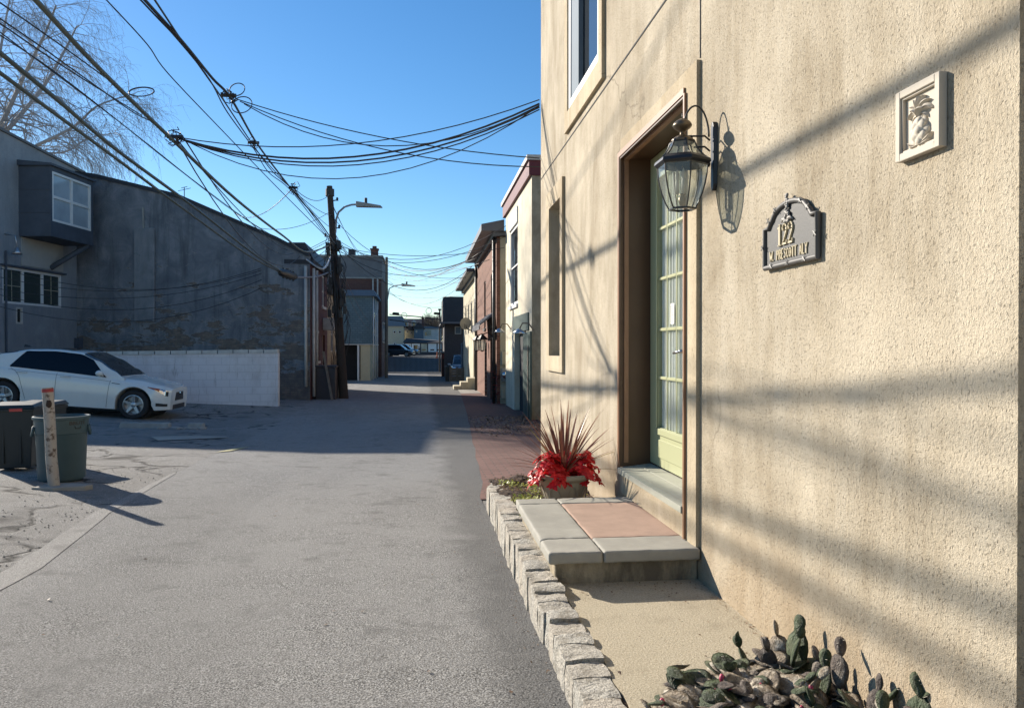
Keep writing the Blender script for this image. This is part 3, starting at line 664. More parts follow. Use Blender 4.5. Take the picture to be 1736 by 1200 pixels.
def one(u, v, w, h): stroke([(u+w*.5, v), (u+w*.5, v+h)], w*.3); stroke([(u+w*.12, v), (u+w*.88, v)], h*.035); stroke([(u+w*.5, v+h*.98), (u+w*.12, v+h*.82)], w*.12)
def two(u, v, w, h):
    c = [(.08,.72),(.06,.84),(.2,.95),(.45,1.0),(.72,.95),(.86,.82),(.84,.68),(.7,.52),(.45,.32),(.22,.14),(.08,.03)]
    stroke([(u+w*a, v+h*b) for a, b in c], [w*.16, w*.1, w*.09, w*.12, w*.18, w*.24, w*.22, w*.13, w*.11, w*.09])
    stroke([(u+w*.06, v+h*.045), (u+w*.9, v+h*.045)], h*.09); stroke([(u+w*.9, v+h*.04), (u+w*.94, v+h*.2)], w*.09)
    stroke([(u+w*.1, v+h*.72), (u+w*.2, v+h*.75)], w*.2)
one(-.092, .073, .036, .078); two(-.052, .073, .037, .078); two(-.006, .073, .037, .078)
SER = {'W': [[(0,1),(.28,0)],[(.28,0),(.5,.8)],[(.5,.8),(.72,0)],[(.72,0),(1,1)]], 'P': [[(.2,0),(.2,1)],[(.2,1),(.75,.95)],[(.75,.95),(.85,.75)],[(.85,.75),(.75,.53)],[(.75,.53),(.2,.48)]],
 'R': [[(.2,0),(.2,1)],[(.2,1),(.75,.95)],[(.75,.95),(.85,.75)],[(.85,.75),(.7,.53)],[(.7,.53),(.2,.5)],[(.5,.5),(.95,0)]], 'E': [[(.2,0),(.2,1)],[(.2,1),(.85,1)],[(.2,.5),(.7,.5)],[(.2,0),(.85,0)]],
 'S': [[(.85,.82),(.5,1)],[(.5,1),(.18,.8)],[(.18,.8),(.8,.3)],[(.8,.3),(.5,0)],[(.5,0),(.15,.18)]], 'C': [[(.88,.8),(.5,1)],[(.5,1),(.15,.7)],[(.15,.7),(.15,.3)],[(.15,.3),(.5,0)],[(.5,0),(.88,.2)]],
 'O': [[(.5,1),(.15,.7)],[(.15,.7),(.15,.3)],[(.15,.3),(.5,0)],[(.5,0),(.85,.3)],[(.85,.3),(.85,.7)],[(.85,.7),(.5,1)]], 'T': [[(.5,0),(.5,1)],[(.08,1),(.92,1)]], 'A': [[(.08,0),(.5,1)],[(.5,1),(.92,0)],[(.25,.33),(.75,.33)]],
 'L': [[(.2,0),(.2,1)],[(.2,0),(.88,0)]], 'Y': [[(.08,1),(.5,.5)],[(.5,.5),(.92,1)],[(.5,0),(.5,.5)]], '.': [[(.3,0),(.3,.1)]], ' ': []}
u = -.158
for ch in 'W. PRESCOTT ALY':
    w = {'W': .026, '.': .012, ' ': .017}.get(ch, .0205)
    for (a, b) in SER[ch]:
        vert = abs(a[0]-b[0]) < .3
        stroke([(u+w*.9*a[0], .022+.036*a[1]), (u+w*.9*b[0], .022+.036*b[1])], .0052 if vert else .0034, WX-.012, WX-.017)
    u += w
mb.build('lettering', gold, sg)
mb = MB(); r3 = random.Random(5)
for i in range(34): t = r3.random(); y_, z_ = sp(-.01+r3.uniform(-.014,.014)*(1.3-t), .155+.1*t); mb.blob((WX-.02, y_, z_), .0065, i, 6, 4)
for s in (-1, 1):
    for q in (.03, .045): y0_, z0_ = sp(-.01, .153); mb.tube([(WX-.018, y0_, z0_), (WX-.022, *sp(-.01+s*q*.6, .168)), (WX-.018, *sp(-.01+s*q, .157))], [.005,.006,.002], 6)
mb.build('pineapple_crest', simple('sign_crest', (.28,.265,.24), .6, metal=.15, var=.4, vs=60), sg, smooth=True)
# ---------------------------------------------------------------- pineapple plaque
PYc, PZ0, PZ1 = 1.957, CZ+.527, CZ+.722
pq = root('pineapple_plaque', (WX-.01, PYc, PZ0), 'pale cast plaque with a pineapple in relief high on the stucco wall', 'plaque')
mb = MB(); hw = .094; fw = .02
for (a, b, c, e_) in ((-hw, -hw+fw, PZ0, PZ1), (hw-fw, hw, PZ0, PZ1), (-hw+fw, hw-fw, PZ0, PZ0+fw), (-hw+fw, hw-fw, PZ1-fw, PZ1)): mb.box(WX-.024, WX-.001, PYc+a, PYc+b, c, e_)
for (a, b, c, e_) in ((-hw+fw, -hw+fw+.006, PZ0+fw, PZ1-fw), (hw-fw-.006, hw-fw, PZ0+fw, PZ1-fw), (-hw+fw+.006, hw-fw-.006, PZ0+fw, PZ0+fw+.006), (-hw+fw+.006, hw-fw-.006, PZ1-fw-.006, PZ1-fw)): mb.box(WX-.018, WX-.001, PYc+a, PYc+b, c, e_)
mb.box(WX-.008, WX-.0015, PYc-hw+fw+.0065, PYc+hw-fw-.0065, PZ0+fw+.0065, PZ1-fw-.0065)
cast = simple('cast_stone', (.50,.45,.37), .85, var=.08, bump=.15, bs=150)
mb.build('frame', cast, pq, bevel=.0015, seg=1)
mb = MB(); vs_ = []; nz_, na = 44, 44
zc0 = PZ0+.065
for i in range(nz_+1):
    th = math.pi*i/nz_
    for k in range(na+1):
        ph = math.pi*k/na; r_ = max(0, math.sin(th))**.8
        zrel = math.cos(th)
        q = abs(math.sin((ph*2.6+zrel*4.2)))*abs(math.sin((ph*2.6-zrel*4.2)))
        rr = .84+.26*q**.6
        vs_.append((WX-.008-.022*r_*rr*math.sin(ph), PYc+.034*r_*rr*math.cos(ph)*(1-.15*zrel), zc0+.043*zrel))
fs_ = [(i*(na+1)+k, (i+1)*(na+1)+k, (i+1)*(na+1)+k+1, i*(na+1)+k+1) for i in range(nz_) for k in range(na)]
mb.add(vs_, fs_)
def pleaf(y0, z0, y1, z1, bend, w, h, x_=.012):
    # a curved pointed leaf with a raised midrib, bending outwards
    pts = []; N_ = 10; dy, dz = y1-y0, z1-z0; L_ = math.hypot(dy, dz); px_, pz_ = -dz/L_, dy/L_
    for i in range(N_+1):
        t = i/N_; o_ = bend*L_*4*t*(1-t); pts.append((y0+dy*t+px_*o_, z0+dz*t+pz_*o_, w*max(0, math.sin(math.pi*(.12+.88*t)))**.7*(1 if t < .97 else .1)+.0004, h*(.45+.55*math.sin(math.pi*t*.9))))
    for s_ in (-1, 1):
        b0 = len(mb.v)
        for k, a in enumerate(pts):
            nx_ = pts[min(k+1, N_)]; pv = pts[max(k-1, 0)]; ty, tz = nx_[0]-pv[0], nx_[1]-pv[1]; l = math.hypot(ty, tz) or 1; ny, nz2 = -tz/l, ty/l
            mb.v += [Vector((WX-x_-a[3], a[0], a[1])), Vector((WX-x_-a[3]*.72, a[0]+ny*a[2]*s_*.6, a[1]+nz2*a[2]*s_*.6)), Vector((WX-x_+.004, a[0]+ny*a[2]*s_, a[1]+nz2*a[2]*s_))]
        for k in range(N_):
            for c_ in range(2): q_ = b0+k*3+c_; mb.f.append((q_, q_+3, q_+4, q_+1))
T0 = zc0+.040
for (dy, dz, bd, w, h, x_) in ((.03,-.012,.25,.009,.008,.010),(-.03,-.010,-.25,.009,.008,.010),(.050,.004,.32,.011,.010,.011),(-.050,.008,-.32,.011,.010,.011),(.040,.034,.22,.010,.012,.012),(-.040,.036,-.22,.010,.012,.012),(.020,.050,.10,.009,.013,.013),(-.020,.052,-.10,.009,.013,.013),(.026,.018,.3,.009,.016,.016),(-.024,.016,-.3,.009,.016,.016),(0,.056,.02,.008,.014,.014)):
    pleaf(PYc+.002, T0, PYc+dy, T0+dz, bd, w, h, x_)
for (dy, dz) in ((.050,.010),(-.050,.016),(.040,-.004),(-.042,.0),(.018,-.006),(-.018,-.006)): pleaf(PYc, PZ0+.030, PYc+dy, PZ0+.034+dz, .1 if dy < 0 else -.1, .008, .010)
mb.build('pineapple', cast, pq, smooth=True)
# ---------------------------------------------------------------- planter, spiky plant, red flowers
PC = Vector((1.0, 5.42, Z(1.145)))
pot = root('planter_urn', PC, 'round stone coloured urn planter standing in the bed behind the step', 'planter')
mb = MB(); mb.lathe([(.0,0),(.12,0),(.125,.02),(.115,.03),(.14,.08),(.165,.15),(.178,.205),(.185,.21),(.202,.222),(.208,.238),(.204,.252),(.19,.256),(.182,.25),(.176,.2),(.0,.2)], 40, PC)
for k in range(8):
    a = k*math.pi/4+.2; u = Vector((math.cos(a), math.sin(a), 0)); w = Vector((-u.y, u.x, 0)); ps = []
    for i in range(13): t = i/12*math.pi; ps.append(PC+u*(.145+.03*math.sin(t)*1.0)+w*(.042*math.cos(t))+Vector((0,0,.07+.105*math.sin(t))))
    mb.tube(ps, .0035, 5)
mb.build('pot', simple('cast_planter', (.36,.31,.23), .8, var=.22, vs=12, bump=.3, bs=60), pot, autos=40)
mb = MB(); mb.lathe([(.0,.215),(.1,.218),(.177,.21)], 20, PC, closed=False); mb.build('compost', M['soil'], pot)
def blade(mb, p, az, el, L_, w, droop, nseg=8, fold=.35):
    h = Vector((math.cos(az), math.sin(az), 0)); side = Vector((-h.y, h.x, 0)); pos = Vector(p); e_ = el; pts = []
    for i in range(nseg+1):
        t = i/nseg; ww = w*(.45+.9*t if t < .4 else .81*(1-((t-.4)/.6)**1.6))+.0006
        up = h*(-math.sin(e_))+Vector((0,0,math.cos(e_)))
        pts.append((pos.copy(), ww, up)); dirv = h*math.cos(e_)+Vector((0,0,math.sin(e_))); pos += dirv*(L_/nseg); e_ -= droop/nseg*(.3+1.4*t)
    b = len(mb.v)
    for q, ww, up in pts: mb.v += [q-side*ww+up*ww*fold, q, q+side*ww+up*ww*fold]
    for i in range(nseg):
        for k in range(2): a = b+i*3+k; mb.f.append((a, a+3, a+4, a+1))
spk = MB(); spy = MB(); r4 = random.Random(12); cc = PC+Vector((.0,0,.22))
for i in range(62):
    t = i/62; el = R(88-70*t**.8+r4.uniform(-6,6)); az = i*2.399+r4.uniform(-.3,.3)
    (spy if r4.random() < .2 and t > .4 else spk).__class__
    blade(spy if (t > .5 and i % 5 == 0) else spk, cc+Vector((math.cos(az)*.02, math.sin(az)*.02, .02)), az, el, r4.uniform(.42,.58)*(1-.15*t), r4.uniform(.009,.0135), R(8+32*t*r4.random()))
def leafmat(name, c1, c2, sc=6, rough=.45, trans=.25):
    n = NT(name); col = n.mix(n.ramp(n.noise(sc, 3), [(.35, 0.0), (.65, 1.0)]), c1, c2); n.done(col, rough)
    t = n.t.nodes.new('ShaderNodeBsdfTranslucent'); n.L(col, t.inputs[0]); mx = n.t.nodes.new('ShaderNodeMixShader'); mx.inputs[0].default_value = trans
    n.L(n.b.outputs[0], mx.inputs[1]); n.L(t.outputs[0], mx.inputs[2]); n.L(mx.outputs[0], n.t.nodes['Material Output'].inputs[0]); return n.m
M['spike'] = leafmat('bronze_blade', (.10,.035,.03), (.24,.10,.06), 14, .4, .35)
M['spike_y'] = leafmat('yellow_blade', (.35,.30,.08), (.24,.16,.05), 14)
pl_ = T(spk.build('spiky_cordyline', M['spike']), 'spiky bronze leaved plant rising from the middle of the urn', 'plant')
yb = spy.build('yellow_blade', M['spike_y'], pl_)
M['red'] = leafmat('red_bract', (.42,.004,.008), (.95,.035,.04), 14, .45, .3)
M['leafdk'] = leafmat('dark_leaf', (.02,.045,.02), (.04,.08,.03), 10)
M['leafgr'] = leafmat('yellow_green_leaf', (.20,.26,.04), (.42,.40,.08), 20)
fl = [('left', (-.115,-.09)), ('right', (.12,-.02)), ('back', (.0,.11))]
labs = ['bushy red flowers over the left rim of the urn, nearest the alley', 'bushy red flowers over the right rim of the urn, by the wall', 'red flowers at the back of the urn behind the spiky plant']
for q, (nm, (dx, dy)) in enumerate(fl):
    m = MB(); lf = MB(); rr = random.Random(20+q); c0 = cc+Vector((dx, dy, .02))
    nb = 70 if q < 2 else 34
    for i in range(nb):
        a = rr.uniform(0, 6.28); rad = .145*math.sqrt(rr.random()); c1 = c0+Vector((math.cos(a)*rad, math.sin(a)*rad, .13*(1-(rad/.145)**2)+rr.uniform(-.04,.05)))
        if q < 2 and rad > .10: c1.z -= .035
        tilt = Vector((math.cos(a)*rad*6, math.sin(a)*rad*6, .75)).normalized()
        tx = tilt.orthogonal().normalized(); ty = tilt.cross(tx); nbk = rr.randint(6, 9)
        for j in range(nbk):
            b = 6.28*j/nbk+rr.uniform(-.25,.25); u = tx*math.cos(b)+ty*math.sin(b); w = tilt.cross(u); L_ = rr.uniform(.036,.062)*(1 if j % 2 else .8); wd = L_*.34; lift = rr.uniform(-.35,.3)
            b0 = len(m.v); m.v += [c1, c1+u*L_*.45+w*wd+tilt*(L_*lift*.4+.003), c1+u*L_*.5+tilt*L_*lift*.35, c1+u*L_*.45-w*wd+tilt*(L_*lift*.4+.003), c1+u*L_+tilt*L_*(lift-.15)]
            m.f += [(b0,b0+1,b0+2),(b0,b0+2,b0+3),(b0+1,b0+4,b0+2),(b0+2,b0+4,b0+3)]
    for i in range(20):
        a = rr.uniform(0, 6.28); c1 = c0+Vector((math.cos(a)*.09, math.sin(a)*.09, rr.uniform(-.03,.0))); blade(lf, c1, a, rr.uniform(-.3,.4), rr.uniform(.05,.09), .018, .5, 4)
    o = T(m.build('red_flowers', M['red']), labs[q], 'flowers'); ORG[o.name] = o.location.copy()
    lf.build('leaf', M['leafdk'], o)
# ---------------------------------------------------------------- groundcover and litter (nobody could count them)
def scatter_leaves(name, n_, fx, mat, size, seed, up=(.1, 1.0), par=None):
    m = MB(); rr = random.Random(seed)
    for i in range(n_):
        p = fx(rr)
        if p is None: continue
        a = rr.uniform(0, 6.28); s = rr.uniform(*size); e_ = rr.uniform(*up); u = Vector((math.cos(a)*math.cos(e_), math.sin(a)*math.cos(e_), math.sin(e_))); w = Vector((-math.sin(a), math.cos(a), rr.uniform(-.4,.4)))
        b = len(m.v); m.v += [p, p+u*s*.5+w*s*.3, p+u*s, p+u*s*.5-w*s*.3]; m.f += [(b, b+1, b+2), (b, b+2, b+3)]
    return m.build(name, mat)
def gc(rr):
    cx, cy = rr.choice([(.74,6.45),(.85,6.0),(.73,5.6),(.95,6.5),(.70,5.1),(.8,5.75),(1.15,5.95),(.7,5.35)]); x, y = rr.gauss(cx, .06), rr.gauss(cy, .09)
    if x < .63 or x > 1.34 or y < 4.99 or y > 6.98: return None
    return Vector((x, y, soilz(x, y)+.015+rr.random()*.04))
S(scatter_leaves('groundcover', 900, gc, M['leafgr'], (.015,.034), 3), 'stuff')
M['litter'] = leafmat('dry_leaf', (.12,.07,.04), (.30,.2,.12), 9)
def twg(rr):
    y = rr.uniform(1.8, 9); x = rr.uniform(interp(XL,y)+.2, .4); return Vector((x, y, g(x,y)+.012))
S(scatter_leaves('twigs_and_leaf_bits', 60, twg, M['litter'], (.008,.03), 24, (-.1,.2)), 'stuff')
def lit(rr):
    x, y = rr.uniform(.63,1.34), rr.uniform(4.99,6.98); return Vector((x, y, soilz(x, y)+.012))
S(scatter_leaves('bark_chips', 2600, lit, M['litter'], (.012,.035), 4, (-.2,.5)), 'stuff')
def lit2(rr):
    y = rr.uniform(13.5, 18.5); x = rr.choice([rr.uniform(1.0,2.4), 2.4-abs(rr.gauss(0,.4))]); return Vector((x, y, g(x,y)+.02))
S(scatter_leaves('dead_ivy', 1200, lit2, M['litter'], (.03,.08), 5, (-.1,.6)), 'stuff')
# ---------------------------------------------------------------- prickly pears
def pad(m, p, az, el, roll, L_, w, th=.010, seed=0, wr=.0):
    u = Vector((math.cos(az)*math.cos(el), math.sin(az)*math.cos(el), math.sin(el))); s0 = Vector((-math.sin(az), math.cos(az), 0)); n0 = u.cross(s0)
    s = s0*math.cos(roll)+n0*math.sin(roll); nn = u.cross(s); na_, nr = 14, 3; b = len(m.v); c = Vector(p)+u*L_*.5
    for side in (1, -1):
        for r_ in range(nr):
            q = r_/nr
            for k in range(na_):
                a = 2*math.pi*k/na_; ex = math.cos(a); ey = math.sin(a); wid = w*(.5+.10*ex)
                x = ex*L_*.5*q; y_ = ey*wid*q; bump = th*(1-q*q*.8)*side+wr*mnoise.noise(Vector((x*34+seed, y_*34, seed)))*.018
                m.v.append(c+u*x+s*y_+nn*(bump+.12*w*(q*ex)**2*math.sin(seed*3)))
    for k in range(na_):
        a = 2*math.pi*k/na_; wid = w*(.5+.10*math.cos(a)); m.v.append(c+u*math.cos(a)*L_*.5+s*math.sin(a)*wid+nn*(.12*w*math.cos(a)**2*math.sin(seed*3)))
    R0 = b+2*nr*na_
    for si in range(2):
        o_ = b+si*nr*na_
        for r_ in range(nr):
            for k in range(na_):
                i0 = o_+r_*na_+k; i1 = o_+r_*na_+(k+1) % na_; j0 = (o_+(r_+1)*na_+k) if r_ < nr-1 else R0+k; j1 = (o_+(r_+1)*na_+(k+1) % na_) if r_ < nr-1 else R0+(k+1) % na_
                m.f.append((i0, i1, j1, j0) if si else (i0, j0, j1, i1))
    return Vector(p)+u*L_
def cactmat(name, a_, b_, c_):
    n = NT(name); nz = n.noise(16, 6, .7); col = n.ramp(nz, [(.35, a_), (.5, b_), (.66, c_)])
    ar = n.ramp(n.vor(75), [(.0, 1.0), (.16, 0.0)]); col = n.mix(n.math('MULTIPLY', ar, .7), col, (.42,.36,.25))
    return n.done(col, .6, n.bump(n.math('ADD', n.math('ADD', n.noise(60, 5, .7, None, 1.5), n.noise(28, 3, .6, n.map((1,1,.4)), 2.0)), n.math('MULTIPLY', ar, 1.0)), 1.0, .014))
M['cact'] = cactmat('cactus_green', (.022,.038,.013), (.05,.075,.03), (.12,.135,.07))
M['cactdry'] = cactmat('cactus_withered', (.07,.05,.035), (.26,.205,.14), (.58,.53,.43))
M['cactpurple'] = cactmat('cactus_purple', (.045,.032,.027), (.11,.085,.068), (.26,.22,.17))
M['spine'] = simple('cactus_spine', (.62,.56,.44), .7)
M['magenta'] = simple('cactus_fruit', (.45,.04,.10), .5)
def cactus(label, spec, n_flat, area, seed, upright):
    rr = random.Random(seed); gm, dm, pm, fm, sm_ = MB(), MB(), MB(), MB(), MB()
    def sz(x, y): return soilz(x, y)+.01
    for i in range(int(n_flat*1.5)):
        x, y = rr.uniform(area[0], area[1]), rr.uniform(area[2], area[3]); lim = .68 if y < 2.32 else .68+(y-2.32)*1.9
        if x < lim: continue
        hgt = rr.uniform(-.01,.035)+.05*(x-.6)
        m = rr.choice([gm, dm, dm, pm, dm]); L_ = rr.uniform(.05,.125); tip = pad(m, (x, y, sz(x,y)+hgt), rr.uniform(0,6.28), rr.uniform(-.2,.22 if y > 2.35 else .45), rr.uniform(-.6,.6), L_*1.1, L_*rr.uniform(.7,1.05), .0035, rr.random()*9, .55)
        if rr.random() < .35: pad(rr.choice([gm, dm, pm]), tip, rr.uniform(0,6.28), rr.uniform(-.15,.35), rr.uniform(-.5,.5), L_*.7, L_*.5, .006, rr.random()*9, .3)
        if rr.random() < .06: fm.blob(tip, .009, i, 6, 4, sc=(1,1,1.6))
    for (x, y, h_, L_, az, el, kind) in upright:
        z = sz(x, y)+h_; L_ *= .86; m = {'g': gm, 'd': dm, 'p': pm}[kind]; tip = pad(m, (x, y, z), az, el, rr.uniform(-.3,.3), L_, L_*.62, .010, rr.random()*9, .2)
        for q in range(rr.randint(1, 2)): pad(m, tip-Vector((0,0,.01)), az+rr.uniform(-1.5,1.5), rr.uniform(.7,1.5), rr.uniform(-.4,.4), L_*rr.uniform(.4,.6), L_*.33, .008, rr.random()*9, .2)
    for src in (gm, dm, pm):
        for q in range(0, len(src.v), 5):
            if rr.random() < .45:
                p_ = src.v[q]; dv = Vector((rr.gauss(0,1), rr.gauss(0,1), abs(rr.gauss(0,1))+.2)).normalized(); L_ = rr.uniform(.006,.018); w_ = dv.orthogonal().normalized()*.0006
                b_ = len(sm_.v); sm_.v += [p_-w_, p_+w_, p_+dv*L_]; sm_.f.append((b_, b_+1, b_+2))
    o = T(gm.build('prickly_pear', M['cact'], smooth=True), label, 'cactus', 'prickly pears in the bed by the wall'); ORG[o.name] = o.location.copy()
    if dm.v: dm.build('withered_pad', M['cactdry'], o, smooth=True)
    if pm.v: pm.build('purple_pad', M['cactpurple'], o, smooth=True)
    if fm.v: fm.build('fruit', M['magenta'], o, smooth=True)
    S(sm_.build('spines', M['spine'], o), 'stuff')
cactus('prickly pear with the tallest pointed pads, nearest the entrance step', None, 46, (.92,1.33,2.42,2.66), 31, [(1.26,2.60,.0,.15,1.2,1.35,'d'),(1.28,2.52,.03,.17,.6,1.45,'g'),(1.16,2.60,.0,.13,2.6,1.1,'g'),(1.2,2.55,.02,.12,4,1.2,'p'),(1.25,2.50,.06,.14,-.8,1.3,'g'),(1.1,2.52,.0,.12,3.6,.7,'g')])
cactus('prickly pear with a purple pad leaning against the wall, middle of the bed', None, 50, (.86,1.34,2.20,2.42), 32, [(1.27,2.34,.0,.14,.3,1.35,'g'),(1.29,2.26,.08,.13,.2,1.5,'p'),(1.22,2.32,.02,.12,-1.2,1.2,'d'),(1.30,2.38,.03,.11,1.2,1.3,'p'),(1.18,2.28,.0,.13,.9,1.2,'g')])
cactus('prickly pear with one wrinkled pale green pad, right part of the bed', None, 50, (.84,1.34,1.98,2.20), 33, [(1.27,2.13,.0,.17,-.5,1.1,'g'),(1.31,2.10,.05,.12,.5,1.35,'p'),(1.2,2.16,.0,.12,2,1.1,'g'),(1.3,2.02,.0,.12,.8,1.2,'d')])
cactus('mat of flat withered prickly pear pads nearest the granite kerb', None, 240, (.63,1.08,1.98,2.58), 34, [(.80,2.28,.0,.09,2.5,.7,'g')])
cactus('prickly pear with one dark rounded pad at the far right end of the bed', None, 70, (.8,1.40,1.45,1.98), 35, [(1.32,1.93,.05,.17,.3,1.35,'g'),(1.24,1.95,.05,.14,1,.8,'g'),(1.30,1.80,.05,.15,2,1.0,'p')])
# ---------------------------------------------------------------- bins, post, wheel stop
bp = onT(105, 816, 7.75); bp.z = g(bp.x, bp.y)
bin_ = root('round_bin', bp, 'round grey green plastic rubbish bin without a lid beside the post', 'bin')
M['bin'] = simple('grey_green_plastic', (.04,.078,.09), .5, var=.22, vs=7, bump=.1, bs=60); M['cart'] = simple('dark_plastic', (.014,.022,.026), .45, var=.25, vs=4)
mb = MB(); mb.lathe([(0,.0),(.20,.0),(.215,.015),(.238,.38),(.243,.50),(.262,.52),(.268,.62),(.27,.665),(.284,.67),(.287,.685),(.284,.7),(.27,.702),(.262,.69),(.235,.03),(0,.03)], 44, bp)
mb.build('body', M['bin'], bin_, autos=35)
for s in (-1, 1):
    mb = MB(); u = Vector((math.cos(.35), math.sin(.35), 0))*s; w = Vector((-u.y, u.x, 0)); c = bp+u*.262
    mb.tube([c-w*.07+Vector((0,0,.60)), c-w*.065+u*.018+Vector((0,0,.50)), c+w*.065+u*.018+Vector((0,0,.50)), c+w*.07+Vector((0,0,.60))], [.014,.017,.017,.014], 8); mb.build('handle', M['bin'], bin_, smooth=True)
def text(txt, size, mat, parent, loc, rot, ext=.001, sx=1, name='lettering', curve=None):
    cu = bpy.data.curves.new('t', 'FONT'); cu.body = txt; cu.size = size; cu.extrude = ext; cu.align_x = 'CENTER'; cu.offset = size*.02
    o = bpy.data.objects.new('t', cu); dg = bpy.context.evaluated_depsgraph_get(); me = bpy.data.meshes.new_from_object(o.evaluated_get(dg)); bpy.data.objects.remove(o)
    q = bpy.data.objects.new(name, me); C.objects.link(q); me.materials.clear(); me.materials.append(mat)
    Mx = Matrix.LocRotScale(Vector(loc)-ORG.get(parent.name, Vector((0,0,0))), rot, Vector((sx, 1, 1)))
    for v in me.vertices:
        c = v.co.copy()
        if curve: a = c.x*sx/curve; c = Vector((math.sin(a)*curve/sx, c.y, c.z-(1-math.cos(a))*curve))
        v.co = Mx @ c
    q.parent = parent; return q
from mathutils import Euler
av = math.atan2(-bp.y, -bp.x)+.62; pr = bp+Vector((math.cos(av)*.2695, math.sin(av)*.2695, .615))
text('BRUTE', .052, M['black'], bin_, pr, Euler((R(90), 0, av+R(90))), .0015, 1.25, curve=.27)
mb = MB(); w = Vector((-math.sin(av), math.cos(av), 0)); u = Vector((math.cos(av), math.sin(av), 0)); b0 = pr+Vector((0,0,-.03))
mb.tube([b0-w*.035+Vector((0,0,.012)), b0-w*.03-Vector((0,0,.012)), b0+w*.03-Vector((0,0,.012)), b0+w*.035+Vector((0,0,.012))], .004, 5); mb.build('emblem', M['black'], bin_)
bin_.scale = (.9,.9,.93)
def cart(px, py, t, rz, label, tag_red):
    p = onT(px, py, t); p.z = g(p.x, p.y); r_ = root('wheeled_bin', p, label, 'bin', 'black wheeled bins', rz, local=True); hb, ht = .21, .27
    m = MB(); m.hexa([(-.21,-.22,.05),(.21,-.22,.05),(.21,.22,.05),(-.21,.22,.05)], [(-.25,-.28,.90),(.25,-.28,.90),(.25,.28,.90),(-.25,.28,.90)])
    m.hexa([(-.262,-.292,.86),(.262,-.292,.86),(.262,.292,.86),(-.262,.292,.86)], [(-.266,-.296,.90),(.266,-.296,.90),(.266,.296,.90),(-.266,.296,.90)])
    for x in (-.1,.1): m.box(x-.012, x+.012, -.262, -.22, .12, .8)
    m.build('body', M['cart'], r_, local=True, bevel=.02)
    m = MB(); m.hexa([(-.28,-.31,.905),(.28,-.31,.905),(.28,.31,.905),(-.28,.31,.905)], [(-.25,-.27,.955),(.25,-.27,.955),(.25,.25,.975),(-.25,.25,.975)]); m.build('lid', M['cart'], r_, local=True, bevel=.015)
    m = MB(); m.tube([(-.2,.33,.93),(.2,.33,.93)], .016, 8); m.build('handle', M['cart'], r_, local=True)
    for s in (-1, 1):
        m = MB(); m.lathe([(0,-.03),(.07,-.03),(.095,-.022),(.1,0),(.095,.022),(.07,.03),(0,.03)], 20, (s*.2,.2,.1), Matrix.Rotation(R(90), 3, 'Y')); m.build('wheel', M['black'], r_, local=True, autos=35)
    if tag_red: m = MB(); m.box(-.02, .13, -.2985, -.293, .865, .905); m.build('sticker', simple('red_sticker', (.45,.06,.05), .5), r_, local=True)
    r_.scale = (.80,.80,.75); return r_
cart(30, 801, 8.35, R(12), 'black wheeled bin with a red sticker under its lid, left of the round bin', True)
cart(66, 792, 8.9, R(-6), 'black wheeled bin mostly hidden behind the round grey green bin', False)
pp = onT(92, 824, 7.25); pp.z = g(pp.x, pp.y)
post = root('marker_post', pp, 'battered pale metal post with a red band at the top, in front of the bins', 'post')
M['postw'] = (lambda n: n.done(n.mix(n.ramp(n.noise(16, 6, .7), [(.53, 0.0), (.62, 1.0)]), n.mix(n.noise(9, 6, .7, n.map((1,1,.3))), (.22,.18,.145), (.50,.45,.385)), (.10,.065,.045)), .6, n.bump(n.noise(30, 4), .4, .01)))(NT('rusty_white_paint'))
mb = MB(); tp = pp+Vector((-.065,.02,.95)); mb.tube([pp, pp.lerp(tp, .3)+Vector((-.008,0,0)), pp.lerp(tp,.6), tp], [.050,.049,.048,.048], 18); mb.build('pipe', M['postw'], post, smooth=False, autos=40)
mb = MB(); mb.tube([pp.lerp(tp,.955), pp.lerp(tp,.99)], .050, 18); mb.build('red_band', simple('red_paint', (.35,.04,.04), .6), post, autos=40)
mb = MB(); dx = pp.lerp(tp,.84); mb.blob(dx+Vector((.018,-.038,0)), .03, 3, sc=(.9,.6,1.4)); mb.build('rust_hole', simple('rust_brown', (.05,.03,.02), .9), post, smooth=True)
mb = MB(); fp = [(-.16,-.10),(.05,-.14),(.30,-.06),(.34,.02),(.1,.13),(-.1,.1)]; nfp = len(fp)
mb.add([pp+Vector((x, y, -.02)) for x, y in fp]+[pp+Vector((x, y, .03)) for x, y in fp], [tuple(range(nfp, 2*nfp))]+[(i, (i+1) % nfp, nfp+(i+1) % nfp, nfp+i) for i in range(nfp)]); mb.build('footing', M['edge'], post, bevel=.01)
def stop(px0, px1, py, t, label, rz=0):
    a = onT(px0, py, t); b = onT(px1, py+1, t*1.0); m = MB(); d_ = (b-a); d_.z = 0; L_ = d_.length; d_.normalize(); n_ = Vector((d_.y, -d_.x, 0)); zb = g(a.x, a.y)-.02; zb2 = g(b.x, b.y)-.02
    def q(x, h, z): return Vector((a.x, a.y, 0))+d_*x+n_*h+Vector((0,0,z+(zb2-zb)*x/L_+zb))
    m.hexa([q(0,.08,0), q(L_,.08,0), q(L_,-.08,0), q(0,-.08,0)], [q(.03,.05,.13), q(L_-.03,.055,.12), q(L_-.02,-.05,.13), q(.02,-.05,.13)])
    return T(m.build('wheel_stop', M['conc_grey'], bevel=.012), label, 'wheel stop', 'broken wheel stops')
stop(203, 290, 717, 15.2, 'long piece of concrete wheel stop by the front wheel of the white car'); stop(318, 347, 718, 15.2, 'short broken end piece of the concrete wheel stop')
def rub(rr):
    p = onT(rr.uniform(262, 345), 719, 15.0); x, y = p.x, p.y+rr.uniform(-.12,.25); return Vector((x, y, g(x,y)+.01))
mb = MB(); rr = random.Random(4)
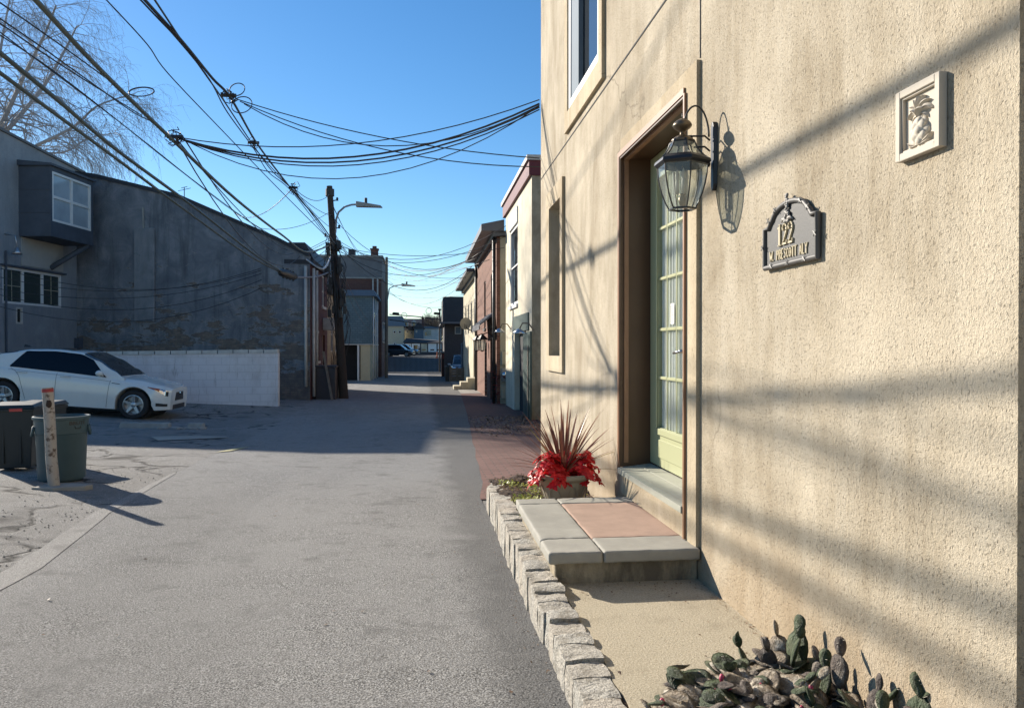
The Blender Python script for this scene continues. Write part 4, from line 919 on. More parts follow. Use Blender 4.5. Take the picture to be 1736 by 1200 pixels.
for i in range(130): p = rub(rr); mb.blob(p, rr.uniform(.012,.04), i, 6, 4, .5, (1.3,1,.7))
S(mb.build('rubble', M['conc_grey']), 'stuff')
mb = MB(); rr = random.Random(9)
for i in range(900):
    y = rr.uniform(2.0, 9.5) if i % 3 else rr.uniform(1.5, 7); x = interp(XL, y)+rr.gauss(-.25,.35) if i % 3 else interp(XR, y)-.03-abs(rr.gauss(0,.05))
    if x > .52 and y < 7: x = .5
    mb.blob((x, y, g(x, y)+.004), rr.uniform(.002,.006), i, 5, 3, .4)
S(mb.build('grit', M['edge']), 'stuff')
def deb(rr):
    k_ = rr.random()
    if k_ < .35: return Vector((rr.uniform(.66,1.35), 3.66-abs(rr.gauss(0,.12)), padz+.004))
    if k_ < .55: return Vector((1.345-abs(rr.gauss(0,.025)), rr.uniform(2.6,3.6), padz+.004))
    if k_ < .65: return Vector((rr.uniform(.66,1.35), rr.uniform(2.6,3.6), padz+.004))
    y = rr.uniform(1.8,7); x = .49-abs(rr.gauss(0,.035)); return Vector((x, y, g(x,y)+.01))
S(scatter_leaves('leaf_debris', 420, deb, M['litter'], (.004,.016), 14, (-.2,.5)), 'stuff')
# old patch and drain in the parking lot
P1 = [onT(255, 737, 1300*1.47/147), onT(330, 735, 1300*1.5/145), onT(390, 741, 1300*1.53/151), onT(268, 745, 1300*1.47/155)]
patch('asphalt_patch', [(p.x, p.y) for p in P1], simple('old_patch', (.36,.33,.28), .9, var=.35, vs=4, bump=.5, bs=120), .012)
yl = [onT(366,770,1300*1.5/180), onT(392,766,1300*1.5/176), onT(424,758,1300*1.52/168), onT(396,761,1300*1.5/171)]
patch('faded_yellow_mark', [(p.x, p.y) for p in yl], simple('faded_yellow', (.50,.46,.24), .9, var=.3, vs=20), .016)
# ---------------------------------------------------------------- vehicles
def sm(tab, x):   # smooth interpolation
    for (a, b), (c, d_) in zip(tab, tab[1:]):
        if x <= c:
            t = max(0, min(1, (x-a)/(c-a))); t = t*t*(3-2*t)*.5+t*.5; return b+(d_-b)*t
    return tab[-1][1]
class Car:
    def __init__(s, L, W, wb, front_over, wr, sill, shoulder, deck, roof, tumble, plan, beltw=.93):
        s.L, s.W, s.wb, s.wr, s.sill = L, W, wb, wr, sill; s.sh, s.dk, s.rf, s.tum, s.plan = shoulder, deck, roof, tumble, plan
        s.xf = L/2-front_over; s.xr = s.xf-wb; s.bw = beltw
    def half(s, x): return s.W/2*sm(s.plan, x)
    def zb(s, x):
        z = s.sill
        if x > s.L/2-.5: z += .05*(x-s.L/2+.5)/.5
        for c in (s.xf, s.xr):
            R_ = s.wr+.055; dx = abs(x-c)
            if dx < R_: z = max(z, s.wr*1.0+math.sqrt(R_*R_-dx*dx)-.0)
        return z
    def ring(s, x, t):   # t: 0 underside centre .. 1 sill .. 2 shoulder .. 3 top centre
        w = s.half(x); zb = s.zb(x); sh = sm(s.sh, x); dk = sm(s.dk, x); zm = .45*sh+.55*s.sill
        pts = [(0,zb),(w*.9,zb),(w*.975,zb+.015),(w*1.0,max(zb+.03,zm)),(w*.99,max(zb+.05,sh-.13)),(w*.965,max(zb+.06,sh-.035)),(w*.93,sh),(w*.80,sh+(dk-sh)*.7),(w*.45,dk),(0,dk+.008)]
        i = min(int(t), len(pts)-2); f = t-i; a, b = pts[i], pts[i+1]; return (a[0]+(b[0]-a[0])*f, a[1]+(b[1]-a[1])*f)
    def gring(s, x, t):
        w = s.half(x); sh = sm(s.sh, x); zr = sm(s.rf, x); zr = max(zr, sh+.001); h = zr-sh; wb_ = w*s.bw; wt = w*(s.bw-s.tum*h/.5)
        pts = [(wb_,sh-.03),(wb_*.985,sh+.02*min(1,h*4)),(wt*.5+wb_*.49,sh+h*.5),(wt,sh+h*.88),(wt*.93,sh+h*.965),(wt*.7,zr),(0,zr+.015*min(1,h*3))]
        i = min(int(t), len(pts)-2); f = t-i; a, b = pts[i], pts[i+1]; return (a[0]+(b[0]-a[0])*f, a[1]+(b[1]-a[1])*f)
    def grid(s, fn, x0, x1, t0, t1, nx, nt, off=0, side=0, clip=None):
        m = MB()
        for sd in ((1, -1) if side == 0 else (side,)):
            b = len(m.v)
            for i in range(nx+1):
                x = x0+(x1-x0)*i/nx if not isinstance(x0, list) else x0[i]
                for k in range(nt+1):
                    a, bb = (t0, t1) if clip is None else clip(x, t0, t1)
                    t = a+(bb-a)*k/nt; y, z = fn(x, t); y2, z2 = fn(x, min(t+.05, 8.99)); y1, z1 = fn(x, max(t-.05, 0)); dy, dz = y2-y1, z2-z1; l = math.hypot(dy, dz) or 1
                    m.v.append(Vector((x, sd*(y+dz/l*off), z-dy/l*off)))
            for i in range(nx):
                for k in range(nt):
                    q = b+i*(nt+1)+k; f = (q, q+nt+1, q+nt+2, q+1); m.f.append(f if sd > 0 else f[::-1])
        return m
def build_car(root_, c, paint, glass, wheels_mat, arch=True):
    hl = c.L/2; xs = sorted(set([round(-hl+c.L*i/64, 4) for i in range(65)]+[round(q+d_*(c.wr+.055), 4) for q in (c.xf, c.xr) for d_ in (-1,-.995,-.97,-.9,-.8,-.65,-.5,-.3,-.15,0,.15,.3,.5,.65,.8,.9,.97,.995,1)]))
    m = c.grid(c.ring, xs, None, 0, 9, len(xs)-1, 36)
    b = m.v; nt = 36
    for e_ in (0, len(xs)-1):   # end caps
        ids = [e_*(nt+1)+k for k in range(nt+1)]; off = len(xs)*(nt+1); ids2 = [off+e_*(nt+1)+k for k in range(nt+1)]
        m.f.append(tuple(ids+ids2[::-1][1:-1])) if e_ else m.f.append(tuple((ids+ids2[::-1][1:-1])[::-1]))
    body = m.build('body', paint, root_, local=True, autos=42)
    m = c.grid(c.gring, c.rf[0][0], c.rf[-1][0], 0, 6, 50, 20); m.build('cabin', paint, root_, local=True, autos=50)
    for cx in (c.xf, c.xr):
        m = MB(); m.lathe([(0,-c.W/2+.26),(c.wr+.045,-c.W/2+.26),(c.wr+.045,c.W/2-.26),(0,c.W/2-.26)], 28, (cx,0,c.wr+.005), Matrix.Rotation(R(90), 3, 'X')); m.build('wheel_well', M['black'], root_, local=True)
        for sd in (-1, 1): make_wheel(root_, c, cx, sd, wheels_mat)
    return body
M['tyre'] = simple('tyre_rubber', (.02,.02,.021), .8, var=.2); M['rim'] = simple('alloy_rim', (.45,.45,.46), .32, .8, var=.08); M['chrome'] = simple('chrome', (.6,.6,.6), .15, 1, var=.05)
def make_wheel(root_, c, cx, sd, rimmat):
    wr = c.wr; yo = sd*(c.half(cx)-.02); Mx = Matrix.Rotation(R(90), 3, 'X'); m = MB(); rr = wr*.69
    m.lathe([(rr,-.1),(wr*.93,-.105),(wr,-.08),(wr,.08),(wr*.93,.105),(rr,.1),(rr,-.1)], 40, (cx, yo-sd*.105, wr), Mx, closed=False)
    w = m.build('wheel', M['tyre'], root_, local=True, autos=35)
    m = MB(); m.lathe([(rr,-.09),(rr,.095),(rr*.93,.098),(rr*.9,.07),(rr*.9,-.05),(0,-.05)], 36, (0,0,0), Matrix.Identity(3), closed=False)
    for k in range(5):
        a = 2*math.pi*k/5+.3; u = Vector((math.cos(a), math.sin(a), 0)); v_ = Vector((-u.y, u.x, 0))
        m.hexa([u*.04-v_*.042+Vector((0,0,.03)), u*.04+v_*.042+Vector((0,0,.03)), u*rr*.95+v_*.03+Vector((0,0,.05)), u*rr*.95-v_*.03+Vector((0,0,.05))][::-1], [u*.04-v_*.036+Vector((0,0,.075)), u*.04+v_*.036+Vector((0,0,.075)), u*rr*.95+v_*.024+Vector((0,0,.088)), u*rr*.95-v_*.024+Vector((0,0,.088))][::-1])
    m.lathe([(0,.03),(.06,.03),(.058,.08),(.03,.09),(0,.09)], 16)
    X3 = Matrix.Rotation(R(90)*(1 if sd < 0 else -1), 3, 'X')
    m.v = [X3 @ v + Vector((cx, yo-sd*.105, wr)) for v in m.v]; m.build('rim', rimmat, w, local=True, autos=30)
def paintmat(name, c, rough=.25):
    n = NT(name); n.b.inputs['Coat Weight'].default_value = .7; n.b.inputs['Coat Roughness'].default_value = .06
    return n.done(n.mix(n.ramp(n.noise(3, 6, .7), [(.5, 0.0), (.8, .35)]), c, tuple(x*.72 for x in c)), rough, None, .05)
M['pearl'] = paintmat('pearl_white_paint', (.78,.77,.71)); M['darkcar'] = paintmat('dark_car_paint', (.02,.025,.035)); M['whitecar'] = paintmat('white_car_paint', (.5,.52,.55))
# --- white sedan
fw_ = onT(223, 693, 17.2); rw_ = onT(2, 680, 16.85)
c = Car(4.58, 1.83, 2.74, .73, .325, .19,
    [(-2.365,.80),(-1.9,.93),(-1.2,.955),(-.2,.915),(.8,.875),(1.3,.84),(2.0,.74),(2.3,.68),(2.365,.64)],
    [(-2.365,.86),(-2.0,1.02),(-1.5,1.06),(.7,.96),(1.05,.94),(1.6,.90),(2.1,.81),(2.3,.73),(2.365,.67)],
    [(-2.05,.98),(-1.75,1.10),(-1.25,1.29),(-.75,1.40),(-.2,1.44),(.30,1.42),(.68,1.28),(1.05,1.07),(1.32,.90)], .155,
    [(-2.365,.80),(-2.2,.93),(-1.7,.985),(-.5,1.0),(1.0,1.0),(1.6,.985),(1.95,.95),(2.18,.86),(2.29,.70)])
dirx = (fw_-rw_); ang = math.atan2(dirx.y, dirx.x)
mid = fw_-Vector((math.cos(ang), math.sin(ang), 0))*c.xf + Vector((-math.sin(ang), math.cos(ang), 0))*.9
car = root('parked_car', (mid.x, mid.y, 0), 'white four door sedan with black tinted windows parked beside the low white wall', 'car', None, 0, local=True)
zf, zr = g(fw_.x, fw_.y), g(rw_.x, rw_.y); pitch = math.asin((zr-zf)/2.74)
car.rotation_euler = Euler((0, pitch, ang)); car.location = (mid.x, mid.y, (zf+zr)/2+(c.xf+c.xr)/2*math.sin(pitch)+.0)
build_car(car, c, M['pearl'], M['tint'], M['rim'])
def gl(name, x0, x1, t0, t1, mat, side=0, clip=None, off=.004, fn=None, nx=30, nt=10, par=car, cc_=c): return cc_.grid(fn or cc_.gring, x0, x1, t0, t1, nx, nt, off, side, clip).build(name, mat, par, local=True, smooth=True)
sidec = lambda x, a, b: (a, max(a+.01, min(b, a+(b-a)*min(1, max(0,(x+1.10))/.30+.05, (.94-x)/.36+.02))))
gl('side_window', -1.09, .94, 1.05, 3.15, M['tint'], -1, sidec); gl('side_window', -1.09, .94, 1.05, 3.15, M['tint'], 1, sidec)
gl('windscreen', .38, 1.24, 3.45, 6, M['screen_glass'], 0); gl('rear_window', -1.9, -1.0, 3.45, 6, M['tint'], 0); gl('sunroof', -.45, .1, 4.9, 6, M['tint'], 0)
gl('bonnet', 1.30, 2.2, 6.9, 9, M['pearl'], 0, fn=c.ring, off=.003)
def line(x0, x1, t0, t1, name='door_seam', side=-1, n_=14, mat='black', w=.004, fn=None):
    m = MB(); f = fn or c.ring; ps = []
    for i in range(n_+1): t = i/n_; x = x0+(x1-x0)*t; y, z = f(x, t0+(t1-t0)*t); ps.append(Vector((x, side*(y+.001), z)))
    m.tube(ps, w, 5); m.build(name, M[mat], car, local=True)
M['seam'] = simple('panel_gap', (.05,.05,.048), .7)
for sd in (-1, 1):
    line(-.09, -.09, 2.1, 6, side=sd, mat='seam'); line(1.0, 1.05, 2.1, 5.4, side=sd, mat='seam'); line(-.70, -1.06, 2.3, 6, side=sd, mat='seam'); line(-1.1, 1.05, 5.2, 4.9, side=sd, mat='seam', w=.003, name='crease')
for x in (-.80, .10):
    y, z = c.ring(x, 4.75); m = MB(); m.tube([(x-.1,-y-.002,z),(x-.085,-y-.028,z+.006),(x+.085,-y-.028,z+.004),(x+.1,-y-.002,z)], .013, 8); m.build('door_handle', M['pearl'], car, local=True, smooth=True)
gl('headlight', 1.83, 2.265, 3.95, 5.6, M['chrome'], -1, lambda x, a, b: (b-(b-a)*min(1, .25+(x-1.83)*1.9), b), fn=c.ring, off=.006)
gl('headlight', 1.83, 2.265, 3.95, 5.6, M['chrome'], 1, lambda x, a, b: (b-(b-a)*min(1, .25+(x-1.83)*1.9), b), fn=c.ring, off=.006)
M['amber'] = simple('amber_lens', (.50,.13,.06), .25)
gl('indicator', 1.85, 2.08, 4.1, 5.5, M['amber'], -1, lambda x, a, b: (b-(b-a)*min(1, .22+(x-1.83)*1.8), b), fn=c.ring, off=.009)
gl('fog_lamp_recess', 2.03, 2.26, 2.45, 2.8, M['black'], -1, fn=c.ring, off=.006, nx=12, nt=4); gl('rear_lamp', -2.27, -2.05, 4.2, 6.3, simple('red_lens', (.3,.02,.02), .2), -1, fn=c.ring, off=.006)
gl('side_trim', 1.08, 1.25, 4.55, 4.68, M['black'], -1, fn=c.ring, off=.006, nx=6, nt=2)
m = MB(); m.hexa([(2.26,-.42,.44),(2.30,-.3,.44),(2.30,.3,.44),(2.26,.42,.44)], [(2.22,-.34,.63),(2.295,-.26,.63),(2.295,.26,.63),(2.22,.34,.63)]); m.build('grille', M['black'], car, local=True)
m = MB(); m.box(2.25, 2.298, -.45, .45, .24, .35); m.build('front_intake', M['black'], car, local=True, bevel=.01)
m = MB(); m.tube([(2.285,-.02,.60),(2.30,.0,.62)], .03, 8); m.build('badge', M['chrome'], car, local=True)
for sd in (-1, 1):
    m = MB(); m.blob((.84, sd*1.0, .985), .10, 2, 12, 8, .05, (.75,1.0,.65)); m.tube([(.86,sd*.84,.93),(.86,sd*.95,.96)], .025, 6); m.build('wing_mirror', M['pearl'], car, local=True, smooth=True)
for x0, z0 in ((-1.15, 1.42),):
    m = MB(); m.hexa([(x0-.06,-.03,z0-.02),(x0+.12,-.03,z0),(x0+.12,.03,z0),(x0-.06,.03,z0-.02)], [(x0-.05,-.008,z0+.05),(x0,-.008,z0+.04),(x0,.008,z0+.04),(x0-.05,.008,z0+.05)]); m.build('aerial', M['black'], car, local=True)
# ---------------------------------------------------------------- left side: gable wall building, stucco wing, low wall
GA, GB = (-12.0, 28.3), (-3.65, 25.4)
_, gd, gn, GL = frame_of(GA, GB)
gp = lambda px, py, off=0: onPl(px, py, GA, GB, off)
gt = [gp(*q) for q in ((165,302),(300,335),(306,337),(400,378),(470,408),(520,434))]
prof = [(0, gt[0][1]+.15)]+[(a, z) for a, z in gt if a > 0.01]; prof = [q for q in prof if q[0] < GL-.01]+[(GL, gt[-1][1])]
gb = root('gable_building', ((GA[0]+GB[0])/2, 26.8, 0), 'grey building with a peeling rendered gable wall and sloping roofline behind the car park', 'building')
m = MB(); facade(m, GA, GB, -.8, prof); P = top_and_back(m, GA, GB, -.8, prof, 9, Vector((-.02,1,0)))
m.quad(P(GL,-.8,0), P(GL,-.8,-9), P(GL,prof[-1][1],-9), P(GL,prof[-1][1],0)); m.quad(P(0,-.8,-9), P(0,-.8,0), P(0,prof[0][1],0), P(0,prof[0][1],-9))
m.build('wall', M['gable'], gb)
m = MB()
for (a, z), (b, w) in zip(prof, prof[1:]):
    dz = .13; m.hexa([P(a,z+.003,.06), P(b,w+.003,.06), P(b,w+.003,-9.05), P(a,z+.003,-9.05)], [P(a,z+dz,.06), P(b,w+dz,.06), P(b,w+dz,-9.05), P(a,z+dz,-9.05)])
m.build('roof_edge', M['roofdark'], gb)
M['patch_render'] = stucco('patched_render', (.17,.18,.19), (.27,.275,.28), (.33,.33,.33), .5, .5)
pa, pz0 = gp(230, 388), gp(264, 545)
m = MB(); A_ = Vector((*GA, 0)); m.fbox(A_, gd, gn, pa[0], pz0[0], .0, .10, pz0[1], pa[1]); m.build('chimney_breast', M['patch_render'], gb, bevel=.02)
m = MB(); q0, q1 = gp(20, 576), gp(141, 590); m.fbox(A_, gd, gn, max(.05, q0[0]), q1[0], .0, .18, q1[1]-.0, q0[1]+.05); m.build('ledge', M['slate'], gb)
m = MB(); ca = gp(243, 345)[0]; m.tube([P(ca, gp(240,352)[1], .03), P(ca+.02, gp(240,388)[1], .03)], .03, 6); m.build('vent_pipe', M['conc_grey'], gb)
m = MB(); aa = gp(298, 330)[0]; zt_ = interp(prof, aa); m.tube([P(aa, zt_, -1), P(aa, zt_+.55, -1)], .015, 5); m.tube([P(aa-.25, zt_+.42, -1), P(aa+.25, zt_+.5, -1)], .01, 5); m.tube([P(aa-.12, zt_+.52, -1), P(aa+.12, zt_+.56, -1)], .01, 5); m.build('aerial', M['black'], gb)
m = MB()   # corner quoin strip and downpipes on the alley side
c0 = gp(521, 500)[0]
m.tube([P(GL-.12, .0, .05), P(GL-.12, 3.9, .05)], .05, 8); m.build('downspout', M['white_dirty'], gb, smooth=True)
# stucco wing on the left, running towards the camera
VA, VB = (-12.64, 23.4), (-11.95, 28.75)
_, vd, vn, VL = frame_of(VA, VB)
vp = lambda px, py, off=0: onPl(px, py, VA, VB, off)
wz = [(0, vp(0,222)[1]-1.3), (vp(0,222)[0]-.1, vp(0,222)[1]+.02), (VL, vp(115,284)[1])]  # roof dropped towards its unseen corner to slant the cast ground shadow
wg = root('stucco_wing', (-12.5, 25, 0), 'grey stucco building with a projecting bay and triple window at the left edge', 'building')
tw = [vp(4, 452), vp(104, 466), vp(5.5, 514), vp(103, 522)]
tA = (vp(4,480)[0], vp(104,494)[0], (tw[2][1]+tw[3][1])/2, (tw[0][1]+tw[1][1])/2)
sw = (vp(27,530)[0], vp(38,530)[0], vp(33,549)[1], vp(33,521)[1])
tA = (tA[0], min(tA[1], VL-.5), tA[2], tA[3])
m = MB(); facade(m, VA, VB, -.8, wz, [tA, sw], .14, a_from=0); Pw = top_and_back(m, VA, VB, -.8, wz, 9)
m.quad(Pw(0,-.8,-9), Pw(0,-.8,0), Pw(0,wz[0][1],0), Pw(0,wz[0][1],-9)); m.quad(Pw(VL,-.8,0), Pw(VL,-.8,-9), Pw(VL,wz[2][1],-9), Pw(VL,wz[2][1],0))
m.build('wall', M['stucco_grey'], wg)
m = MB(); [m.hexa([Pw(a,z+.003,.06), Pw(b,w+.003,.06), Pw(b,w+.003,-9), Pw(a,z+.003,-9)], [Pw(a,z+.08,.06), Pw(b,w+.08,.06), Pw(b,w+.08,-9), Pw(a,z+.08,-9)]) for (a, z), (b, w) in zip(wz, wz[1:])]; m.build('roof', M['roofgrey'], wg)
M['pane_green'] = glassy('greenish_pane', (.035,.05,.045))
w_ = window(wg, VA, VB, tA, .06, .07, 3, 1, 'white', 'pane_green', .05, None, 'window', 'wide triple window with white frames')
m = MB(); A_ = Vector((*VA, 0))
for i in (0, 2):
    x0 = tA[0]+(tA[1]-tA[0])*i/3; x1 = tA[0]+(tA[1]-tA[0])*(i+1)/3; zc_ = (tA[2]+tA[3])/2
    m.fbox(A_, vd, vn, x0+.09, x1-.07, -.055, -.04, zc_-.010, zc_+.010); m.fbox(A_, vd, vn, (x0+x1)/2-.010, (x0+x1)/2+.010, -.055, -.042, tA[2]+.09, tA[3]-.09)
m.build('muntins', M['soffit'], w_)
m = MB(); m.fbox(A_, vd, vn, tA[0]-.1, tA[1]+.15, 0, .10, tA[3]+.02, tA[3]+.07); m.build('lintel_flashing', M['slate'], wg)
window(wg, VA, VB, sw, .04, .05, 1, 1, 'white_dirty', 'pane_dark', name='window', label='tiny window below the triple window')
# projecting bay
by0 = vp(41, 350)[0]; OFF = 1.0
n0 = vp(86, 340, OFF)[0]; n1 = min(vp(158, 350, OFF)[0], VL-.3)
bz1, bz0 = vp(86, 281, OFF)[1], vp(86, 400, OFF)[1]
bay = root('bay', Pw(n0, bz0, .5), 'x', 'x'); del bay['label']; del bay['category']; bay.parent = wg; bay.location = Vector(bay.location)-ORG[wg.name]
bh = (vp(88,330,OFF)[0]+.02, vp(154,330,OFF)[0], vp(120,383,OFF)[1], vp(120,302,OFF)[1])
BA = Pw(0, 0, OFF); BA2 = Pw(VL, 0, OFF)
m = MB(); facade(m, (BA.x, BA.y), (BA2.x, BA2.y), bz0, bz1, [bh], .1, a_from=n0, a_to=n1)
m.quad(Pw(n0,bz0,0), Pw(n0,bz0,OFF), Pw(n0,bz1,OFF), Pw(n0,bz1,0)); m.quad(Pw(n1,bz0,OFF), Pw(n1,bz0,0), Pw(n1,bz1,0), Pw(n1,bz1,OFF))
m.quad(Pw(n0,bz0,OFF), Pw(n0,bz0,0), Pw(n1,bz0,0), Pw(n1,bz0,OFF))
m.hexa([Pw(n0-.08,bz1+.003,OFF+.08), Pw(n1+.08,bz1+.003,OFF+.08), Pw(n1+.08,bz1+.003,0), Pw(n0-.08,bz1+.003,0)], [Pw(n0-.08,bz1+.07,OFF+.08), Pw(n1+.08,bz1+.07,OFF+.08), Pw(n1+.08,bz1+.17,0), Pw(n0-.08,bz1+.17,0)])
for zz_ in (.33, .66): m.hexa([Pw(n0-.012,bz0+(bz1-bz0)*zz_,0), Pw(n0-.012,bz0+(bz1-bz0)*zz_,OFF), Pw(n0,bz0+(bz1-bz0)*zz_,OFF), Pw(n0,bz0+(bz1-bz0)*zz_,0)], [Pw(n0-.012,bz0+(bz1-bz0)*zz_+.02,0), Pw(n0-.012,bz0+(bz1-bz0)*zz_+.02,OFF), Pw(n0,bz0+(bz1-bz0)*zz_+.02,OFF), Pw(n0,bz0+(bz1-bz0)*zz_+.02,0)])
bay.name = 'bay'; m.build('bay_cladding', M['slate'], bay)
w_ = window(bay, (BA.x, BA.y), (BA2.x, BA2.y), bh, .05, .07, 2, 2, 'white', 'pane_sky', .045, None, 'window', 'white framed double sash window in the projecting bay')
m = MB(); e1 = Pw(n1-.15, bz0, OFF-.1); e0 = Pw(vp(85,455)[0], vp(85,455)[1], .0); m.tube([e0, e1], .085, 10); m.build('brace', M['slate'], wg, smooth=True)
m = MB(); m.fbox(A_, vd, vn, n0+.1, n1-.1, .0, .03, tA[3]+.12, bz0-.02); m.build('pale_panel', simple('pale_grey_panel', (.40,.39,.36), .85, var=.12), wg)
lp = Pw(vp(8,425)[0], 0, 0); zl = vp(8, 425)[1]
m = MB(); m.lathe([(0,.12),(.05,.1),(.07,0),(.16,-.1),(.15,-.1),(.06,-.02),(0,0)], 16, (lp.x+.35, lp.y, zl)); m.tube([(lp.x, lp.y, zl+.5), (lp.x+.3, lp.y, zl+.45), (lp.x+.35, lp.y, zl+.1)], .02, 6)
T(m.build('wall_lamp', M['rim'], smooth=True), 'small metal dish lamp on the grey stucco wing above the triple window', 'lamp')
m = MB(); m.tube([Pw(.15+vp(2,500)[0], -.2, .05), Pw(.15+vp(2,500)[0], zl, .05)], .03, 6); m.build('conduit', M['slate'], wg)
# low white retaining wall
LA, LB = (-13.5, 21.2), (-3.93, 21.45)
_, ld, ln, LL = frame_of(LA, LB); zl0 = onY(60, 600, 21.3).z; zl1 = onY(472, 592, 21.45).z
lw = root('low_wall', ((LA[0]+LB[0])/2, 21.3, 0), 'long low whitewashed block wall behind the parked white car', 'wall')
A_ = Vector((*LA, 0)); zt = lambda a: zl0+(zl1-zl0)*a/LL
Q = lambda a, h, z: A_+ld*a+ln*h+Vector((0,0,z))
m = MB(); m.hexa([Q(0,0,-.9), Q(LL,0,-.9), Q(LL,-.25,-.9), Q(0,-.25,-.9)], [Q(0,0,zt(0)-.10), Q(LL,0,zt(LL)-.10), Q(LL,-.25,zt(LL)-.10), Q(0,-.25,zt(0)-.10)]); m.build('blocks', M['whitewall'], lw)
m = MB(); x = 0; r6 = random.Random(8)
while x < LL-.02:
    x2 = min(LL, x+.40); m.hexa([Q(x+.012,.03,zt(x)-.097), Q(x2-.012,.03,zt(x2)-.097), Q(x2-.012,-.28,zt(x2)-.097), Q(x+.012,-.28,zt(x)-.097)], [Q(x+.012,.03,zt(x)-r6.uniform(0,.012)), Q(x2-.012,.03,zt(x2)), Q(x2-.012,-.28,zt(x2)), Q(x+.012,-.28,zt(x))]); x = x2
m.build('coping', M['white_dirty'], lw)
# ---------------------------------------------------------------- left row along the alley
FX = -3.65
def yX(px, X=FX): return onX(px, 600, X).y
def zX(px, py, X=FX): return onX(px, py, X).z
def rowhouse(name, label, X, Y0, Y1, z1, mat, holes, depth=8, side=1, roofm='roofdark', rise=0, skew=0):
    # side=+1: facade looks towards +X (left row); -1: looks towards -X (right row)
    A = (X, Y0) if side > 0 else (X, Y1); B = (X, Y1) if side > 0 else (X, Y0)
    r_ = root(name, (X-side*depth/2, (Y0+Y1)/2, 0), label, 'building'); m = MB()
    hs = [((h[0]-Y0, h[1]-Y0) if side > 0 else (Y1-h[1], Y1-h[0]))+tuple(h[2:4]) for h in holes]
    facade(m, A, B, -.9, z1, hs, .15); xb = X-side*depth
    for yy, fl_ in ((Y0, 1), (Y1, -1)):
        yb_ = yy+(skew if fl_ > 0 else 0)
        q = [(X,yy,-.9), (xb,yb_,-.9), (xb,yb_,z1+rise), (X,yy,z1)]; m.quad(*(q if fl_*side < 0 else q[::-1]))
    m.quad((xb,Y0+skew,-.9),(xb,Y1,-.9),(xb,Y1,z1+rise),(xb,Y0+skew,z1+rise))
    m.build('wall', M[mat], r_)
    m = MB(); e = .12; q = lambda x, y, z: (x, y, z)
    b4 = [(X+side*e,Y0-e,z1+.003),(X+side*e,Y1+.0,z1+.003),(xb,Y1+.0,z1+rise+.003),(xb,Y0-e+skew,z1+rise+.003)]
    if side > 0: b4 = b4
    m.hexa(b4, [(x,y,z+.14) for x,y,z in b4]); m.build('roof', M[roofm], r_)
    return r_, A, B, hs
def dress(r_, A, B, hs, kinds, **kw):
    for h, k in zip(hs, kinds):
        if k == 'w': window(r_, A, B, h, .08, .05, 1, 2, kw.get('fm','white_dirty'), kw.get('pm','pane'), sill=kw.get('sill'))
        elif k == 'd':
            Af, d, n, L = frame_of(A, B); m = MB(); m.fbox(Af, d, n, h[0]+.01, h[1]-.01, -.14, -.1, h[2], h[3]-.01)
            w = h[1]-h[0]; 
            for zz0, zz1 in ((.12,.45),(.55,.9)): m.fbox(Af, d, n, h[0]+w*.18, h[1]-w*.18, -.1, -.09, h[2]+(h[3]-h[2])*zz0, h[2]+(h[3]-h[2])*zz1)
            dr = m.build('door', M[kw.get('dm','shutter')], r_); mm = MB(); mm.blob(Af+d*(h[0]+w*.85)+n*(-.07)+Vector((0,0,h[2]+(h[3]-h[2])*.48)), .03, 1); mm.build('handle', M['chrome'], dr)
        elif k == 'o':
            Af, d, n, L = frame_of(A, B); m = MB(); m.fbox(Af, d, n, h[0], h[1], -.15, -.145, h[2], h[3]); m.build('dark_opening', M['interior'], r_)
Yb = 29.9; ztop = 3.95
hl_ = [(yX(531), yX(538)-.0, zX(534,560), zX(534,462)), (yX(546), yX(551), zX(548,520), zX(548,468)), (yX(535.5), yX(541), zX(538,612), zX(538,568)), (yX(546.5), yX(551), zX(549,625), zX(549,568))]
hl_ = [(max(25.75, a), max(a+.5, b), c_, d__) for a, b, c_, d__ in hl_]
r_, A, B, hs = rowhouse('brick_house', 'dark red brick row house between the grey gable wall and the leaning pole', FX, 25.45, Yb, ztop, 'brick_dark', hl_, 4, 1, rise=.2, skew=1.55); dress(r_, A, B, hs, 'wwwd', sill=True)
m = MB(); m.hexa([(FX+.1,25.6,ztop+.175),(FX+.1,Yb+.8,ztop+.175),(FX-4,Yb+.8,ztop+.175),(FX-4,27.1,ztop+.175)], [(FX-.2,25.7,ztop+.75),(FX-.2,Yb+.8,ztop+.75),(FX-4,Yb+.8,ztop+.9),(FX-4,27.2,ztop+.9)]); m.build('mansard', M['shutter'], r_)
for yy, mt in ((25.62, 'white_dirty'), (26.35, 'white_dirty')):
    m = MB(); m.tube([(FX+.09, yy, g(FX,yy)+.1), (FX+.09, yy, ztop-.1)], .05, 8); m.build('downspout', M[mt], r_, smooth=True)
m = MB(); ya = yX(549); m.box(FX+.003, FX+.42, ya-.35, ya+.3, zX(549,560), zX(549,540)); m.build('air_conditioner', M['white_dirty'], r_, bevel=.02)
r_, A, B, hs = rowhouse('sided_house', 'narrow tan sided house with climbing vines behind the leaning pole', FX, Yb+.03, 34.2, 3.35, 'siding', [(31.0,31.9,1.1,2.5),(32.6,33.4,1.1,2.5)], 6, 1, rise=.3); dress(r_, A, B, hs, 'ww')
m = MB(); m.box(FX+.002, FX+.03, Yb+.1, 34.1, -.8, .55); m.build('render_base', M['soffit'], r_)
m = MB(); rr = random.Random(6)
for i in range(60):
    y0 = rr.uniform(30.2, 33.9); p = Vector((FX+.06, y0, g(FX,y0))); ps = [p.copy()]
    for k in range(9): p = p+Vector((rr.uniform(-.01,.03), rr.uniform(-.13,.13), rr.uniform(.12,.3))); ps.append(p.copy())
    m.tube(ps, [.014-.0013*k for k in range(10)], 4)
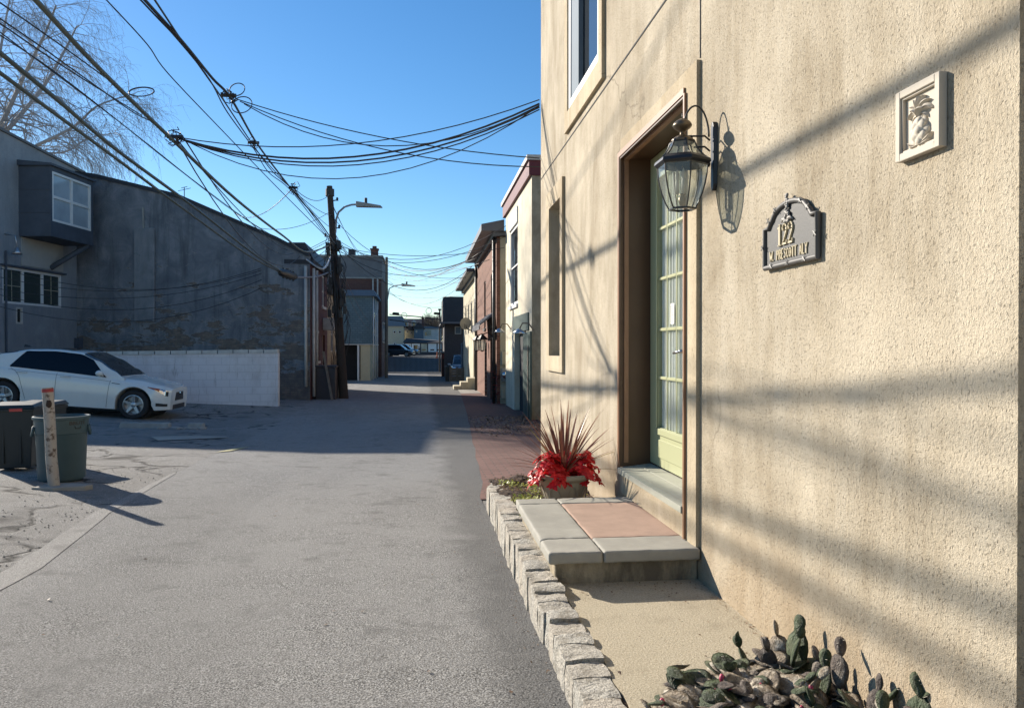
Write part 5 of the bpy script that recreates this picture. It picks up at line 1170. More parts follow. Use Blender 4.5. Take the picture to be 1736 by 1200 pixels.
T(m.build('vine', M['wood']), 'bare climbing vine stems on the tan sided house by the pole', 'vine')
# clutter at the foot of the leaning pole
m = MB(); m.box(-3.55, -2.9, 25.9, 27.0, g(-3.2,26)-.02, g(-3.2,26)+1.05); m.box(-3.58, -2.87, 25.87, 27.03, g(-3.2,26)+1.055, g(-3.2,26)+1.12); T(m.build('utility_box', M['shutter'], bevel=.02), 'dark metal utility box against the brick row house', 'utility box')
m = MB(); m.hexa([(-3.0,25.5,g(-3,25.5)),(-2.93,25.5,g(-3,25.5)),(-2.93,25.56,g(-3,25.5)),(-3.0,25.56,g(-3,25.5))], [(-3.35,26.0,g(-3,26)+1.6),(-3.27,26.0,g(-3,26)+1.6),(-3.27,26.06,g(-3,26)+1.6),(-3.35,26.06,g(-3,26)+1.6)]); T(m.build('plank', M['wood']), 'grey plank leaning against the utility box', 'plank')
# blue shingle house with cream base
BY = 45.0; x0, x1 = onY(592, 600, BY).x, onY(631, 600, BY).x
bx = x0-3.6
r_ = root('shingle_house', ((x0+x1)/2, BY+3, 0), 'blue shingled house with cream lower storey and slate blue eave', 'building')
zb1 = onY(610, 583, BY).z; zt1 = onY(610, 502, BY).z
m = MB(); m.box(bx, x1, BY, 50.5, zb1, zt1); m.build('shingle_wall', M['shingle'], r_)
m = MB(); m.box(onY(611,600,BY).x, x1-.12, BY+.05, 50.4, -.8, zb1-.06); m.build('cream_wall', M['cream'], r_)
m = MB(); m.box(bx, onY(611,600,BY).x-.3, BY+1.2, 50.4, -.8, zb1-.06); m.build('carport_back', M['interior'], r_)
m = MB(); m.box(bx, x1+.06, BY-.05, 50.45, zb1-.057, zb1-.003); m.build('band', M['white_dirty'], r_)
m = MB(); m.hexa([(bx,BY-.25,zt1+.003),(x1+.25,BY-.25,zt1+.003),(x1+.25,50.5,zt1+.003),(bx,50.5,zt1+.003)], [(bx,BY-.1,zt1+.35),(x1+.1,BY-.1,zt1+.35),(x1+.1,50.5,zt1+.35),(bx,50.5,zt1+.35)]); m.build('eave', M['bluegrey'], r_)
for xx, yy in ((x1+.04, BY+.4), (x1+.04, BY+2.6), (x1+.04, BY+4.4)):
    m = MB(); m.tube([(xx, yy, g(xx,yy)+.05), (xx, yy, zt1)], .045, 7); m.build('downspout', M['white'], r_, smooth=True)
m = MB(); xg = onY(611,600,BY).x-.12; m.tube([(xg, BY+.02, g(xg,BY)), (xg, BY+.02, zb1-.06)], .06, 8); m.build('porch_post', M['white'], r_)
for (y0, y1) in ((45.6,46.6),(47.6,48.6)):
    m = MB(); m.box(x1+.003, x1+.05, y0, y1, .5+zb1, 1.9+zb1); w = m.build('window', M['white_dirty'], r_); m = MB(); m.box(x1+.052, x1+.056, y0+.07, y1-.07, .57+zb1, 1.83+zb1); m.build('pane', M['pane'], w)
# half hidden car in the carport
def small_car(name, label, x, y, z, rz, kind, paint):
    if kind == 'suv':
        cc_ = Car(4.5, 1.82, 2.65, .9, .36, .25, [(-2.25,.98),(-1.5,1.05),(.8,1.0),(1.5,.95),(2.25,.78)], [(-2.25,1.05),(.9,1.05),(1.3,1.02),(2.0,.93),(2.25,.82)],
            [(-2.2,1.02),(-2.0,1.5),(-1.6,1.72),(-.3,1.76),(.3,1.70),(.75,1.4),(1.15,1.04)], .10, [(-2.25,.9),(-1.9,.98),(1.6,.98),(2.1,.9),(2.25,.8)])
    r_ = root(name, (x, y, z), label, 'car', None, rz, local=True); build_car(r_, cc_, M[paint], M['tint'], M['rim'])
    for sd in (-1, 1): cc_.grid(cc_.gring, -1.85, .72, 1.1, 3.0, 20, 6, .006, sd, lambda X, a, b: (a, max(a+.01, min(b, a+(b-a)*min(1, (X+1.95)/.2, (.80-X)/.3))))).build('side_window', M['tint'], r_, local=True)
    cc_.grid(cc_.gring, .34, 1.08, 3.4, 6, 10, 8, .006).build('windscreen', M['screen_glass'], r_, local=True)
    for sd in (-1, 1):
        cc_.grid(cc_.ring, 1.95, 2.24, 4.6, 6.2, 5, 4, .01, sd).build('headlight', M['chrome'], r_, local=True)
        m = MB(); m.blob((.72, sd*1.0, 1.1), .1, 2, 10, 6, .05, (.7,1,.7)); m.build('wing_mirror', M[paint], r_, local=True)
    m = MB(); m.box(2.2, 2.262, -.55, .55, .5, .72); m.build('grille', M['black'], r_, local=True); m = MB(); m.box(2.2, 2.264, -.2, .2, .34, .44); m.build('number_plate', M['white'], r_, local=True)
    return r_
# brick gable house with chimney
HY = 51.0; hx0, hx1 = onY(588, 600, HY).x-2, onY(647, 600, HY).x
r_ = root('gable_house', ((hx0+hx1)/2, HY+2.5, 0), 'brick house with grey upper gable and square chimney behind the blue shingle house', 'building')
zg, zr_ = onY(620, 470, HY).z, onY(620, 436, HY).z
m = MB(); m.box(hx0, hx1, HY, HY+5.5, -.9, zg-.003); m.build('brick_wall', M['brick_dark_x'], r_)
m = MB(); m.box(hx0, hx1+.03, HY-.03, HY+5.5, zg, zr_); m.build('upper_wall', M['roofgrey'], r_)
m = MB(); m.box(hx0, hx1+.1, HY-.1, HY+5.6, zr_+.003, zr_+.12); m.box(hx0, hx1+.07, HY-.07, HY, zg-.1, zg); m.build('coping', M['conc_grey'], r_)
cx0_, cx1_ = onY(629, 600, HY+.5).x, onY(641, 600, HY+.5).x; zc_ = onY(635, 421, HY+.5).z
m = MB(); m.box(cx0_, cx1_, HY+.4, HY+1.0, zr_+.12, zc_-.1); m.box(cx0_-.05, cx1_+.05, HY+.35, HY+1.05, zc_-.097, zc_-.02); m.box(cx0_+.1, cx1_-.1, HY+.5, HY+.9, zc_-.018, zc_+.15); m.build('chimney', M['brick_dark_x'], r_)
m = MB(); m.box(onY(590,600,HY).x, onY(600,600,HY).x, HY+.3, HY+1.5, zr_+.12, zr_+.55); m.build('roof_hatch', M['roofdark'], r_)
for xx in (hx1-.55, hx1-.25): m = MB(); m.tube([(xx, HY-.1, zg-.9-1.2), (xx, HY-.1, zg-.1)], .05, 7); m.build('downspout', M['white_dirty'], r_)
for y0 in (51.8, 53.4, 55.0):
    m = MB(); m.box(hx1+.003, hx1+.06, y0, y0+.8, 1.6, 3.0); w = m.build('window', M['white_dirty'], r_); m = MB(); m.box(hx1+.062, hx1+.066, y0+.08, y0+.72, 1.68, 2.92); m.build('pane', M['pane'], w)
m = MB(); m.box(-15, -6.2, 74, 112, -.9, 6.6); r_ = T(m.build('shade_building', M['roofgrey']), 'unseen grey building added to shade the far car park', 'building')  # hidden block added to keep the lot beyond the gate in shadow
# ---------------------------------------------------------------- right row
RX = 2.46
nY, fY = yX(901.5, RX), yX(857.5, RX)
zp = lambda px, py: onX(px, py, RX).z
zpar = zp(899, 300); zpar = (590-287)/1300*nY*1.0+CZ
zpar = CZ+1.60*RX
wh = (yX(876, RX), yX(864.5, RX), CZ+.59*RX-.0, CZ+1.50*RX); 
wh = (20.0, 21.75, CZ+1.17, CZ+3.30)
ddh = (18.35, 20.75, g(2.46, 19.5)-.01, CZ+.42)
r_, A, B, hs = rowhouse('pale_house', 'tall pale stucco house with an oxblood parapet and one narrow window', RX, nY, fY, zpar, 'stucco_pale', [wh, ddh], 5, -1)
Af, d_, n_, L_ = frame_of(A, B)
bpy.data.objects.remove([c_ for c_ in r_.children if c_.name.startswith('roof')][0])
m = MB(); m.box(RX-.07, RX+5, nY-.04, fY+.25, zpar+.003, zpar+.34); m.build('parapet_band', M['oxred'], r_)
m = MB(); m.box(RX-.12, RX+5, nY-.08, fY+.3, zpar+.343, zpar+.46); m.build('coping', M['lichen'], r_)
window(r_, A, B, hs[0], .06, .08, 1, 2, 'white', 'pane', sill=True)
m = MB(); m.fbox(Af, d_, n_, hs[0][0]-.06, hs[0][1]+.06, .0, .04, hs[0][3]+.003, hs[0][3]+.42); m.build('window_head', M['white'], r_)
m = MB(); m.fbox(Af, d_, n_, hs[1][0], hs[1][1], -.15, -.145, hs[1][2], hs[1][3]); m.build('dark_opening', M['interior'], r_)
m = MB(); m.fbox(Af, d_, n_, hs[1][0]-.05, hs[1][1]+.55, .0, .03, hs[1][3]+.003, hs[1][3]+.42); m.build('lintel_board', M['dkgreen'], r_)
m = MB(); m.quad((RX,nY-.004,-.9),(RX+5,nY-.004,-.9),(RX+5,nY-.004,zpar),(RX,nY-.004,zpar)); m.build('side_wall', M['stucco_side'], r_)
m = MB(); yh = 18.45; m.hexa([(RX-.02,yh-1.25,g(RX,18)+.03),(RX-.02,yh,g(RX,18)+.03),(RX-.065,yh,g(RX,18)+.03),(RX-.065,yh-1.25,g(RX,18)+.03)][::-1], [(RX-.02,yh-1.25,CZ+.38),(RX-.02,yh,CZ+.38),(RX-.065,yh,CZ+.38),(RX-.065,yh-1.25,CZ+.38)][::-1])
for zf0, zf1 in ((.06,.3),(.34,.62),(.66,.95)):
    z0 = g(RX,18); h_ = CZ+.38-z0; m.box(RX-.075, RX-.066, yh-1.1, yh-.15, z0+h_*zf0, z0+h_*zf1)
dr = m.build('door', M['dkgreen'], r_); dr['label'] = 'open dark green panelled door leaf'
m = MB(); m.box(RX-.09, RX-.01, nY+.03, nY+.12, g(RX,17), CZ+.05); m.build('corner_board', M['wood'], r_)
m = MB(); rr = random.Random(2); m.box(2.9, 6.5, 16.3, nY-.02, g(3,16.5)-.1, .5); T(m.build('side_garden_wall', M['stucco_side']), 'stained rendered wall between the tan house and the pale house', 'wall')
def goose(px, py, X, label):
    p = onX(px, py, X); r_ = root('gooseneck_lamp', (X, p.y, p.z), label, 'lamp', 'gooseneck lamps on the pale house'); m = MB(); ps = [(X, p.y, p.z), (X-.12, p.y, p.z+.16), (X-.26, p.y, p.z+.16), (X-.33, p.y, p.z+.02)]; m.tube(ps, .016, 7); m.build('arm', M['wood'], r_, smooth=True)
    m = MB(); m.lathe([(.03,.04),(.06,.02),(.17,-.07),(.165,-.075),(.05,.0),(.03,.02)], 20, (X-.33, p.y, p.z+.0), closed=False); m.build('shade', M['rim'], r_, smooth=True); m = MB(); m.blob((X-.33, p.y, p.z-.09), .06, 1, 12, 8, .02, (1,1,1.4)); m.build('bulb', M['glass'], r_, smooth=True)
goose(905, 560, RX, 'gooseneck lamp over the green door leaf, nearer the camera'); goose(867, 559, RX, 'gooseneck lamp on the far edge of the pale house')
# brick house with awning
X3 = 2.25; y30, y31 = 23.55, yX(809, X3)
z3 = CZ+1.52*X3
h3 = [(y30+1.35, y30+2.1, CZ+.75, CZ+2.45), (y30+4.3, y30+5.0, CZ+.72, CZ+2.45), (y30+1.05, y30+2.4, g(X3,25)-.01, CZ+.30), (y30+3.8, y30+4.8, g(X3,27)-.01, CZ+.2)]
r_, A, B, hs = rowhouse('brick_cottage', 'sunlit red brick house with a grey awning over a dark doorway', X3, y30, y31, z3, 'brick_y', h3, 5, -1, roofm='gutter', rise=.5); dress(r_, A, B, hs, 'wwod', fm='shutter', pm='pane_dark', sill=True)
Af, d_, n_, L_ = frame_of(A, B)
m = MB(); m.hexa([(X3-.5,y30-.25,z3+.15),(X3-.5,y31,z3+.15),(X3+.2,y31,z3+.15),(X3+.2,y30-.25,z3+.15)][::-1], [(X3-.5,y30-.25,z3+.35),(X3-.5,y31,z3+.35),(X3+.2,y31,z3+.5),(X3+.2,y30-.25,z3+.5)][::-1]); m.build('eave', M['gutter'], r_)
m = MB(); m.box(X3+.10, X3+5, y30-.01, y30-.004, -.9, z3); m.build('side_render', M['stucco_cream'], r_)
ya, yb = y30+.5, y30+3.9; za = CZ+.82
m = MB(); m.hexa([(X3-.5,ya,za-.12),(X3-.5,yb,za-.12),(X3-.0,yb,za+.26),(X3-.0,ya,za+.26)][::-1], [(X3-.5,ya,za-.06),(X3-.5,yb,za-.06),(X3-.0,yb,za+.33),(X3-.0,ya,za+.33)][::-1])
for i in range(10): y_ = ya+.02+(yb-ya-.04)*i/9; m.tube([(X3-.51,y_,za-.05),(X3-.0,y_,za+.34)], .012, 4)
m.box(X3-.52, X3-.49, ya, yb, za-.24, za-.125); m.build('awning', M['gutter'], r_)
m = MB(); m.tube([(X3-.08,y30+.12,g(X3,24)), (X3-.08,y30+.12,z3)], .055, 8); m.build('downspout', M['black'], r_, smooth=True)
m = MB(); m.tube([(X3-.06,y31-.1,g(X3,31)), (X3-.06,y31-.1,z3)], .05, 8); m.build('downspout', M['black'], r_, smooth=True)
for i, (dz, w) in enumerate(((-.1,.34),(-.62,.42),(-1.15,.5))):
    m = MB(); m.box(X3+.13, X3+.13+w*.55, y30-.16, y30-.012, CZ+dz-.42, CZ+dz); b_ = m.build('meter_box', M['soffit'] if i != 1 else M['conc_grey'], r_, bevel=.03)
    if i == 1: m = MB(); m.lathe([(0,0),(.11,0),(.10,.1),(0,.11)], 16, (X3+.24,y30-.16,CZ-.82), Matrix.Rotation(R(90), 3, 'X')); m.build('dial', M['chrome'], b_, smooth=True)
def sconce(Y, label):
    r_ = root('wall_sconce', (X3, Y, CZ+.15), label, 'lamp', 'black wall sconces by the awning'); c_ = (X3-.38, Y, CZ+.12); m = MB(); m.lathe([(0,.32),(.05,.3),(.16,.17),(.16,.15),(.0,.15)], 6, c_); m.tube([(X3,Y,CZ+.3),(X3-.2,Y,CZ+.5),(X3-.38,Y,CZ+.43)], .02, 6)
    for k in range(6): a = k*math.pi/3; m.tube([(c_[0]+.13*math.cos(a), Y+.13*math.sin(a), c_[2]+.15), (c_[0]+.08*math.cos(a), Y+.08*math.sin(a), c_[2]-.2)], .01, 4)
    m.lathe([(0,-.24),(.08,-.2),(0,-.19)], 6, c_); m.build('frame', M['black'], r_); m = MB(); m.lathe([(.08,-.19),(.13,.15)], 6, c_, closed=False); m.build('glass', M['lantern_glass'], r_)
sconce(y30+1.0, 'wall sconce by the awning, nearer the black downspout'); sconce(y30+3.4, 'wall sconce by the awning, farther along the brick')
m = MB(); rr = random.Random(3)
for i in range(50):
    p = Vector((X3-.12+rr.uniform(-.05,.25), y30-.1+rr.uniform(-.1,.1), g(X3,24)+rr.uniform(.0,1.0))); blade(m, p, rr.uniform(0,6.28), rr.uniform(-.5,.5), .12, .03, .3, 3)
T(m.build('climbing_vine', simple('red_vine', (.25,.03,.03), .7)), 'red leaved vine climbing the corner of the sunlit brick house', 'vine')
# cream house beyond, with stone steps
y40, y41 = y31+.02, 43.5; z4 = CZ+1.36*X3
h4 = [(y40+1+k*2.4, y40+2+k*2.4, CZ+.7, CZ+2.2) for k in range(4)]+[(y40+1.4, y40+2.4, g(X3,33)+.5, CZ+.4), (y40+6, y40+7, g(X3,38)+.2, CZ+.1)]
r_, A, B, hs = rowhouse('cream_house', 'cream stone house with stone steps beyond the sunlit brick house', X3, y40, y41, z4, 'stucco_cream', h4, 5, -1, roofm='gutter', rise=.5); dress(r_, A, B, hs, 'wwwwdw', fm='white_dirty')
m = MB(); m.box(X3-.45, X3+.1, y40+.0, y41, z4+.15, z4+.3); m.build('eave', M['gutter'], r_)
m = MB(); ys_ = y40+.9
for k in range(3): z_ = g(1.6, ys_); m.box(X3-.95+k*.3, X3-.003 if k == 2 else X3-.95+(k+1)*.3-.002, ys_, ys_+1.1, z_, z_+.17*(k+1))
st2 = T(m.build('stone_steps', M['stucco_cream'], bevel=.02), 'pale stone steps climbing to the door of the cream house', 'steps')
p = onX(789, 548, 1.95); r_ = root('satellite_dish', (X3, p.y, p.z), 'grey satellite dish on an arm off the cream house', 'satellite dish')
dY = p.y; Mx = Euler((R(100), 0, R(20))).to_matrix(); m = MB(); m.lathe([(0,0),(.16,.02),(.27,.065),(.285,.075),(.27,.075),(.16,.035),(0,.012)], 28, (1.93, dY, p.z), Mx, closed=False); m.build('dish', M['conc_grey'], r_, smooth=True)
m = MB(); m.tube([(X3, dY, p.z-.35), (2.0, dY, p.z-.25), (1.95, dY+.03, p.z-.02)], .025, 6); m.tube([(1.95, dY, p.z-.27), (1.9, dY-.3, p.z-.28), (1.88, dY-.42, p.z-.05)], .012, 5); m.build('arm', M['black'], r_)
# dark house closing the right side
DY = 50.0; dx0 = onY(752, 600, DY).x; dzt = onY(770, 503, DY).z; dzm = onY(770, 546, DY).z
r_ = root('dark_house', (dx0+3, DY+2, 0), 'dark navy house with overhanging upper storey at the end of the alley', 'building')
m = MB(); m.box(dx0, dx0+7, DY, DY+6, dzm, dzt); m.build('upper_storey', M['roofdark'], r_)
m = MB(); m.box(dx0+.1, dx0+7, DY+.5, DY+6, -.9, dzm-.12); m.build('wall', M['shutter'], r_)
m = MB(); m.box(dx0-.15, dx0+7, DY-.6, DY+6, dzm-.117, dzm-.003); m.build('ledge', M['gutter'], r_)
wx0, wx1 = onY(771, 560, DY+.5).x, onY(782, 560, DY+.5).x
m = MB(); m.box(wx0, wx1, DY+.44, DY+.497, onY(771,566,DY).z, onY(771,553,DY).z); w = m.build('window', M['white_dirty'], r_); m = MB(); m.box(wx0+.05, wx1-.05, DY+.435, DY+.438, onY(771,565,DY).z, onY(771,554,DY).z); m.build('pane', M['bluegrey'], w)
p = onY(776, 622, 43.6)
small_car('parked_van', 'silver car parked nose out beside the dark house at the alley end', 2.55, 47.4, g(2.5,47)-.05, R(-90), 'suv', 'whitecar').scale = (1,1,.88)
m = MB(); x_ = onY(783,600,44).x; m.box(x_, x_+.9, 44, 45.2, g(2,44), onY(783,583,44).z); m.hexa([(x_-.05,43.95,onY(783,583,44).z+.003),(x_+.95,43.95,onY(783,583,44).z+.003),(x_+.95,45.25,onY(783,583,44).z+.003),(x_-.05,45.25,onY(783,583,44).z+.003)], [(x_+.3,43.95,onY(783,578,44).z),(x_+.6,43.95,onY(783,578,44).z),(x_+.6,45.25,onY(783,578,44).z),(x_+.3,45.25,onY(783,578,44).z)]); T(m.build('shed', M['bluegrey']), 'narrow blue grey shed between the silver car and the cream house', 'shed')
m = MB(); fx0, fx1 = onY(762,640,42.8).x, onY(788,640,42.8).x
for k in range(5): z_ = g(1,42.8)+.03+k*.15; m.box(fx0, fx1, 42.8, 42.85, z_, z_+.13)
for xx in (fx0+.06, (fx0+fx1)/2, fx1-.06): m.box(xx-.05, xx+.05, 42.86, 42.93, g(1,42.8)-.05, g(1,42.8)+.82)
T(m.build('timber_fence', M['wood']), 'low fence of weathered horizontal boards in front of the silver car', 'fence')
r_ = root('brick_pier', (onY(753,600,52).x, 52, 0), 'brick gate pier with a small red sign', 'pier'); px0, px1 = onY(748.5,600,52).x, onY(760,600,52).x
m = MB(); m.box(px0, px1, 52, 52.5, -.8, onY(753,598,52).z); m.build('pier', M['brick_dark_x'], r_); m = MB(); m.box(px0-.04, px1+.04, 51.96, 52.54, onY(753,598,52).z+.003, onY(753,595.5,52).z); m.build('cap', M['lichen'], r_)
m = MB(); m.box(px0+.07, px1-.07, 51.965, 51.99, onY(753,608,52).z, onY(753,600,52).z); m.build('red_sign', simple('faded_red_sign', (.40,.07,.05), .6), r_)
m = MB(); m.box(onY(755,600,43.4).x, onY(761.5,600,43.4).x, 43.3, 43.9, g(1,43)-.02, onY(755,623,43.4).z); m.box(onY(755,600,43.4).x-.03, onY(761.5,600,43.4).x+.03, 43.27, 43.93, onY(755,623,43.4).z+.003, onY(755,623,43.4).z+.07); T(m.build('dark_bin', M['cart'], bevel=.02), 'dark square bin standing beside the timber fence', 'bin')
# ---------------------------------------------------------------- gate and what lies beyond
GY = 58.5; gx0, gx1 = onY(657, 600, GY).x, onY(749, 600, GY).x
r_ = root('metal_gate', ((gx0+gx1)/2, GY, g(0,GY)), 'dark metal bar gate closing the end of the alley', 'gate'); z0_, z1_ = g(0,GY)+.05, onY(700, 604, GY).z
m = MB(); n_b = 44
for i in range(n_b): x_ = gx0+(gx1-gx0)*(i+.5)/n_b; m.box(x_-.017, x_+.017, GY-.011, GY+.011, z0_+.04, z1_-.04)
m.build('bars', M['black'], r_)
m = MB(); m.box(gx0, gx1, GY-.025, GY+.025, z1_-.04, z1_); m.box(gx0, gx1, GY-.025, GY+.025, z0_, z0_+.04); m.tube([(gx0+1.2,GY-.03,z1_+.02),(gx0+1.2,GY-.03,z1_+.02)], .02); m.build('rails', M['bluegrey'], r_)
for xx in (gx0-.06, gx1+.06): m = MB(); m.box(xx-.06, xx+.06, GY-.06, GY+.06, g(0,GY)-.1, z1_+.25); m.build('gate_post', M['black'], r_)
for px, top in ((745.5, 526), (752.5, 547)):
    p = onY(px, 600, 62); m = MB(); m.tube([(p.x,62,g(0,62)-.1), (p.x,62,onY(px,top,62).z)], .07, 8); m.box(p.x-.12, p.x+.12, 61.9, 62.1, onY(px,top,62).z, onY(px,top,62).z+.12)
    T(m.build('steel_post', M['black']), 'taller dark steel post beyond the gate' if px < 750 else 'shorter dark steel post beside the brick pier', 'post')
ps_ = onT(684, 603, 112)
small_car('dark_suv', 'dark sport utility car parked in the far lot beyond the gate', onY(683,600,112).x-.6, 112, g(0,112), R(-12), 'suv', 'darkcar')
small_car('dark_suv', 'second dark car parked behind the first in the far lot', onY(688,600,119).x-.2, 119, g(0,119), R(-12), 'suv', 'darkcar')
m = MB(); bpx = onY(741,600,104); m.lathe([(0,0),(.3,0),(.3,.04),(.12,.05),(.05,.85),(0,.86)], 14, (bpx.x, 104, g(0,104))); T(m.build('traffic_cone', simple('orange_plastic', (.75,.16,.04), .5), autos=35), 'orange traffic cone near the far end of the gate', 'cone')
# low dark wall, garages
GZ = 128
wx = lambda px, Y=GZ: onY(px, 600, Y).x
wzz = lambda py, Y=GZ: onY(700, py, Y).z
m = MB(); m.box(wx(688,122), wx(748,122), 122, 122.4, -.3, wzz(596.5,122)); T(m.build('low_dark_wall', M['shutter']), 'low dark wall along the back of the far lot', 'wall')
r_ = root('garage_block', (wx(715), GZ+3, g(0,GZ)), 'row of garages with white panels and dark posts beyond the far lot', 'garage')
m = MB(); m.box(wx(685), wx(752), GZ, GZ+6, -.3, wzz(581)); m.build('wall', M['shutter'], r_)
m = MB(); m.hexa([(wx(683),GZ-.4,wzz(581)+.003),(wx(760),GZ-.4,wzz(581)+.003),(wx(760),GZ+6,wzz(581)+.003),(wx(683),GZ+6,wzz(581)+.003)], [(wx(688),GZ+.5,wzz(573)),(wx(745),GZ+.5,wzz(578)),(wx(745),GZ+6,wzz(576)),(wx(688),GZ+6,wzz(573))]); m.build('roof', M['roofdark'], r_)
for a, b, mt in ((687,696.5,'white'),(698,712,'white'),(714,724,'stucco_cream'),(726,740,'white'),(742,748,'white')):
    m = MB(); m.box(wx(a), wx(b), GZ-.06, GZ-.003, -.2, wzz(582.5)); dn = m.build('garage_door', M[mt], r_)
    m = MB(); m.box(wx((a+b)/2)-.35, wx((a+b)/2)+.3, GZ-.09, GZ-.062, wzz(594), wzz(585) if a < 710 else wzz(592)); m.build('pane', M['pane_dark'], dn)
def farhouse(label, a, b, Y, ybot, yeave, ridge, wmat, rmat, wins, axis='x', name='far_house'):
    r_ = root(name, (wx((a+b)/2,Y), Y+4, 0), label, 'house'); m = MB(); ze = wzz(yeave,Y); m.box(wx(a,Y), wx(b,Y), Y, Y+9, -.5, ze); m.build('wall', M[wmat], r_)
    m = MB(); zr_ = wzz(ridge,Y); xa, xb = wx(a,Y)-.3, wx(b,Y)+.3
    if axis == 'flat': m.hexa([(xa,Y-.3,ze+.003),(xb,Y-.3,ze+.003),(xb,Y+9,ze+.003),(xa,Y+9,ze+.003)], [(xa+.5,Y+.1,zr_),(xb-.5,Y+.1,zr_),(xb-.5,Y+9,zr_),(xa+.5,Y+9,zr_)])
    elif axis == 'x': m.add([(xa,Y-.3,ze+.003),(xb,Y-.3,ze+.003),(xb,Y+9.3,ze+.003),(xa,Y+9.3,ze+.003),(xa,Y+4.5,zr_),(xb,Y+4.5,zr_)], [(0,1,5,4),(2,3,4,5),(0,4,3),(1,2,5),(3,2,1,0)])
    else: m.add([(xa,Y-.3,ze+.003),(xb,Y-.3,ze+.003),(xb,Y+9.3,ze+.003),(xa,Y+9.3,ze+.003),((xa+xb)/2,Y-.3,zr_),((xa+xb)/2,Y+9.3,zr_)], [(0,1,4),(1,2,5,4),(2,3,5),(3,0,4,5),(3,2,1,0)])
    m.build('roof', M[rmat], r_)
    for (c_, e_, w, h) in wins:
        m = MB(); m.box(wx(c_-w/2-.5,Y), wx(c_+w/2+.5,Y), Y-.06, Y-.003, wzz(e_+h/2+.5,Y), wzz(e_-h/2-.5,Y)); f = m.build('window', M['white'], r_); m = MB(); m.box(wx(c_-w/2,Y), wx(c_+w/2,Y), Y-.08, Y-.062, wzz(e_+h/2,Y), wzz(e_-h/2,Y)); m.build('pane', M['pane_dark'], f)
    return r_
farhouse('blue grey mansard house with cream lower floors, left of the far houses', 652, 684, 140, 600, 553, 536, 'soffit', 'bluegrey', [(669,563,3,3.5),(678,563,3,3.5),(669,583,3,3),(674,586,2,2)], 'flat')
r0 = farhouse('cream house with a dark roof and two dormers in the middle of the far houses', 682, 716, 150, 600, 560, 539, 'soffit', 'roofdark', [(690,562,2,3),(697,564,2.5,4),(706,567,2,3)], 'x')
for a_ in (684, 698):
    m = MB(); x_ = wx(a_,149); s_ = .55; m.box(x_, x_+.9, 148.6, 152, wzz(553,149), wzz(546,149)); m.add([(x_-.1,148.4,wzz(546,149)+.003),(x_+1.0,148.4,wzz(546,149)+.003),(x_+.45,148.4,wzz(542.5,149)),(x_-.1,152,wzz(546,149)+.003),(x_+1.0,152,wzz(546,149)+.003),(x_+.45,152,wzz(542.5,149))], [(0,1,2),(1,4,5,2),(3,0,2,5),(4,3,5)]); dm_ = m.build('dormer', M['white_dirty'], r0)
    m = MB(); m.box(x_+.2, x_+.7, 148.5, 148.597, wzz(552,149), wzz(547.5,149)); m.build('pane', M['pane_dark'], dm_)
r1 = farhouse('long white house with a low roof at the right of the far houses', 717, 748, 150, 600, 557, 553, 'white_dirty', 'roofgrey', [(722,566,2.5,6)], 'flat')
m = MB(); m.box(wx(723,149.9), wx(731,149.9), 149.85, 149.94, wzz(568,150), wzz(560,150)); m.build('boarded_window', M['soffit'], r1)
m = MB()
for i in range(30): x_ = wx(722,147)+(wx(746,147)-wx(722,147))*i/29; m.box(x_-.03, x_+.03, 147, 147.06, wzz(577,147), wzz(573,147))
m.box(wx(722,147), wx(746,147), 146.98, 147.08, wzz(573,147), wzz(573,147)+.1); m.build('railing', M['white_dirty'], r1)
r2_ = farhouse('narrow house with a steep dark roof and tall chimney between the far houses', 702, 718, 146, 600, 557, 546, 'bluegrey', 'roofdark', [(706,562,1.5,2.5)], 'y')
m = MB(); m.box(wx(715,150), wx(718.5,150), 150, 151, wzz(557,150), wzz(540,150)); m.box(wx(714.6,150), wx(718.9,150), 149.9, 151.1, wzz(540,150)+.003, wzz(538,150)); m.box(wx(716,150), wx(717.6,150), 150.3, 150.7, wzz(538,150)+.003, wzz(535,150)); m.build('chimney', M['brick_dark_x'], r2_)
# person crossing the far lot
def person(x, y, z, label):
    me = bpy.data.meshes.new('person'); J = [(0,0,.93),(0,.02,1.15),(0,.05,1.38),(0,.07,1.5),(0,.1,1.6),(0,.1,1.7),(.1,0,.88),(.13,-.12,.5),(.12,-.08,.08),(-.1,0,.88),(-.12,.15,.5),(-.13,.28,.1),(.19,.05,1.38),(.26,.02,1.12),(.24,.2,.95),(-.19,.05,1.38),(-.27,.0,1.12),(-.25,-.1,.88),(.12,.08,.04),(-.13,.38,.06)]
    E_ = [(0,1),(1,2),(2,3),(3,4),(4,5),(0,6),(6,7),(7,8),(0,9),(9,10),(10,11),(2,12),(12,13),(13,14),(2,15),(15,16),(16,17),(8,18),(11,19)]
    rad = [.15,.15,.16,.06,.1,.08,.1,.07,.05,.1,.07,.05,.075,.05,.04,.075,.05,.04,.04,.04]
    me.from_pydata(J, E_, []); o = bpy.data.objects.new('person', me); C.objects.link(o); md = o.modifiers.new('s', 'SKIN')
    for i, v in enumerate(me.skin_vertices[0].data): v.radius = (rad[i], rad[i]); v.use_root = (i == 0)
    o.modifiers.new('sub', 'SUBSURF').levels = 1; me.materials.append(M['shutter']); o.location = (x, y, z); o.rotation_euler.z = R(60); T(o, label, 'person'); ORG[o.name] = Vector((0,0,0))
    m = MB(); m.blob((0,.09,1.69), .105, 1, 12, 8, .05); m.build('hair', M['wood'], o, local=True, smooth=True); m = MB(); m.box(.2, .42, .1, .3, .62, .9); m.build('bag', M['white'], o, local=True, bevel=.03)
person(wx(711,123.5), 123.5, g(0,123)-.35, 'person in dark clothes with a pale bag walking behind the low dark wall')
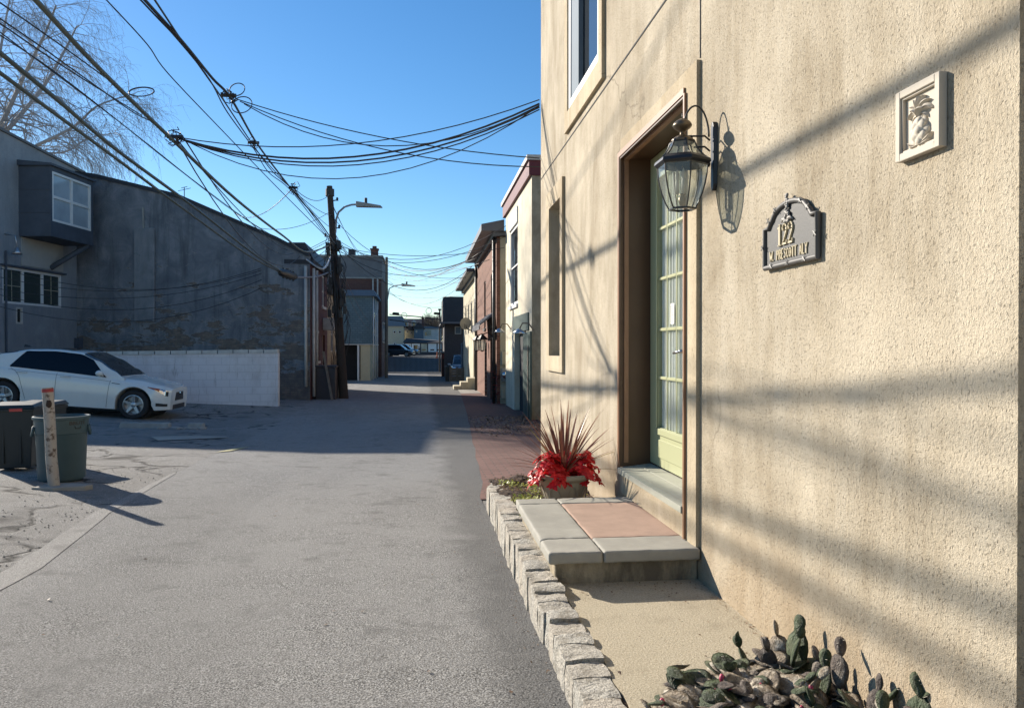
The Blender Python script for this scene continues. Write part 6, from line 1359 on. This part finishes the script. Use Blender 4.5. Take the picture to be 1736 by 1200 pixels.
# ---------------------------------------------------------------- poles and street lamps
p1b = onT(583, 676, 26.2); p1b.z = g(p1b.x, p1b.y)-.05; p1t = onT(558.5, 316, 26.4); PV = p1b.lerp
pole1 = root('utility_pole', p1b, 'weathered timber utility pole leaning beside the brick row house', 'pole')
m = MB(); m.tube([p1b, PV(p1t,.4), PV(p1t,.8), p1t], [.165,.145,.115,.10], 14); m.build('shaft', M['wood_pole'], pole1, autos=40)
m = MB(); q = PV(p1t,.97); m.lathe([(.15,-.12),(.15,.12)], 14, q, closed=False)
for f_, sd in ((.93,1),(.80,1),(.76,-1),(.70,1)):
    q = PV(p1t,f_); m.tube([q, q+Vector((.22*sd,-.1,.02))], .02, 6); m.lathe([(0,0),(.045,.0),(.03,.05),(.045,.06),(.03,.11),(0,.12)], 10, q+Vector((.24*sd,-.1,.0)))
m.build('bracket', M['black'], pole1)
rr = random.Random(5)
m = MB()
for k in range(24):
    q = PV(p1t, rr.uniform(.40,.73))+Vector((rr.uniform(-.28,.28), rr.uniform(-.3,-.1), 0)); m.box(q.x-.06, q.x+.06, q.y-.06, q.y+.06, q.z-.14, q.z+.12)
m.build('junction_box', M['black'], pole1, bevel=.01)
m = MB()
for k in range(46):
    f0 = rr.uniform(.42,.78); f1 = f0-rr.uniform(.05,.25); ax = rr.uniform(0,6.28); ps = []
    for i in range(9): t = i/8; q = PV(p1t, f0+(f1-f0)*t); ps.append(q+Vector((.2+.18*math.sin(math.pi*t)*rr.uniform(.7,1.3),0,0))*math.cos(ax)+Vector((0,-.2-.15*math.sin(math.pi*t),0)))
    m.tube(ps, .012, 4)
m.build('cable_loops', M['cable'], pole1)
def lamp(base, px0, py0, t, ends, label):
    r_ = root('street_lamp', base, label, 'street lamp', 'street lamps on the poles'); ps = [base]+[onT(x, y, tt) for x, y, tt in ends]
    m = MB(); m.tube(ps, .035, 8); m.build('arm', M['cable_grey'], r_, smooth=True)
    e_ = ps[-1]; m = MB(); L_ = .85; m.hexa([e_+Vector((-.05,-.12,-.09)), e_+Vector((L_,-.10,-.10)), e_+Vector((L_,.10,-.10)), e_+Vector((-.05,.12,-.09))], [e_+Vector((-.05,-.09,.10)), e_+Vector((L_-.08,-.05,-.02)), e_+Vector((L_-.08,.05,-.02)), e_+Vector((-.05,.09,.10))]); h_ = m.build('lamp_head', M['conc_grey'], r_, bevel=.025)
    m = MB(); m.tube([e_+Vector((.28,0,.05)), e_+Vector((.28,0,.22))], .05, 10); m.build('photocell', M['black'], h_)
lamp(PV(p1t,.78)+Vector((.1,-.05,0)), 0, 0, 26, [(570,372,26.3),(574,360,26.2),(584,351,26.1),(595,347.5,26),(606,346.5,26)], 'street lamp on a curved arm from the leaning pole')
p2b = onT(655, 640, 49); p2b.z = g(p2b.x, p2b.y)-.05; p2t = onT(655.5, 436, 49.2)
pole2 = T(MB().tube([p2b, p2b.lerp(p2t,.5), p2t], [.11,.10,.085], 12).build('utility_pole', M['wood'], autos=40), 'straight timber utility pole at the corner before the gate', 'pole')
lamp(p2b.lerp(p2t,.6), 0, 0, 49, [(660,489,49),(667,485.5,49),(676,483.5,49),(682,483,49)], 'street lamp on the straight pole by the gate')
# ---------------------------------------------------------------- wires
def extend(pts, n_=10, back=14):
    a, b = pts[0], pts[1]; d_ = (a-b).normalized(); return [a+d_*back*(1-i/4) for i in range(4)]+pts
def dense(pts, k=6):
    out = []
    for i in range(len(pts)-1):
        p0 = pts[max(i-1,0)]; p1, p2 = pts[i], pts[i+1]; p3 = pts[min(i+2, len(pts)-1)]
        for j in range(k):
            t = j/k; out.append(.5*((2*p1)+(-p0+p2)*t+(2*p0-5*p1+4*p2-p3)*t*t+(-p0+3*p1-3*p2+p3)*t**3))
    return out+[pts[-1]]
def cable(pts, r_, label, mat='cable', group=None, name='cable', nn=6, dn=True):
    m = MB(); m.tube(dense(pts) if dn else pts, r_, nn); o = T(m.build(name, M[mat], smooth=True), label, 'cable', group); ORG[o.name] = o.location.copy(); return o
XB1, XB2, XC = -3.03, -3.98, -2.66
B1 = extend([onX(*q, XB1) for q in ((60,0),(150,98),(220,168),(290,235),(400,338))])+[onT(480,400,17.5), onT(520,427,21)]
cable(B1+[PV(p1t,.72)+Vector((-.1,-.1,0))], .022, 'thick weathered cable over the car park passing the left wire junction', 'cable_green')
c2 = extend([onX(*q, XB2) for q in ((0,90),(100,172),(200,256),(330,352),(430,430),(480,462))]); cable(c2, .024, 'upper of the two thick cables ending at the black splice case', 'cable_green')
c3 = extend([onX(*q, XB2-.06) for q in ((0,124),(100,198),(190,264),(300,346),(420,432),(482,465))]); cable(c3, .021, 'lower of the two thick cables ending at the black splice case', 'cable_green')
sA, sB = onX(474, 461, XB2-.03), onX(502, 470, XB2)
m = MB(); m.tube([sA, sA.lerp(sB,.12), sA.lerp(sB,.5), sA.lerp(sB,.85), sB], [.05,.11,.13,.11,.05], 12)
for f_ in (.2,.4,.6,.8): q = sA.lerp(sB,f_); m.tube([q-Vector((0,0,.15)), q+Vector((0,0,.15))], .03, 6)
T(m.build('splice_case', M['black'], autos=40), 'black cable splice case hanging before the gable corner', 'splice case')
cable([sB, sB.lerp(PV(p1t,.6),.5)+Vector((0,0,-.08)), PV(p1t,.60)+Vector((-.1,-.1,0))], .030, 'grey cable from the splice case to the leaning pole', 'cable_grey')
cable([onX(520,440,XB1), onX(548,456,XB1+.4), PV(p1t,.67)+Vector((-.1,-.1,0))], .024, 'pale cable sagging into the leaning pole', 'cable_grey')
def shT(px, py, zs):   # depth at which a cable seen here throws its shadow at height zs on the tan wall
    r_ = ray(px, py); k_ = TO_SUN.z/(-TO_SUN.x); t = (zs+k_*WX)/(r_.z+k_*r_.x); return CAM+r_*t
Cc = [(245,0),(310,72),(360,133),(392,168),(432,238),(470,290),(510,340)]
cable(extend([shT(*q, .75) for q in Cc])+[onT(540,374,19.5), PV(p1t,.72)+Vector((.1,-.2,0))], .016, 'main cable of the middle bundle running to the leaning pole', 'cable')
Cc2 = [(262,0),(305,65),(345,122),(380,172),(425,240),(462,291),(500,326)]
cable(extend([shT(*q, .77) for q in Cc2])+[onT(536,373,19.5), PV(p1t,.72)+Vector((.05,-.2,0))], .010, 'thinner cable wound beside the middle bundle', 'cable')
Cc3 = [(238,0),(300,66),(355,135),(385,190),(430,252),(455,292),(490,320)]
cable(extend([shT(*q, .73) for q in Cc3])+[onT(530,370,19.5), PV(p1t,.71)+Vector((.05,-.2,0))], .009, 'outer loose cable of the middle bundle', 'cable')
E = [onT(*q) for q in ((6,-188,10.9),(130,-54,12),(180,0,12.7),(249,75,13.5),(285,125,14.8),(380,225,17.5),(470,318,21.5),(550,398,25.5))]; d_ = (E[0]-E[1]).normalized()
cable([E[0]+d_*12, E[0]+d_*6]+E, .011, 'single dark wire crossing the open sky left of the middle bundle', 'cable')
for i, (pts, X) in enumerate([([(0,32),(70,80),(140,130),(225,190),(266,210)], -3.9),([(0,40),(80,95),(150,140),(240,196)], -4.0),([(10,12),(100,75),(190,140)], -3.9),([(0,60),(90,120),(200,205),(300,285),(410,368),(500,424)], -5.2),([(60,100),(180,190),(260,252),(340,315),(430,380),(505,424)], -5.6)]):
    cable(extend([onX(*q, X) for q in pts], back=2.5), .008 if i < 3 else .009, 'short thin wire before the bare tree ending at the thick cable' if i < 3 else 'long thin wire running from the bare tree down past the roofline', 'cable', 'thin wires before the bare tree')
J1, J2, J3 = onX(296, 232, XB1), shT(400, 168, .75), shT(497, 318, .75)
def sag(a, b, s, r_, label, group, n_=14, mat='cable'):
    pts = [a.lerp(b, i/n_)-Vector((0,0,s*4*(i/n_)*(1-i/n_))) for i in range(n_+1)]; return cable(pts, r_, label, mat, group, 'wire', 5, False)
def hook(px, py): return onX(px, py, WX-.02)
for i, (py, s_, r_) in enumerate(((161,.30,.009),(168,.42,.016),(174,.44,.014),(178,.46,.010),(172,.62,.008))):
    p = hook(918.5, py); p.y = 8.83; r_ *= .75; sag(J1+Vector((.05*i,0,-.02*i)), p, s_, r_, 'service wire from the left junction to the tan house', 'service wires from the left junction to the tan house')
for i, (py, s_) in enumerate(((262,.12),(277,.2),(171,.5))):
    p = hook(918.5, py); p.y = 8.83; sag(J2+Vector((.05*i,0,-.03*i)), p, s_, .0065, ['upper of two service wires sloping down from the middle junction to the tan house', 'lower of two service wires sloping down from the middle junction to the tan house', 'service wire from the middle junction sagging into the bundle at the tan house'][i], 'service wires from the upper junction to the tan house')
def tangle(c_, n_, rad, seed, label, name='wire_tangle'):
    m = MB(); rr = random.Random(seed)
    for i in range(n_):
        ps = []; a0_ = rr.uniform(0,6.28); w = Vector((rr.gauss(0,1), rr.gauss(0,1), rr.gauss(0,1))).normalized(); u = w.orthogonal().normalized(); v = w.cross(u); R0 = rad*rr.uniform(.3,1)
        for k in range(8): a = a0_+k*rr.uniform(.3,.6); ps.append(Vector(c_)+(u*math.cos(a)+v*math.sin(a))*R0+w*rr.uniform(-.3,.3)*rad)
        m.tube(ps, .006, 4)
    m.tube([Vector(c_)-Vector((.09,0,0)), Vector(c_)+Vector((.09,0,0))], .025, 8); return T(m.build(name, M['cable']), label, 'wire clamp')
tangle(J1, 7, .15, 1, 'knot of wires and clamp on the thick cable at the left'); tangle(shT(388,162,.75), 7, .12, 2, 'knot of wires at the upper middle junction'); tangle(shT(430,242,.75), 6, .10, 3, 'small clamp with loose ends on the middle bundle'); tangle(J3, 8, .2, 4, 'knot of wires near the leaning pole top')
def loop(px, py, X, rx, ry, label, rot=0):
    c_ = onX(px, py, X); t = (c_-CAM).length/F; ps = []
    for k in range(25): a = 2*math.pi*k/24; ps.append(c_+Vector((math.cos(a)*rx*t*math.cos(rot)-math.sin(a)*ry*t*math.sin(rot), .1*math.sin(a), math.sin(a)*ry*t*math.cos(rot)+math.cos(a)*rx*t*math.sin(rot))))
    cable(ps, .008, label, 'cable', None, 'wire_loop', 4, False)
loop(402, 152, XC, 11, 13, 'upper round wire loop above the middle junction'); loop(410, 178, XC, 13, 16, 'lower wire loop hanging from the middle junction', -.5); loop(240, 156, XB1, 17, 11, 'wire loop standing off the left thick cable')
G_ = 'thin wires strung between the poles and the houses'; lb = 'thin wire strung between the poles and the row houses down the alley'
PP1 = lambda f_, dx=0: PV(p1t, f_)+Vector((dx,-.1,0)); PP2 = lambda f_: p2b.lerp(p2t, f_)+Vector((0,-.1,0))
def rgt(px, py, X=X3-.4): return onX(px, py, X)
W_ = [(J3, PP1(.96), .25), (J3, PP1(.80), .1), (onX(430,250,XC), PP1(.86), .2), (PP1(.94), PP2(.86), .9), (PP1(.80), PP2(.95), 1.0), (PP1(.78), PP2(.8), .6), (PP1(.74), rgt(858,383,RX-.05), .8), (PP1(.72), rgt(822,424), .9), (PP1(.72), rgt(855,420,RX-.05), .3), (PP1(.75), rgt(800,452), 1.3), (PP1(.70), rgt(855,402,RX-.05), .6), (PP1(.86), rgt(818,428), 1.1), (PP1(.76), rgt(790,470), .5),
      (PP2(.96), rgt(820,424), .9), (PP2(.95), rgt(812,436), .5), (PP2(.93), rgt(800,452), .25), (PP2(.90), rgt(830,440), .5), (PP2(.86), rgt(790,470), .3), (PP2(.84), rgt(822,424), .6), (PP2(.82), rgt(796,462), .9), (PP2(.78), rgt(786,478), .15), (PP2(.74), rgt(786,480), 1.0), (PP2(.70), rgt(786,500), .2), (PP2(.72), onY(754,520,50), .4),
      (PP1(.76), onX(0,470,-12), 1.0), (PP1(.74), onX(0,500,-12), 1.2), (PP1(.73), onX(0,490,-12), .9), (PP1(.75), onX(0,455,-12), 1.1), (PP1(.72), onX(0,520,-12), 1.3), (J3, onPl(340,385,GA,GB,.1) and P(gp(400,360)[0], gp(400,362)[1], .1), .35), (PP1(.88), P(gp(440,392)[0], gp(440,392)[1]+.1, 0), .25), (PP1(.7), P(gp(505,440)[0], gp(505,440)[1], .1), .3)]
W_ += [(J1, P(gp(490,425)[0], gp(490,425)[1], .1), .2), (J1+Vector((.1,0,0)), P(gp(500,430)[0], gp(500,430)[1], .1), .5), (J1, P(gp(510,430)[0], gp(510,436)[1], .1), .8), (PP1(.8), onY(600,433,HY), .3), (PP1(.93), onY(628,440,HY), .5), (PP1(.7), onX(640,560,-3.0), .5), (PP1(.66), onX(640,556,-3.0), .9)]
for i, (a, b, s_) in enumerate(W_):
    lft = b.x < -4 or i == 31; st2_ = a.y > 40; rt_ = b.x > .9; bt = a.y < 40 and b.y > 40 and not rt_
    lb = 'thin wire from the leaning pole or its junctions across the grey gable wall' if lft else 'thin wire from the straight pole to the houses on the right' if st2_ else 'thin wire from the leaning pole to the houses on the right' if rt_ else 'thin wire running on from the leaning pole down the left row' if bt else 'short thin wire gathering at the leaning pole'
    sag(a, b, s_, .009, lb, lb.replace('thin wire', 'thin wires'))
for (pa_, pb_, lb2) in (((660,545),(755,560),'upper black cable with a splice crossing above the gate'), ((660,536),(756,546),'lower cable crossing above the gate')):
    a, b = onY(pa_[0], pa_[1]-3, 56), onY(pb_[0], pb_[1]-3, 56); cable([a, a.lerp(b,.5)+Vector((0,0,.05)), b], .035, lb2)
for px, py, lb2 in ((671,531,'black splice case above the left end of the gate'), (741,531,'black splice case above the right end of the gate')):
    a = onY(px-6, py, 56); b = onY(px+6, py+1, 56); T(MB().tube([a, a.lerp(b,.1), a.lerp(b,.9), b], [.04,.09,.09,.04], 10).build('splice_case', M['black'], autos=40), lb2, 'splice case')
for px, py in ((685,535), (727,527)):
    c_ = onY(px, py, 56); ps = [c_+Vector((math.cos(k/12*math.pi)*.21, .1*math.sin(k/6), math.sin(k/12*math.pi)*.21)) for k in range(25)]; cable(ps, .018, 'coiled cable loop above the gate, '+('left' if px < 700 else 'right')+' of the two', 'cable', None, 'cable_coil', 4, False)
# ---------------------------------------------------------------- bare trees
def tree(name, limbs, label, seed, depth, r0, spread, droop, fine, trunk=None, mat='bark', tw=.0045):
    rr = random.Random(seed); m = MB(); tr = MB()
    def grow(p, d_, L_, r_, lev):
        n_ = 5; ps = [p.copy()]; rs = [r_]
        for i in range(n_):
            d_ = (d_+Vector((rr.gauss(0,.16), rr.gauss(0,.16), rr.gauss(0,.12)-droop*(.3+lev*.35)*.3))).normalized(); p = p+d_*L_/n_; ps.append(p.copy()); rs.append(max(tw*.7, r_*(1-.55*(i+1)/n_)))
            if lev < depth and i >= 0:
                for k in range(fine if lev >= depth-1 else (1 if i else 0)+ (1 if rr.random() < .6 else 0)):
                    q = d_.orthogonal().normalized(); q = Matrix.Rotation(rr.uniform(0,6.28), 3, d_) @ q; nd = (d_*math.cos(spread)+q*math.sin(spread)); grow(p, nd.normalized(), L_*rr.uniform(.45,.7), max(tw, rs[-1]*.55), lev+1)
        m.tube(ps, rs, 5 if r_ > .03 else 3, cap=False)
    for ps in limbs:
        pp_ = dense([Vector(p) for p in ps[0]], 5); n_ = len(pp_); rs = [ps[1]*(1-.75*i/(n_-1)) for i in range(n_)]; m.tube(pp_, rs, 7)
        for i in range(3, n_):
            d_ = (pp_[i]-pp_[i-1]).normalized()
            for k in range(2):
                q = Matrix.Rotation(rr.uniform(0,6.28), 3, d_) @ d_.orthogonal().normalized(); grow(pp_[i], (d_*.5+q*.8).normalized(), r0*rr.uniform(.6,1.2), max(.012, rs[i]*.45), 1)
    r_ = root(name, trunk[0], label, 'tree'); tr.tube(trunk, [.42,.36,.30], 12); tr.build('trunk', M[mat], r_, autos=60); m.build('crown', M[mat], r_, smooth=False)
M['bark'] = simple('pale_bark', (.33,.33,.34), .9, var=.3, vs=2)
TT = 31.0; b_ = onT(-30, 260, TT); b0_ = Vector((b_.x-.3, b_.y, g(b_.x, b_.y)-.1)); L1 = lambda *q: [onT(x, y, TT+dt) for x, y, dt in q]
tree('bare_tree', [(L1((-30,260,0),(5,205,-.5),(40,130,-1),(75,60,-1.5),(95,10,-2)), .11), (L1((-30,260,0),(20,212,.5),(75,145,1),(110,85,1.5),(130,45,2)), .11), (L1((-20,290,0),(62,247,-1),(125,215,-1.5),(165,180,-2),(225,160,-2)), .08), (L1((-20,290,0),(60,262,1),(110,258,1),(150,235,1),(200,225,1)), .055), (L1((-30,260,0),(-10,150,1),(5,60,1.5),(20,-20,2)), .10)],
     'bare leafless tree with drooping twigs behind the grey stucco wing', 5, 3, 1.75, .75, .6, 1, [b0_, b0_.lerp(b_,.5), b_])
M['tree_far'] = simple('far_bark', (.10,.085,.07), .95)
for i, (px, top, Y, lb2) in enumerate(((738,541,172,'bare tree behind the far white house, tallest on the skyline'), (729,545,175,'bushy bare tree left of the tallest skyline tree'), (746,545,165,'bare tree at the right end of the skyline'))):
    b_ = onY(px, 600, Y); b_.z = g(0,Y); t_ = onY(px, top, Y); md_ = b_.lerp(t_,.35); s_ = (t_.z-b_.z)
    tree('skyline_tree', [([md_, md_+Vector((math.cos(k*1.3)*s_*.2, math.sin(k*1.3)*s_*.2, s_*.3)), md_+Vector((math.cos(k*1.3)*s_*.32, math.sin(k*1.3)*s_*.3, s_*.55))], .12) for k in range(5)], lb2, 40+i, 3, s_*.22, .6, .0, 2, [b_, b_.lerp(md_,.5), md_], 'tree_far', .02)
